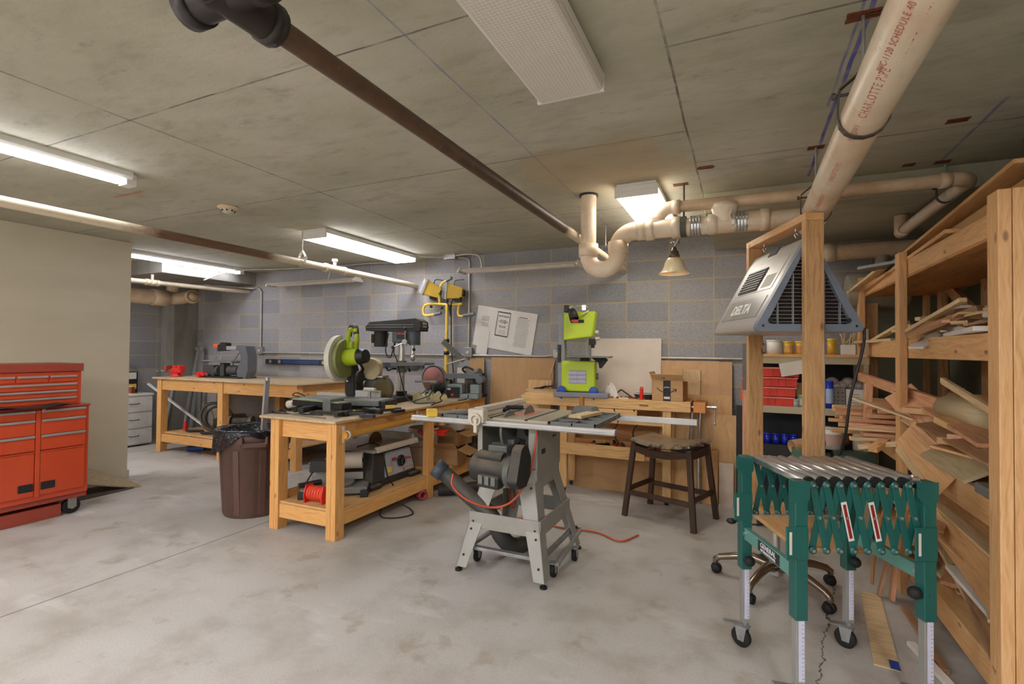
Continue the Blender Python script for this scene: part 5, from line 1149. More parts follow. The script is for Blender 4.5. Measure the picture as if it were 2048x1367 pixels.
# ---- band saw
r = thing('band_saw', 'lime green bench band saw with tilted table and clamp lamp', 'band saw', (-1.445, 4.72, WBZ), 6)
MB().box(-.22, .3, -.14, .13, 0, .045).build('base', flat('7d828e', .5, name='saw_base'), r, .008)
MB().box(-.2, -.135, -.05, .05, .04, .82).build('frame_column', flat('8e9093', .5, name='column_grey'), r, .008)
lo = MB().box(-.16, .17, -.08, .05, .05, .345).build('lower_wheel_cover', M['limeb'], r, .014)
MB().box(-.085, .085, -.0835, -.079, .13, .255).build('warning_label', flat('8d8fa3', .5, name='label_lilac'), r)
mb = MB(); [mb.box(-.083 + .084 * i, -.004 + .084 * i, -.085, -.083, .135 + .04 * j, .165 + .04 * j) for i in (0, 1) for j in (0, 1, 2)]; mb.build('label_panel', flat('b9b7cd', .5, name='label_pale'), r)
MB().add([(-.14, -.08, .54), (.14, -.08, .575), (.17, -.08, .82), (-.14, -.08, .82), (-.14, .05, .54), (.14, .05, .575), (.17, .05, .82), (-.14, .05, .82)], [(0, 1, 2, 3), (7, 6, 5, 4), (0, 4, 5, 1), (1, 5, 6, 2), (2, 6, 7, 3), (3, 7, 4, 0)]).build('upper_wheel_cover', M['limeb'], r, .014)
MB().box(-.07, .06, -.084, -.079, .71, .74).build('logo_plate', M['ink'], r)
MB().box(.1, .16, -.05, .02, .5, .56).box(.12, .15, -.03, .0, .47, .5).build('blade_guide', M['dusty'], r, .004); MB().cyl((.13, -.02, .37), (.13, -.02, .5), .0015, n=6).build('blade', M['steel'], r)
MB().cyl((.16, -.02, .62), (.19, -.02, .62), .02).cyl((.16, -.02, .56), (.2, -.02, .56), .016).build('guide_knob', M['offwhite'], r)
tb = MB().frame((.13, -.04, .385), V((1, 0, -.0)).normalized(), (0, 1, 0), (0, 0, 1), .36, .30, .016).build('table', M['greycast'], r, .003)
MB().prism([(-.04, 0), (.1, 0), (.12, -.02), (.06, -.1), (.04, -.1), (.03, -.05)], (.16, .0, .377), (1, 0, 0), (0, 0, 1), .03).box(.02, .1, -.06, .0, .345, .378).build('table_trunnion', M['dusty'], r, .004)
MB().cyl((.17, -.02, .2), (.19, -.02, .2), .03).build('side_knob', M['greycast'], r)
MB().tube([(-.1, -.1, .85), (-.05, -.06, .87), (.08, -.06, .87), (.1, -.1, .82), (.04, -.13, .78)], .007, 6, 4).box(.04, .08, -.09, -.03, .83, .88).build('lamp_arm', M['chrome'], r)
MB().box(-.13, -.085, -.12, -.04, .81, .88).build('lamp_clamp', M['black'], r, .01)
MB().lathe([(0, .0), (.03, .0), (.042, -.03), (.045, -.1), (.038, -.1)], (-.045, -.15, .83), (-.35, .3, 1), 20).build('lamp_shade', M['blackm'], r); MB().cyl((-.01, -.185, .72), (-.006, -.19, .73), .034).build('lamp_label', flat('c0564e', .5, name='salmon'), r)
for x in (-.15, .16): MB().lathe([(.0, -.012), (.035, -.012), (.045, 0), (.035, .012), (0, .012)], (x, -.11, .06), (0, 1, 0), 18).cyl((x, -.11, -.02), (x, -.11, .1), .007).build('corner_clamp', M['blue'], r)
MB().box(-.2, -.17, -.075, -.05, .33, .5).cyl((-.19, -.08, .46), (-.19, -.07, .46), .012).build('switch_box', M['black'], r, .004)
r = thing('amber_bottle', 'small amber cylinder on the bench front below the band saw', 'bottle', (-1.36, 4.5, WBZ)); 
bpy.data.objects.remove(r)
# bench clutter
def shopbox(r, w, d, h, t_=.005):
    MB().box(-w, w, -d, d, 0, t_).box(-w, w, -d, -d + t_, 0, h).box(-w, w, d - t_, d, 0, h).box(-w, -w + t_, -d, d, 0, h).box(w - t_, w, -d, d, 0, h).build('carton', M['cardboard'], r)
r = thing('shipping_box', 'open brown shipping box with black tape and curved arrow mark on the blond bench', 'cardboard box', (-.6, 4.765, WBZ), -4)
w, d, h = .135, .12, .185; shopbox(r, w, d, h)
MB().beam((0, -d, h), (0, -d - .035, h + .055), 2 * w, .004).build('front_flap', M['cardboard'], r)
MB().beam((0, d, h), (0, d + .02, h + .1), 2 * w * .65, .004).build('rear_flap', M['cardboard'], r)
MB().beam((w, 0, h), (w + .13, 0, h - .005), 2 * d * .9, .004).build('right_flap', M['cardboard'], r)
MB().beam((-w, 0, h), (-w - .03, 0, h + .07), 2 * d * .9, .004).build('left_flap', M['cardboard'], r)
MB().box(-.035, .03, -d - .0015, -d, 0, h).build('tape', M['ink'], r)
mb = MB().tube([(-.09, -d - .002, .115), (-.065, -d - .002, .095), (-.03, -d - .002, .082), (.02, -d - .002, .08), (.05, -d - .002, .092), (.075, -d - .002, .108)], .0035, 6, 5).beam((.045, -d - .002, .118), (.078, -d - .002, .112), .006, .002).beam((.078, -d - .002, .112), (.074, -d - .002, .085), .006, .002); mb.build('arrow_mark', M['ink'], r)
text('lettering', 'prime', .02, M['wht'], r, (-.003, -d - .002, .125), (1, 0, 0), (0, 0, 1)); 
MB().box(-.028, .023, -d - .0022, -d - .0015, .02, .04).build('tape_print', M['paper'], r); text('lettering', '12XL', .018, M['ink'], r, (-.03, -d - .02, h + .022), (1, 0, 0), (0, -.54, .84))
r = thing('red_canister', 'small red capped cylinder standing left of the shipping box', 'bottle', (-.84, 4.68, WBZ)); MB().cyl((0, 0, 0), (0, 0, .1), .017).build('body', M['brightred'], r); MB().cyl((0, 0, .1), (0, 0, .118), .014).build('cap', M['orange'], r)
r = thing('loose_tray', 'black oval parts dish around the red cylinder on the blond bench', 'tray', (-.83, 4.76, WBZ)); MB().lathe([(0, .0), (.06, 0), (.08, .05), (.075, .05), (.055, .008), (0, .008)], sx=1.2).build('dish', M['blackm'], r); MB().lathe([(.08, .048), (.086, .048), (.086, .056), (.08, .056), (.08, .048)], sx=1.2).build('rim', M['offwhite'], r)
mb = MB().grid(lambda u, v: (-1.2 + .16 * u - .05 * v, 4.72 + .12 * v, WBZ + .005 + .13 * math.sin(pi * u) ** .7 * math.sin(pi * v) ** .6 + .012 * math.sin(u * 17 + v * 11)), 14, 12, .001)
single('plastic_bag', mb, flat('cfc6bf', .25, name='pale_bag'), 'crumpled pale plastic bag right of the band saw', 'bag')
for i in range(14):
    x = -1.22 + i * .042 + random.uniform(-.02, .02); y = 4.66 + random.uniform(0, .2)
    single('metal_offcut', MB().cbox((0, 0, .008), (.09, .014, .012), (0, 0, 0)), M[['reddark', 'steel', 'scrap_brown', 'rust', 'blackm', 'scrap_white', 'reddark'][i % 7]], 'small scrap piece lying among the clutter right of the band saw', 'scrap', 'scraps on the blond bench', loc=(x, y, WBZ), rz=random.uniform(0, 180))
r = thing('tin_snips', 'dark angled hand tool peaked above the scraps on the blond bench', 'hand tool', (-1.04, 4.74, WBZ)); MB().beam((-.08, 0, .01), (0, 0, .08), .02, .012).beam((0, 0, .08), (.1, .02, .01), .02, .012).build('body', M['blackm'], r)
for i in range(10):
    single('wood_strip', MB().box(-.16, .16, -.014, .014, 0, .012), M[['scrap_pale', 'pine', 'scrap_green', 'pine', 'scrap_pale'][i % 5]], 'thin wood strip stacked on the bench left of the band saw', 'strip', 'wood strips left of the band saw', loc=(-1.86 + .02 * (i % 3), 4.72 + .02 * i, WBZ + .0125 * (i % 4)), rz=8 * (i % 5) - 5)
r = thing('spring_clamp', 'black clamp lying on the wood strips left of the band saw', 'clamp', (-1.86, 4.83, WBZ + .06), 20); MB().beam((-.1, 0, .0), (.1, .02, .03), .02, .014).build('bar', M['blackm'], r); MB().beam((-.03, -.05, .01), (.03, .06, .02), .02, .02).build('handle', M['black'], r)
r.location.z = WBZ + .05
# ================================================================ BOARDS LEANING ON THE WALL
def lean(name, lab, x0, x1, zt, yb, yt, mat, th=.012, zb=0, cat='board'):
    mb = MB(); a = V(((x0 + x1) / 2, yb, zb)); b = V(((x0 + x1) / 2, yt, zt)); mb.beam(a, b, x1 - x0, th, up=(0, -1, 0))
    return single(name, mb, mat, lab, cat, bevel=.001)
lean('cardboard_sheet', 'tall flat cardboard sheet leaning on the wall left of the band saw', -2.58, -1.83, 1.29, 4.99, 5.07, M['cardboard'], .008)
lean('cardboard_strip', 'narrow cardboard piece leaning on the wall below the poster', -2.86, -2.67, 1.28, 5.0, 5.07, M['cardboard'], .006)
lean('foam_board', 'large off white panel leaning on the wall behind the band saw', -1.42, -.72, 1.50, 5.0, 5.07, flat('d6cabc', .8, var=.04, name='offwhite_panel'), .012)
lean('hardboard_sheet', 'tan hardboard sheet leaning on the wall right of the white panel', -.77, -.2, 1.285, 5.03, 5.075, M['hardboard'], .006)
lean('hardboard_strip', 'narrow tan hardboard strip at the right edge of the leaning sheets', -.2, -.085, 1.28, 5.0, 5.06, M['hardboard'], .006)
lean('pale_panel', 'small pale panel leaning behind the shipping box flaps', -.62, -.36, 1.2, 4.985, 5.055, M['scrap_pale'], .008)
lean('plywood_sheet', 'plywood sheet leaning low on the wall behind the bench vise', -.72, -.085, .97, 4.975, 5.02, M['ply'], .012)
lean('plywood_sheet', 'knee high plywood sheet in front of the other leaning sheets at the right', -.6, -.03, .80, 4.92, 4.965, M['ply'], .012)
lean('plywood_sheet', 'short orange plywood offcut standing upright behind the stool', -.3, -.2, .48, 4.885, 4.93, M['pine'], .015)
lean('foil_board', 'foil faced board standing on the floor right of the stool', -.19, -.07, .38, 4.86, 4.9, flat('b9a99a', .3, .4, name='foil'), .015)
lean('cardboard_sheet', 'wide dark cardboard sheet low behind the blond bench legs', -1.6, -.65, .42, 4.93, 4.97, M['cardboard'], .006)
lean('plywood_sheet', 'plywood sheet standing low behind the blond bench tray', -1.66, -.5, .8, 5.0, 5.035, M['ply_dark'], .012)
lean('plywood_offcut', 'small pale plywood offcut standing at the left end of the blond bench', -2.08, -1.82, 1.06, 4.9, 4.97, M['ply'], .012, zb=.0)
r = thing('caulking_gun', 'orange trigger handle tool hanging beside the wood post', 'caulking gun', (-.0, 4.96, 0))
MB().prism([(-.02, .95), (.03, .93), (.06, 1.0), (.055, 1.2), (.0, 1.2), (-.01, 1.1)], (0, 0, 0), (1, 0, 0), (0, 0, 1), .04).build('body', M['orange'], r, .006); MB().cyl((.035, -.02, 1.2), (.045, -.02, 1.5), .008).build('rod', M['steel'], r)
MB().box(-.01, .065, -.045, .005, 1.13, 1.15).build('collar', flat('ea8a5a', .4, name='light_orange'), r)


# ================================================================ WALL THINGS
PO = thing('workshop_poster', 'tilted aged white poster with printed columns and a bordered certificate on the block wall', 'poster', (-2.43, WY - .004, 1.6), rot=(0, 9.5, 0)); PO.scale = (.93, 1, .98)
MB().box(-.4, .4, -.006, 0, -.235, .235).build('sheet', flat('d9d4cb', .7, var=.05, name='poster_paper'), PO)
mb = MB(); cx, cz, w, h = -.03, .06, .085, .135
for a, b in (((cx - w, cz - h), (cx + w, cz - h)), ((cx + w, cz - h), (cx + w, cz + h)), ((cx + w, cz + h), (cx - w, cz + h)), ((cx - w, cz + h), (cx - w, cz - h))): mb.beam((a[0], -.007, a[1]), (b[0], -.007, b[1]), .0012, .012)
mb.build('printed_border', M['ink'], PO)
text('lettering', 'SHOP RULES', .026, M['ink'], PO, (cx, -.0065, cz + .09), (1, 0, 0), (0, 0, 1)); text('lettering', 'SAFETY FIRST\nIN THE WORK AREA\nAT ALL TIMES', .014, M['ink'], PO, (cx, -.0065, cz + .03), (1, 0, 0), (0, 0, 1)); text('lettering', 'RULES', .03, M['ink'], PO, (cx, -.0065, cz - .03), (1, 0, 0), (0, 0, 1)); 
mb = MB(); [mb.box(cx - .05, cx + .05, -.0072, -.0064, cz - .075 - .014 * k, cz - .072 - .014 * k) for k in range(4)]; mb.build('printed_lines', flat('8a6a68', .7, name='faded_ink'), PO)
def lines(x, z, w, n, s_=.012):
    mb = MB()
    for k in range(n): mb.box(x - w * random.uniform(.8, 1), x + w * random.uniform(.75, 1), -.0072, -.0064, z - k * s_, z - k * s_ + .0035)
    mb.build('printed_lines', flat('77757a', .8, name='grey_print'), PO)
lines(-.27, .12, .06, 5); lines(-.27, .04, .055, 4); lines(.23, .15, .09, 24, .0135); MB().box(.17, .28, -.0072, -.0064, .165, .172).build('printed_heading', M['ink'], PO)
single('paper_sheet', MB().box(-.07, .07, -.012, -.01, -.14, .14), M['paper'], 'blank white paper pinned over the lower left corner of the poster', 'paper', loc=(-2.7, WY - .002, 1.46), rot=(0, 9, 0))
def conduit(mb, pts, r=.012): return mb.tube(pts, r, 10, 4)
CY = WY - .02
CON = flat('b9b4a8', .4, .5, name='conduit')
def outlet(lab, x, z, w=.055, y=WY - .001):
    r = thing('outlet_box', lab, 'outlet box', (x, y, z)); MB().box(-w, w, -.045, 0, -w, w).build('box', M['galv'], r, .004); MB().cyl((0, -.05, 0), (0, -.044, 0), .018).build('receptacle', M['offwhite'], r)
    return r
single('conduit_run', MB().tube([(-6.28, CY, 1.31), (-3.2, CY, 1.31), (-1.95, CY, 1.31), (-1.83, CY - .005, 1.325)], .012, 10), CON, 'long horizontal metal conduit on the block wall at bench height', 'conduit')
single('conduit_run', MB().tube([(-1.75, CY, 1.31), (.4, CY, 1.31)], .012, 10), CON, 'horizontal metal conduit on the block wall right of the band saw', 'conduit')
single('conduit_run', conduit(MB(), [(-2.88, CY, 1.36), (-2.88, CY, 2.2), (-2.88, CY, 2.4), (-2.95, CY - .03, 2.44), (-3.08, CY - .04, 2.45)]), CON, 'vertical metal conduit rising from the wall outlet left of the poster', 'conduit')
single('conduit_run', conduit(MB(), [(-6.32, CY, 1.36), (-6.32, CY, 2.1), (-6.33, CY, 2.2), (-6.4, CY - .02, 2.25), (-6.5, CY - .05, 2.24), (-6.9, 4.6, 2.26)]), CON, 'vertical metal conduit rising at the left end of the block wall', 'conduit')
single('conduit_run', conduit(MB(), [(-3.37, 4.78, 2.44), (-3.2, 4.9, 2.44), (-3.05, 4.96, 2.45)], .008), CON, 'thin conduit on the ceiling from the lit fixture to the junction box', 'conduit')
single('conduit_run', conduit(MB(), [(-3.05, 4.95, 2.45), (-2.85, 4.96, 2.46), (-2.7, 4.97, 2.43), (-2.66, 4.97, 2.3), (-2.66, 4.97, 2.26)], .010), CON, 'curved conduit dropping to the hanging shop light at the middle', 'conduit')
single('conduit_run', conduit(MB(), [(-6.45, 4.3, 2.26), (-6.3, 4.6, 2.42), (-5.6, 4.9, 2.45), (-4.4, 4.98, 2.45), (-3.9, 4.98, 2.45)], .009), CON, 'thin conduit along the ceiling edge above the left shop light', 'conduit')
single('conduit_run', conduit(MB(), [(-3.95, 4.97, 2.44), (-4.4, 4.97, 2.45), (-4.85, 4.97, 2.42), (-4.92, 4.95, 2.3), (-4.92, 4.95, 2.27)], .009), CON, 'curved conduit dropping to the left shop light', 'conduit')
outlet('square metal outlet box on the wall below the conduit left of the poster', -2.88, 1.345); outlet('metal outlet box on the wall at the left end of the conduit', -6.32, 1.34); outlet('metal outlet box with switch beside the band saw column', -1.79, 1.34, .045)
for i, (x, y) in enumerate(((-3.07, 4.98), (-3.9, 4.97))):
    r = thing('junction_box', ['metal junction box at the ceiling edge above the yellow work light', 'metal junction box at the ceiling edge left of the lit fixture'][i], 'junction box', (x, y, CZ)); MB().box(-.07, .07, -.04, .04, -.05, 0).build('box', M['galv'], r, .004); MB().box(-.075, .075, -.045, -.04, -.052, 0).build('cover', M['steel'], r)
single('power_cord', MB().tube([(-6.36, CY - .04, 1.34), (-6.5, 4.95, 1.36), (-6.5, 4.8, 1.2), (-6.3, 4.6, .99)], .005, 6, 6), M['cable'], 'black cord hanging from the left wall outlet to the long bench', 'cord')
single('power_cord', MB().tube([(-1.8, WY - .05, 1.3), (-1.84, 4.98, 1.1), (-1.86, 4.95, .96)], .006, 6, 6), flat('d7a58a', .5, name='peach_cord'), 'pale pink cord hanging from the outlet by the band saw', 'cord')
r = thing('spirit_level', 'long level with a blue middle hung on the block wall behind the left bench', 'spirit level', (-5.6, WY - .002, 1.185))
MB().box(-.6, .6, -.03, 0, -.035, .035).build('body', M['ink'], r, .003); MB().box(-.25, .42, -.033, -.03, -.025, .025).build('middle_panel', flat('2f4670', .4, name='navy'), r)
for x in (-.5, -.32, .5): MB().cyl((x, -.036, 0), (x, -.03, 0), .025).build('vial', M['alu'], r)
r = thing('spirit_level', 'dark level hung on the wall behind the mitre saw', 'spirit level', (-3.95, WY - .002, 1.175))
MB().box(-.45, .45, -.03, 0, -.03, .03).build('body', flat('323a48', .4, name='steel_blue'), r, .003)
for x in (-.38, .38): MB().cyl((x, -.036, 0), (x, -.03, 0), .02).build('vial', M['alu'], r)
# hanging shop lights (off)
def shoplight(lab, x0, x1, y, z):
    r = thing('shop_light', lab, 'shop light', ((x0 + x1) / 2, y, z)); a = (x1 - x0) / 2
    MB().prism([(-.09, 0), (-.04, .035), (.04, .035), (.09, 0), (.085, 0), (.036, .028), (-.036, .028), (-.085, 0)], (-a, 0, 0), (0, 1, 0), (0, 0, 1), 2 * a).build('reflector', M['offwhite'], r)
    for s_ in (-1, 1): MB().prism([(-.095, -.012), (-.09, .01), (-.045, .045), (.045, .045), (.09, .01), (.095, -.012)], (s_ * a, 0, 0), (0, 1, 0), (0, 0, 1), .02 * s_).build('end_cap', M['offwhite'], r, .003)
    for y_ in (-.04, .04): MB().cyl((-a + .03, y_, .004), (a - .03, y_, .004), .013, n=12).build('tube', flat('e6e0d6', .3, name='unlit_tube'), r)
    for x in (-a + .12, a - .12): MB().cyl((x, 0, .035), (x, 0, CZ - z - .001), .003, n=6).build('hanging_wire', M['galv'], r)
shoplight('unlit shop light hung on wires at the left end of the block wall', -5.9, -4.4, 4.9, 2.23)
shoplight('unlit shop light hung on wires left of the drain trap', -2.84, -1.5, 4.85, 2.235)
# pendant lamp
r = thing('pendant_lamp', 'bell shaped amber glass pendant lamp hung under the thick drain run', 'pendant lamp', (-.41, 3.45, 1.885))
GL = NT('amber_glass'); co = GL.coord(); GL.set(Base_Color=GL.ramp(GL.noise(co, 9, 4), [(.3, lin('e8c692')), (.7, lin('f7e8cc'))]), Roughness=.3, Subsurface_Weight=.2); GL = GL.m
MB().lathe([(.098, 0), (.092, .006), (.08, .018), (.066, .045), (.058, .075), (.045, .098), (.025, .112), (.022, .11), (.042, .094), (.054, .074), (.062, .044), (.077, .016), (.098, 0)], n=36).build('shade', GL, r)
MB().lathe([(.02, .105), (.034, .108), (.036, .125), (.028, .13), (.03, .145), (.018, .155), (.012, .175), (0, .178)], n=24).build('gallery', flat('6b6152', .5, .6, name='aged_metal'), r)
MB().tube([(0, 0, .175), (.01, 0, .19), (.02, 0, .205), (.03, -.01, .225), (.04, -.02, .24)], .007, 8, 3).tube([(0, 0, .18), (-.02, .0, .2), (-.01, .02, .215), (.01, 0, .2), (.03, .02, .21), (.02, 0, .23)], .004, 6, 4).build('chain', flat('8c8474', .4, .7, name='chain'), r)
MB().sphere((0, 0, .035), .03).build('bulb', M['wht'], r)
r = thing('hanging_cord', 'short cord and clip dangling on the thick drain run right of the pendant lamp', 'cord', (-.06, 3.355, 2.2)); MB().tube([(0, 0, .05), (-.01, -.01, .0), (.01, -.012, -.03)], .007, 8, 4).build('cord', M['offwhite'], r); MB().cyl((.01, -.012, -.05), (.012, -.012, -.02), .012).build('clip', M['white'], r)
# ================================================================ AIR CLEANER IN ITS TIMBER FRAME ON A CHAIR BASE
A0 = V((.315, 2.86, 0)); A1 = V((.07, 3.5, 0)); du = (A1 - A0).normalized(); dv = V((du.y, -du.x, 0))
FL = (A1 - A0).length; fz = 2.06
r = thing('lumber_stand', 'upright lumber gantry standing on the swivel chair base and carrying the air cleaner', 'stand', (A0.x, A0.y, 0), math.degrees(math.atan2(du.y, du.x)))
# local x runs along the beam (away from camera), local y to the left
for x in (0, FL): MB().box(x - .019, x + .019, -.0445, .0445, .43, fz - .038).build('post', M['pine_old'], r, .003)
MB().box(-.02, FL + .02, -.0445, .0445, fz - .038, fz).build('beam', M['pine'], r, .003)
MB().box(-.03, FL + .04, -.24, .09, .41, .43).build('platform', M['ply'], r, .003)
cb = thing('chair_base', 'five arm polished swivel chair base on casters under the timber frame', 'chair base', (.18, 3.36, 0))
MB().cyl((0, 0, .1), (0, 0, .41), .022).cyl((0, 0, .07), (0, 0, .16), .04).build('gas_column', M['chrome'], cb)
MB().box(-.1, .1, -.08, .08, .375, .41).build('seat_plate', M['blackm'], cb, .004)
MB().tube([(0, -.05, .38), (-.12, -.1, .37), (-.22, -.04, .36)], .005, 6, 4).sphere((-.24, -.04, .355), .018, sx=1.6).build('height_lever', M['black'], cb)
for k in range(5):
    a = rad(28 + 72 * k); d = V((math.cos(a), math.sin(a), 0)); e = d * .335
    mb2 = MB().ring([(d * .02 + V((0, 0, .115)), .03), (d * .12 + V((0, 0, .14)), .026), (d * .22 + V((0, 0, .125)), .022), (d * .31 + V((0, 0, .1)), .019), (d * .335 + V((0, 0, .08)), .018), (d * .337 + V((0, 0, .06)), .015)], 12); mb2.build('arm', flat('8f8273', .25, .85, name='worn_chrome'), cb)
    w = MB(); s_ = V((-d.y, d.x, 0)); q = d * .33
    for g in (-1, 1): w.lathe([(0, -.01), (.024, -.01), (.027, -.004), (.027, .004), (.024, .01), (0, .01)], q + s_ * (.016 * g) + V((0, 0, .027)), s_, 18)
    w.lathe([(.012, -.006), (.032, -.006), (.032, .006), (.012, .006)], q + V((0, 0, .03)), s_, 18); w.build('caster', M['rubber'], cb)
# air cleaner
L, HB, HH = .60, .275, .50
an = math.degrees(math.atan2(du.y, du.x))
zb = 1.475
ac = thing('air_cleaner', 'grey triangular shop air cleaner hung from hooks, louvred end toward the room', 'air cleaner', (A0.x + du.x * .045, A0.y + du.y * .045, zb), an)
def tri(o=0, rc=.045, n=4):
    c = [(-HB + o * 1.7, o), (HB - o * 1.7, o), (0, HH - o * 1.2)]; out = []
    for i in range(3):
        p0, p1, p2 = V(c[i - 1]), V(c[i]), V(c[(i + 1) % 3]); a = (p0 - p1).normalized(); b = (p2 - p1).normalized()
        for k in range(n + 1):
            t_ = k / n; pa = p1 + a * rc; pb = p1 + b * rc; out.append(tuple((pa.lerp(p1, t_)).lerp(p1.lerp(pb, t_), t_)))
    return out
GR = flat('a8a49c', .35, var=.04, name='cleaner_grey'); GB = flat('77808e', .45, name='cleaner_rim')
out = tri(); inn = tri(.04, .03)
MB().prism(out, (.02, 0, 0), (0, 1, 0), (0, 0, 1), L - .02).build('shell', GR, ac, .004)
# rims with open centre
n_ = len(out)
def rim(x0, x1, name):
    vs = [(x0, p[0], p[1]) for p in out] + [(x0, p[0], p[1]) for p in inn] + [(x1, p[0], p[1]) for p in out] + [(x1, p[0], p[1]) for p in inn]; fs = []
    for k in range(n_):
        k2 = (k + 1) % n_; fs += [(k, k2, n_ + k2, n_ + k), (2 * n_ + k, 3 * n_ + k, 3 * n_ + k2, 2 * n_ + k2), (k, 2 * n_ + k, 2 * n_ + k2, k2), (n_ + k, n_ + k2, 3 * n_ + k2, 3 * n_ + k)]
    return MB().add(vs, fs).build(name, GB, ac, .003)
rim(-.015, .02, 'front_rim'); rim(L, L + .015, 'rear_rim')
MB().prism(inn, (.012, 0, 0), (0, 1, 0), (0, 0, 1), .006).build('filter', flat('2d211b', .9, var=.3, vs=20, name='filter_brown'), ac)
def wid(z): return (HB - .07) * (1 - (z - .04) / (HH - .1))
mb = MB()
for k in range(22):
    z = .05 + k * .0185; w = wid(z) + .012
    mb.box(-.006, .008, -w, w, z - .001, z + .001)
for y in (-.15, -.075, 0, .075, .15):
    zt = .04 + (HH - .1) * (1 - abs(y) / (HB - .07)); mb.box(-.010, .006, y - .002, y + .002, .04, zt)
mb.build('grille', flat('8c8f90', .4, name='grille_grey'), ac)
for s_ in (-1, 1):
    MB().cyl((-.008, s_ * (HB - .085), .058), (-.016, s_ * (HB - .085), .058), .011).build('corner_knob', M['ink'], ac)
    MB().cyl((-.014, s_ * (HB - .05), .03), (-.017, s_ * (HB - .05), .03), .006).build('screw', M['ink'], ac)
# details on the left sloping face: plane basis
up = V((0, -HB, HH)).normalized(); up = V((0, -HB, HH)); sl = up.length; up.normalize()
# left face runs from (0,+HB,0) to (0,0,HH) ; normal outward (+y,+z)
nf = V((0, HH, HB)).normalized()
def fbox(name, x0, x1, s0, s1, mat, d=.003, bev=.001):
    o = V(((x0 + x1) / 2, HB, 0)) + up * ((s0 + s1) / 2) + nf * (d / 2)
    return MB().frame(o, V((1, 0, 0)), up, nf, x1 - x0, s1 - s0, d).build(name, mat, ac, bev)
fbox('control_plate', .07, .56, .26, .46, flat('b0aba2', .35, name='plate_grey'), .002)
g = fbox('outlet_grille', .26, .52, .27, .42, M['ink'], .006)
for k in range(8):
    o = V((.39, HB, 0)) + up * (.283 + k * .018) + nf * .008; MB().frame(o, (1, 0, 0), up, nf, .25, .006, .004).build('louver', flat('5a564f', .5, name='louver'), ac)
fbox('info_label', .1, .22, .28, .36, M['paper'], .003); fbox('handle_hole', .27, .38, .505, .55, M['ink'], .003)
fbox('logo_panel', .06, .56, .09, .22, flat('98948c', .3, name='logo_grey'), .003)
text('lettering', 'DELTA', .085, M['wht'], ac, V((.32, HB, 0)) + up * .15 + nf * .0035, (-1, 0, 0), up, bold=.002)
for i, x in enumerate((.12, .5)):
    MB().tube([(x, 0, HH - .0), (x, .008, HH + .015), (x, 0, HH + .026), (x, -.008, HH + .015), (x, 0, HH + .0)], .004, 6, 4).tube([(x, 0, HH + .022), (x + .005, 0, HH + .034), (x, 0, HH + .0465)], .004, 6, 3).build('hanging_hook', M['chrome'], ac)
single('power_cord', MB().tube([(.56, 3.05, 1.5), (.555, 3.05, 1.4), (.50, 3.04, 1.15), (.47, 3.06, .9), (.42, 3.3, .62), (.3, 3.4, .45)], .007, 8, 8), M['cable'], 'black cord hanging from the air cleaner toward the roller stand', 'cord')
single('pull_string', MB().cyl((.42, 3.3, 1.47), (.42, 3.3, .45), .0025, n=6), M['galv'], 'thin pull string hanging behind the near timber post', 'string')

# ================================================================ EXPANDABLE ROLLER STAND
O = V((.01, 2.62, 0)); u = V((.44, .2, 0)).normalized(); RW = .485; v = V((u.y, -u.x, 0)); RD_ = .445
rs = thing('roller_stand', 'green expandable roller conveyor stand with steel rollers and scissor sides', 'roller stand', tuple(O), math.degrees(math.atan2(u.y, u.x)))
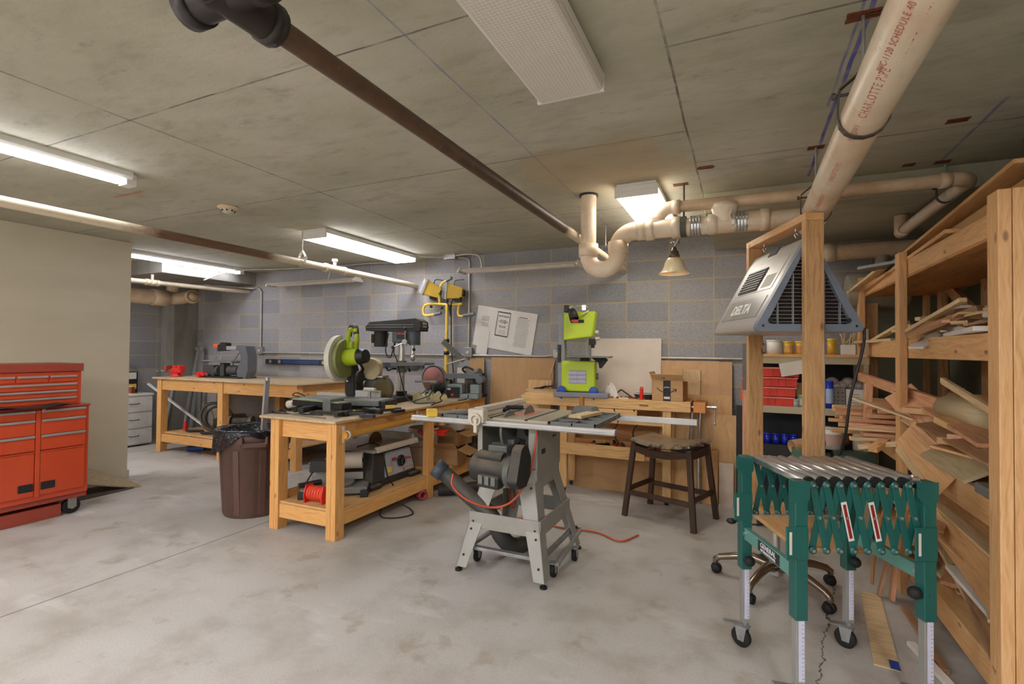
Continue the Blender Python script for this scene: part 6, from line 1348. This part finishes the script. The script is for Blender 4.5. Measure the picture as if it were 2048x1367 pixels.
# local: x = left->right frame, y negative = toward the camera
G = M['green']
for ix, x in enumerate((0, RW)):
    for iy, y in enumerate((0, -RD_)):
        zt = .885; zl = .36
        MB().box(x - .024, x + .024, y - .024, y + .024, zl, zt).build('outer_leg', G, rs, .003)
        il = MB().box(x - .017, x + .017, y - .017, y + .017, .11, zl + .02).build('inner_leg', M['alu'], rs, .002)
        MB().box(x - .008, x + .014, y - .0182, y - .0168, .13, zl).build('scale_tape', flat('c9cbdc', .5, name='tape_lilac'), il)
        mb = MB()
        for k in range(14): mb.box(x + .004, x + (.014 if k % 5 == 0 else .010), y - .0187, y - .0182, .14 + k * .0155, .1412 + k * .0155)
        mb.build('tick_marks', M['ink'], il)
        w, f_ = MB(), MB(); caster(w, f_, (x - .02, y - .01, .045), .045, ax=(.8, .6, 0)); f_.cyl((x, y, .09), (x, y, .115), .018); f_.beam((x - .02, y - .01, .104), (x - .10, y - .01, .118), .03, .008)
        c_ = w.build('caster', M['rubber'], rs); f_.build('caster_bracket', M['galv'], c_)
        sx = -1 if ix == 0 else 1
        kx = x + .035 if iy == 0 else x - .03
        if not (ix == 0 and iy == 1):
            kd = -.03 if iy else 0; kz = zl + (.10 if iy else .05)
            MB().cyl((x + .0, y - .02, kz), (x + kd, y - .045 if not iy else y, kz), .008).sphere((x + kd * 1.4, y - .05 if not iy else y, kz), .024).build('locking_knob', M['rubber'], rs)
        MB().prism([(-.05, .885), (.03, .885), (.03, .82), (-.0, .78), (-.05, .83)], (x, y - .024 if iy else y - .024, 0), (1, 0, 0), (0, 0, 1), .003).cyl((x - .038, y - .032, .862), (x - .038, y - .024, .862), .008, n=6).build('hinge_plate', G, rs, .002)
        MB().box(x - .062, x + .024, y - .03, y - .024, .59, .715).build('slot_plate', G, rs, .004)
        MB().box(x - .050, x - .040, y - .0315, y - .03, .61, .695).build('slot', M['offwhite'], rs, .002)
    b_ = MB().box(x - .012, x + .012, -RD_ + .022, -.022, .50, .555).build('cross_bar', flat('5f9488', .4, name='pale_green'), rs, .002)
    if ix == 0:
        MB().box(x - .0135, x - .012, -RD_ * .75, -RD_ * .35, .505, .55).build('name_plate', M['ink'], rs)
        text('lettering', 'GENERAL', .03, M['wht'], rs, (x - .0145, -RD_ * .55, .536), (0, -1, 0), (0, 0, 1)); text('lettering', 'INTERNATIONAL', .016, M['wht'], rs, (x - .0145, -RD_ * .55, .515), (0, -1, 0), (0, 0, 1))
    for y_ in (-RD_ + .03, -.03): MB().cyl((x - .02, y_, .53), (x + .02, y_, .53), .009, n=8).build('bolt', M['chrome'], rs)
nR = 9
for k in range(nR):
    x = .05 + (RW - .07) * k / (nR - 1)
    MB().lathe([(0, 0), (.012, 0), (.0212, .003), (.0212, RD_ - .053), (.012, RD_ - .05), (0, RD_ - .05)], (x, -RD_ + .025, .872), (0, 1, 0), 24).build('roller', M['chrome'], rs)
    MB().cyl((x, -RD_ + .012, .872), (x, -RD_ + .024, .872), .022, n=20).build('roller_cap', M['rubber'], rs)
for y_ in (-RD_ - .005, .0):
    nS = 8
    for k in range(nS + 1):
        for s_ in (-1, 1):
            a = k; b = k + s_
            if b < 0 or b > nS: continue
            xa = .05 + (RW - .07) * a / nS; xb = .05 + (RW - .07) * b / nS
            if k % 1 == 0 and s_ == 1:
                yo = y_ - .004; MB().beam((xa, yo, .868), (xb, yo, .62), .004, .025, up=(0, 0, 1)).build('scissor_bar', G, rs, .001)
            if s_ == -1:
                yo = y_ + .002; MB().beam((xa, yo, .868), (xb, yo, .62), .004, .025, up=(0, 0, 1)).build('scissor_bar', G, rs, .001)
    for k in range(nS + 1):
        x = .05 + (RW - .07) * k / nS
        for z in (.868, .62): MB().lathe([(0, -.0105), (.006, -.0105), (.0145, -.008), (.0155, -.0055), (0, -.0055)], (x, y_, z), (0, 1, 0), 14).build('pivot_ring', G, rs)
        for z in (.868, .62): MB().cyl((x, y_ - .0145, z), (x, y_ - .010, z), .006, n=8).build('rivet', M['chrome'], rs)
        if k < nS: MB().cyl((x + (RW - .07) / nS / 2, y_ - .0095, .744), (x + (RW - .07) / nS / 2, y_ - .005, .744), .006, n=8).build('rivet', M['chrome'], rs)
for k in (2, 4):
    x = .05 + (RW - .07) * k / 8
    dirv = V(((RW - .07) / 8, 0, -.248)).normalized(); c = V((x - .002, -RD_ - .0125, .868)) + dirv * .14
    MB().beam(c - dirv * .075, c + dirv * .075, .0012, .022).build('warning_strip', M['paper'], rs); MB().beam(c - dirv * .065 + V((0, -.001, 0)), c + dirv * .065 + V((0, -.001, 0)), .0012, .011).build('warning_stripe', flat('8c1f24', .4, name='wine'), rs)
MB().cyl((RW - .05, -RD_ + .01, .885), (RW - .02, -RD_ + .01, .885), .014).cyl((RW - .04, -RD_ + .01, .87), (RW - .04, -RD_ + .01, .905), .007).build('wing_nut', M['chrome'], rs)
MB().box(.02, RW - .02, -.03, -.02, .61, .617).build('tie_rod', M['chrome'], rs)

# ================================================================ METAL SHELF UNIT AT THE BACK
ms = thing('shelf_unit', 'beige metal shelf unit behind the timber frame holding cans and red bins', 'shelf unit', (.46, 4.62, 0))
BG = flat('b3a98c', .5, var=.05, name='shelf_beige')
for x in (-.39, .35):
    for y in (-.19, .19): MB().box(x, x + .03, y, y + .02, 0, 1.55 if y < 0 else 1.7).build('upright', BG, ms)
for z in (1.335, .95, .56, .12):
    MB().box(-.38, .38, -.19, .2, z - .03, z).box(-.385, .385, -.195, -.188, z - .05, z + .004).build('shelf', BG, ms, .002)
MB().box(-.385, .37, -.2, .2, 1.336, 1.358).build('shelf_board', M['pine'], ms, .002)
MB().box(-.385, .385, .2, .205, .1, 1.3).build('rear_panel', flat('2a2c30', .8, name='dark_cloth'), ms)
S1, S2, S3, S4 = 1.3585, .9505, .5605, .1205
def can(lab, x, y, z, r_, h, body, lidm='offwhite', band=None, name='paint_can', cat='can', grp=None):
    r = thing(name, lab, cat, (x, y, z), 0, grp); MB().lathe([(0, 0), (r_, 0), (r_, h), (0, h)], n=24).build('body', M[body] if body in M else flat(body, .4), r)
    MB().lathe([(0, h), (r_ * 1.04, h), (r_ * 1.04, h + .012), (0, h + .012)], n=24).build('lid', M[lidm], r)
    if band: MB().lathe([(r_ * 1.01, h * .2), (r_ * 1.01, h * .75)], n=24).build('label', flat(band, .5), r)
can('dark glass jar at the left end of the upper shelf', .13, 4.52, S1, .03, .09, '3c4552', 'alu', 'c9c5bd', 'glass_jar', 'jar')
can('white tub with a small dark label on the upper shelf', .23, 4.52, S1, .055, .1, 'white', 'white', None, 'plastic_tub', 'tub')
MB().box(.205, .25, 4.46, 4.464, S1 + .045, S1 + .065).build('x', M['ink']); bpy.data.objects.remove(bpy.data.objects['x'])
can('yellow labelled can on the upper shelf, left one of the pair', .33, 4.52, S1, .037, .09, 'd6ae3a', 'yellow', 'caa05a'); can('yellow labelled can on the upper shelf, right one of the pair', .415, 4.52, S1, .037, .09, 'd6ae3a', 'yellow', 'c98a4a')
can('yellow can half hidden by the near timber post', .62, 4.5, S1, .03, .11, 'd0a52e', 'yellow')
r = thing('brush_box', 'small white printed box with brushes standing in it on the upper shelf', 'box', (.72, 4.5, S1)); MB().box(-.045, .045, -.04, .04, 0, .075).build('carton', M['white'], r, .001); mb = MB(); [mb.cyl((random.uniform(-.03, .03), random.uniform(-.03, .03), .07), (random.uniform(-.07, .07), random.uniform(-.04, .04), .16), .004, n=6) for _ in range(9)]; mb.build('brushes', M['scrap_pale'], r)
mb = MB().beam((.34, 4.425, 1.30), (.36, 4.415, 1.20), .17, .003, up=(0, 1, 0)); single('paper_tag', mb, M['paper'], 'white paper sheet hanging from the upper shelf edge', 'paper')
for k in range(4):
    r = thing('parts_bin', ['bottom red parts bin in the stack on the middle shelf', 'second red parts bin from the bottom of the stack', 'third red parts bin from the bottom of the stack', 'topmost red parts bin of the stack on the middle shelf'][k], 'parts bin', (.235 + .012 * k, 4.56, S2 + .077 * k))
    w, d, h = .125, .12, .072
    MB().box(-w, w, -d, d, 0, .004).box(-w, w, -d, -d + .004, 0, h).box(-w, w, d - .004, d, 0, h).box(-w, -w + .004, -d, d, 0, h).box(w - .004, w, -d, d, 0, h).build('body', flat('d63a28', .4, name='bin_red'), r, .002)
    MB().box(-w - .006, w + .008, -d - .01, -d + .001, h - .008, h).build('front_lip', flat('e8a090', .4, name='bin_lip'), r, .002)
    mb = MB(); [mb.box(-w + .05 * i + .02, -w + .05 * i + .024, -d - .003, -d, .01, h - .01) for i in range(1, 4)]; mb.build('front_rib', flat('b82a1c', .4, name='bin_rib'), r)
can('light blue jar right of the red bins', .42, 4.5, S2, .038, .085, '7fb0b4', 'yellow', 'c7d4c4', 'glass_jar', 'jar'); can('cream labelled jar behind the light blue jar', .40, 4.62, S2 + 0, .035, .17, 'd2c08c', 'offwhite', None, 'glass_jar', 'jar')
can('grey bowl shaped tub lying beside the light blue jar', .37, 4.47, S2, .03, .05, 'b5b6ba', 'offwhite', None, 'plastic_tub', 'tub')
can('tall blue spray bottle right of the near timber post', .6, 4.47, S2, .026, .2, '1c38b4', 'blue', '9fb6d8', 'spray_bottle', 'bottle')
r = thing('drill_bit_case', 'grey perforated metal case on the middle shelf', 'case', (.66, 4.55, S2)); MB().box(-.045, .045, -.05, .05, 0, .16).build('body', flat('8b8680', .5, .3), r, .002)
mb = MB(); [mb.cyl((-.03 + .03 * i, -.052, .03 + .03 * j), (-.03 + .03 * i, -.05, .03 + .03 * j), .005, n=8) for i in range(3) for j in range(4)]; mb.build('holes', M['ink'], r)
r = thing('manual_box', 'white printed box at the right end of the middle shelf', 'box', (.76, 4.5, S2)); MB().box(-.05, .055, -.03, .05, 0, .15).build('carton', M['paper'], r, .001); mb = MB(); [mb.box(-.035, .03, -.032, -.03, .03 + k * .02, .035 + k * .02) for k in range(5)]; mb.build('printed_lines', flat('8a8a90', .6), r)
mb = MB()
for k in range(7): mb.sphere((.6 + k * .035, 4.6, S2 + .18 + .02 * math.sin(k * 2)), .045, 10, 7, sz=.8)
single('plastic_bags', mb, flat('b8b0a8', .3, bump=.4), 'heap of crumpled plastic bags on top of the cases on the middle shelf', 'plastic bag')
single('black_box', MB().box(-.12, .12, -.05, .05, 0, .14), M['blackm'], 'black box under the heap of plastic bags', 'box', loc=(.69, 4.68, S2), bevel=.003)
# lower shelf
r = thing('blue_glass_set', 'cobalt blue tumblers in a row on the lower shelf', 'glass', (.2, 4.5, S3)); bpy.data.objects.remove(r)
for k in range(5): can('cobalt blue glass in the row on the lower shelf', .12 + k * .062, 4.5, S3 + .09, .026, .07, 'cobalt', 'cobalt', None, 'blue_glass', 'glass', 'blue glasses on the lower shelf')
single('dark_case', MB().box(-.19, .19, -.1, .1, 0, .09), M['blackm'], 'flat dark case under the blue glasses', 'case', loc=(.26, 4.54, S3), bevel=.004)
r = thing('cardboard_tube', 'brown cardboard tube lying across the lower shelf, open end to the front', 'tube', (.40, 4.38, S3 + .10), 0)
MB().lathe([(.05, 0), (.042, 0), (.042, .48), (.05, .48), (.05, 0)], (-.06, -.03, 0), (.8, .45, .12), 28).build('tube', M['cardboard'], r)
single('ammo_box', MB().box(-.1, .1, -.06, .08, 0, .09), flat('4f7058', .5, var=.1, name='army_green'), 'green metal box below the cardboard tube', 'box', loc=(.44, 4.36, S3), bevel=.006)
single('ammo_box', MB().box(-.13, .13, -.08, .08, 0, .09), flat('33443a', .5, var=.1, name='deep_green'), 'dark green metal box right of the near timber post', 'box', loc=(.74, 4.42, S3), bevel=.006)
can('white labelled paint pail with rusty drips on the green box', .62, 4.48, S3 + .0905, .075, .15, 'd8d2c6', 'offwhite', 'c3a49a', 'paint_pail', 'pail'); can('cream pail partly hidden at the right of the lower shelf', .80, 4.5, S3 + .0905, .05, .15, 'd8d0bc', 'offwhite', None, 'paint_pail', 'pail')
# leaning planks left of shelf
lean('grey_sheet', 'long grey sheet standing behind the far timber post', .0, .1, 1.45, 4.78, 4.9, flat('67686c', .6), .02); lean('thin_plank', 'narrow reddish plank leaning between the post and the wall', -.0, .05, 1.05, 4.6, 4.72, M['cedar'], .02); lean('black_plank', 'black painted board standing between the leaning sheets and the shelf unit', -.05, .03, .9, 4.85, 4.92, M['blackm'], .03)
single('wood_block', MB().box(-.03, .03, -.03, .03, 0, .1), M['scrap_pale'], 'small pale block on the floor by the foil faced board', 'block', loc=(-.02, 4.75, 0))

# ================================================================ TIMBER SHELVING ON THE RIGHT
sh = thing('timber_shelving', 'tall timber shelving along the right side piled with scrap wood', 'shelving', (.82, 3.5, 0))
P = M['pine']
for y in (-1.18, .05, 1.13):
    MB().box(0, .038, y, y + .089, 0, 1.955).build('post', P, sh, .003)
MB().box(.04, .15, -1.18, -1.142, 0, 1.955).build('end_board', P, sh, .002); MB().box(.152, .26, -1.18, -1.142, 0, 1.955).build('end_board', P, sh, .002)
MB().box(.04, .13, 1.19, 1.228, 0, 1.955).build('end_board', M['pine_old'], sh, .002)
for y in (-1.1, .2, .92): MB().box(.44, .478, y, y + .089, 0, 1.9).build('rear_post', M['pine_old'], sh, .003)
MB().box(.40, .438, 1.14, 1.178, 0, 1.9).build('rear_post', M['pine_old'], sh, .003)
for (z0, z1) in ((1.82, 1.91), (1.345, 1.44), (.71, .83), (.10, .20)):
    MB().box(.04, .078, -1.14, 1.2, z0, z1).build('front_rail', P, sh, .002); MB().box(.40, .438, -1.14, 1.13, z0, z1).build('rear_rail', M['pine_old'], sh, .002)
for z in (1.805, 1.44, .83, .20):
    MB().box(.035 if z > 1.8 else .0 + .04, .50, -1.14, 1.2, z - (0 if z < 1.8 else 0), z + .013).build('shelf_panel', M['ply_dark'] if z > 1.8 else M['ply'], sh, .001)
MB().beam((.46, -1.0, .9), (.46, .9, 1.85), .03, .07).build('diagonal_brace', M['pine_old'], sh)
SX = .82
scrap_mats = ['pine', 'scrap_pale', 'cedar', 'scrap_green', 'pine_old', 'ply', 'scrap_pale', 'scrap_white']
def board(lab, p0, p1, w, th, m, name='scrap_board', grp=None, up=(0, 0, 1)):
    mb = MB().beam(p0, p1, w, th, up); return single(name, mb, M[m], lab, 'board', grp, bevel=.0015)
def fit(c, d):
    lo = min((c + d).y, (c - d).y); c.y += max(0, 2.46 - lo)
    lo = min((c + d).x, (c - d).x); c.x += max(0, .87 - lo)
    hi = max((c + d).x, (c - d).x); c.x -= max(0, hi - 1.26)
    return c
random.seed(21)
# boards on the top shelf
board('long board lying tilted on top of the timber shelving against the ceiling pipe', (.95, 4.5, 1.93), (1.0, 2.5, 2.10), .14, .018, 'pine')
board('wide plywood strip standing on edge on top of the timber shelving', (.98, 4.2, 1.90), (.98, 2.45, 1.96), .02, .16, 'ply')
board('second long thin board on top of the timber shelving', (.86, 4.6, 1.85), (.9, 3.0, 1.95), .06, .02, 'pine')
board('dark painted board lying across the far end of the timber shelving top', (.80, 4.05, 1.93), (1.2, 3.6, 1.94), .3, .02, 'greycast')
board('pointed thin slat sticking out beyond the far end of the timber shelving', (.78, 4.75, 1.85), (.84, 3.9, 1.94), .05, .02, 'scrap_pale')
# middle shelf scrap
for i in range(46):
    y = random.uniform(2.5, 4.0); x = random.uniform(.9, 1.15); L_ = random.uniform(.18, .6); z = 1.47 + random.uniform(0, .14) * (1 - abs(y - 3.3) / 1.4)
    a = random.gauss(.25, .5); b = random.uniform(-.12, .15); d = V((math.sin(a) * .6, math.cos(a), b)).normalized() * L_ / 2
    c = V((x, y, z)); 
    if (c + d).x > 1.25 or (c - d).x > 1.25: c.x -= .1
    c = fit(c, d)
    board('thin wood offcut in the loose pile on the middle shelf', c - d, c + d, random.choice((.025, .035, .05, .06)), random.choice((.01, .015, .02)), random.choice(scrap_mats), 'wood_offcut', 'offcuts piled on the middle shelf')
board('white painted sill piece hanging over the middle shelf edge beside the middle post', (.80, 3.18, 1.40), (1.05, 3.42, 1.56), .07, .012, 'scrap_white', 'wood_offcut')
board('long pale lath leaning up across the middle shelf pile', (.86, 3.55, 1.50), (.92, 2.95, 1.62), .03, .02, 'scrap_pale', 'wood_offcut')
board('brown rough stake end poking over the middle shelf edge', (.80, 3.28, 1.46), (1.0, 3.0, 1.58), .05, .035, 'scrap_brown', 'wood_offcut')
board('second brown rough stake end beside the first on the middle shelf', (.80, 3.22, 1.45), (.98, 3.32, 1.60), .045, .03, 'pine_old', 'wood_offcut')
board('wide white edged board lying low on the middle shelf near the big post', (.87, 2.5, 1.47), (.95, 3.1, 1.46), .12, .02, 'scrap_white', 'wood_offcut')
board('flat pale strip on the far end of the middle shelf', (.81, 4.66, 1.455), (.9, 4.0, 1.46), .05, .02, 'scrap_pale', 'wood_offcut')
board('pale wedge leaning upward at the far end of the middle shelf', (.86, 4.4, 1.46), (.9, 3.75, 1.56), .04, .02, 'scrap_pale', 'wood_offcut')
# low shelf heap
for i in range(60):
    y = random.uniform(2.45, 3.9); x = random.uniform(.9, 1.2); L_ = random.uniform(.25, .8); z = .87 + random.uniform(0, .26) * (1 - abs(y - 3.2) / 1.1)
    a = random.gauss(-.1, .55); b = random.uniform(-.2, .35); d = V((math.sin(a) * .6, math.cos(a), b)).normalized() * L_ / 2
    c = V((x, y, z)); 
    if (c - d).z < .85: c.z += .85 - (c - d).z
    if (c + d).z < .85: c.z += .85 - (c + d).z
    if max((c + d).x, (c - d).x) > 1.28: c.x -= .12
    c = fit(c, d)
    board('wood offcut in the heap on the low shelf', c - d, c + d, random.choice((.04, .06, .09, .12)), random.choice((.012, .018, .03)), random.choice(scrap_mats[:7]), 'wood_offcut', 'offcuts heaped on the low shelf')
board('long straight pale lath slanting across the low shelf heap', (.9, 3.15, 1.24), (.93, 2.3, 1.07), .02, .03, 'scrap_pale', 'wood_offcut')
board('reddish mitred board sticking out left above the low shelf heap', (.79, 4.45, 1.20), (.93, 3.3, 1.11), .03, .06, 'cedar', 'wood_offcut')
board('upright reddish stick with a notch at the far end of the low shelf', (.70, 3.75, .80), (.72, 3.8, 1.18), .04, .03, 'cedar', 'wood_offcut', up=(0, 1, 0))
board('wide smooth tan board sloping down the heap behind the middle post', (.86, 3.75, 1.14), (.9, 2.95, .92), .16, .016, 'cedar', 'wood_sheet', up=(-.6, 0, .8))
board('broad worn brown panel lying over the low shelf edge near the big post', (.94, 3.25, 1.03), (.94, 2.42, .99), .25, .012, 'scrap_brown', 'wood_sheet', up=(-.22, 0, 1))
board('pale striped plywood piece under the broad brown panel', (.87, 3.05, .93), (.9, 2.62, .90), .20, .014, 'scrap_green', 'wood_sheet', up=(-.45, 0, .8))
mb = MB().lathe([(.0, 0), (.075, 0), (.08, .1), (.08, .35), (0, .35)], (1.0, 2.88, 1.10), (-.12, 1, .0), 24, sx=1, sy=.8); single('bark_log', mb, M['scrap_green'], 'pale rounded half log lying in the low shelf heap', 'log')
board('wide pale curled veneer board hanging over the low rail', (.80, 3.35, .95), (.84, 2.85, .80), .15, .01, 'pine', 'wood_sheet', up=(-.8, 0, .5))
board('narrow plywood offcut hanging over the low rail beside the veneer board', (.79, 3.4, .88), (.81, 3.05, .78), .1, .012, 'scrap_pale', 'wood_sheet', up=(-.9, 0, .4))
r = thing('paint_roller', 'grey foam headed tool lying on the low rail by the big post', 'hand tool', (.85, 2.55, .84)); MB().cyl((0, .2, .0), (0, .02, .01), .008).build('shaft', M['steel'], r); MB().box(-.02, .02, -.12, .02, -.01, .03).build('head', M['greycast'], r, .006)
# sticks at the far end of low shelf, ends facing the room
cnt = 0
for j in range(8):
    for i in range(6):
        z = .845 + j * .028 + random.uniform(-.004, .004); y = 3.75 + i * .13 + random.uniform(-.03, .03); x0 = .6 + random.uniform(-.05, .14) + (.1 if j > 5 else 0); x1 = x0 + random.uniform(.35, .6)
        board('reddish square stick in the stack of sticks at the far end of the low shelf', (x0, y, z), (x1, y + random.uniform(-.08, .08), z + random.uniform(-.01, .012)), random.choice((.03, .04, .07)), .022, random.choice(('cedar', 'cedar', 'pine', 'cedar', 'scrap_pale')), 'wood_stick', 'sticks stacked at the far end of the low shelf')
board('pale mitred stick crossing the stick stack diagonally', (.70, 3.6, .80), (.95, 3.95, .92), .05, .03, 'pine', 'wood_stick')
board('second pale mitred stick crossing below the first', (.66, 3.75, .79), (.95, 3.6, .87), .045, .03, 'scrap_pale', 'wood_stick')
board('short reddish beam end jutting from the stick stack', (.68, 3.85, .90), (1.0, 3.9, .93), .05, .06, 'cedar', 'wood_stick')
# bottom shelf heap
for i in range(52):
    y = random.uniform(2.4, 3.8); x = random.uniform(.9, 1.15); L_ = random.uniform(.4, 1.1); z = .24 + random.uniform(0, .28)
    a = random.gauss(.0, .28); b = random.uniform(-.35, .1); d = V((math.sin(a) * .6, math.cos(a), -b * .8)).normalized() * L_ / 2
    c = V((x, y, z))
    for q in (c - d, c + d):
        if q.z < .22: c.z += .22 - q.z
    if max((c + d).x, (c - d).x) > 1.28: c.x -= .12
    c = fit(c, d)
    board('long offcut in the bottom shelf heap', c - d, c + d, random.choice((.03, .05, .08)), random.choice((.01, .015, .02)), random.choice(scrap_mats[:7] + ['cedar', 'pine']), 'wood_offcut', 'offcuts heaped on the bottom shelf')
board('wide tan board lying lengthwise across the bottom shelf heap', (1.0, 3.9, .58), (.95, 2.35, .42), .22, .014, 'pine', 'wood_sheet', up=(-.5, 0, .85))
board('dark flat slat running lengthwise over the bottom rail toward the viewer', (.95, 3.2, .38), (.84, 2.35, .24), .05, .012, 'scrap_brown', 'wood_offcut')
board('white tipped board end sticking up from the bottom shelf', (.9, 3.0, .38), (.95, 2.6, .30), .08, .02, 'scrap_white', 'wood_offcut')
board('thin yellow lath crossing the bottom shelf heap', (.85, 3.2, .5), (1.0, 2.35, .33), .015, .01, 'pine', 'wood_offcut')
single('white_disc', MB().cyl((1.0, 2.38, .38), (1.01, 2.39, .38), .07, n=32), M['offwhite'], 'pale round disc half hidden by the big post on the bottom shelf', 'disc')
# floor pieces
mb = MB().prism([(-.05, -.4), (.045, -.4), (.05, .38), (-.04, .4)], (0, 0, .001), (1, 0, 0), (0, 1, 0), .006); single('floor_plank', mb, M['scrap_pale'], 'thin pale plank with blue tape at one end lying on the floor', 'board', loc=(.617, 3.09, 0), rz=-6)
MB().box(.01, .045, -.405, -.33, .0075, .0085).build('blue_tape', M['blue'], bpy.data.objects['floor_plank'])
board('narrow white painted strip on the floor at the shelving base', (.78, 2.62, .012), (.72, 2.95, .012), .035, .02, 'scrap_white', 'floor_strip')
board('dark edged lath on the floor against the shelving base', (.79, 2.75, .012), (.79, 3.35, .012), .03, .02, 'scrap_brown', 'floor_strip')
board('curved wood offcut leaning at the middle post on the floor', (.75, 3.42, .01), (.80, 3.5, .35), .06, .02, 'cedar', 'floor_offcut', up=(1, 0, 0))
board('dark short block leaning beside the curved offcut', (.70, 3.45, .01), (.76, 3.52, .22), .05, .02, 'scrap_brown', 'floor_offcut', up=(1, 0, 0))
single('leather_strap', MB().tube([(.78, 3.6, .55), (.72, 3.5, .42), (.68, 3.45, .25), (.66, 3.42, .08)], .008, 6, 6), M['ply_dark'], 'thin brown strap hanging in front of the middle post', 'strap')
r = thing('floor_plug', 'small black castor end on the floor left of the roller stand', 'caster', (-.16, 4.15, 0)); bpy.data.objects.remove(r)

single('riser_pipe', MB().cyl((1.36, 3.35, 1.9), (1.36, 3.35, CZ - .002), .07, n=24), COLM, 'grey riser pipe behind the big shelving post at the ceiling', 'pipe')
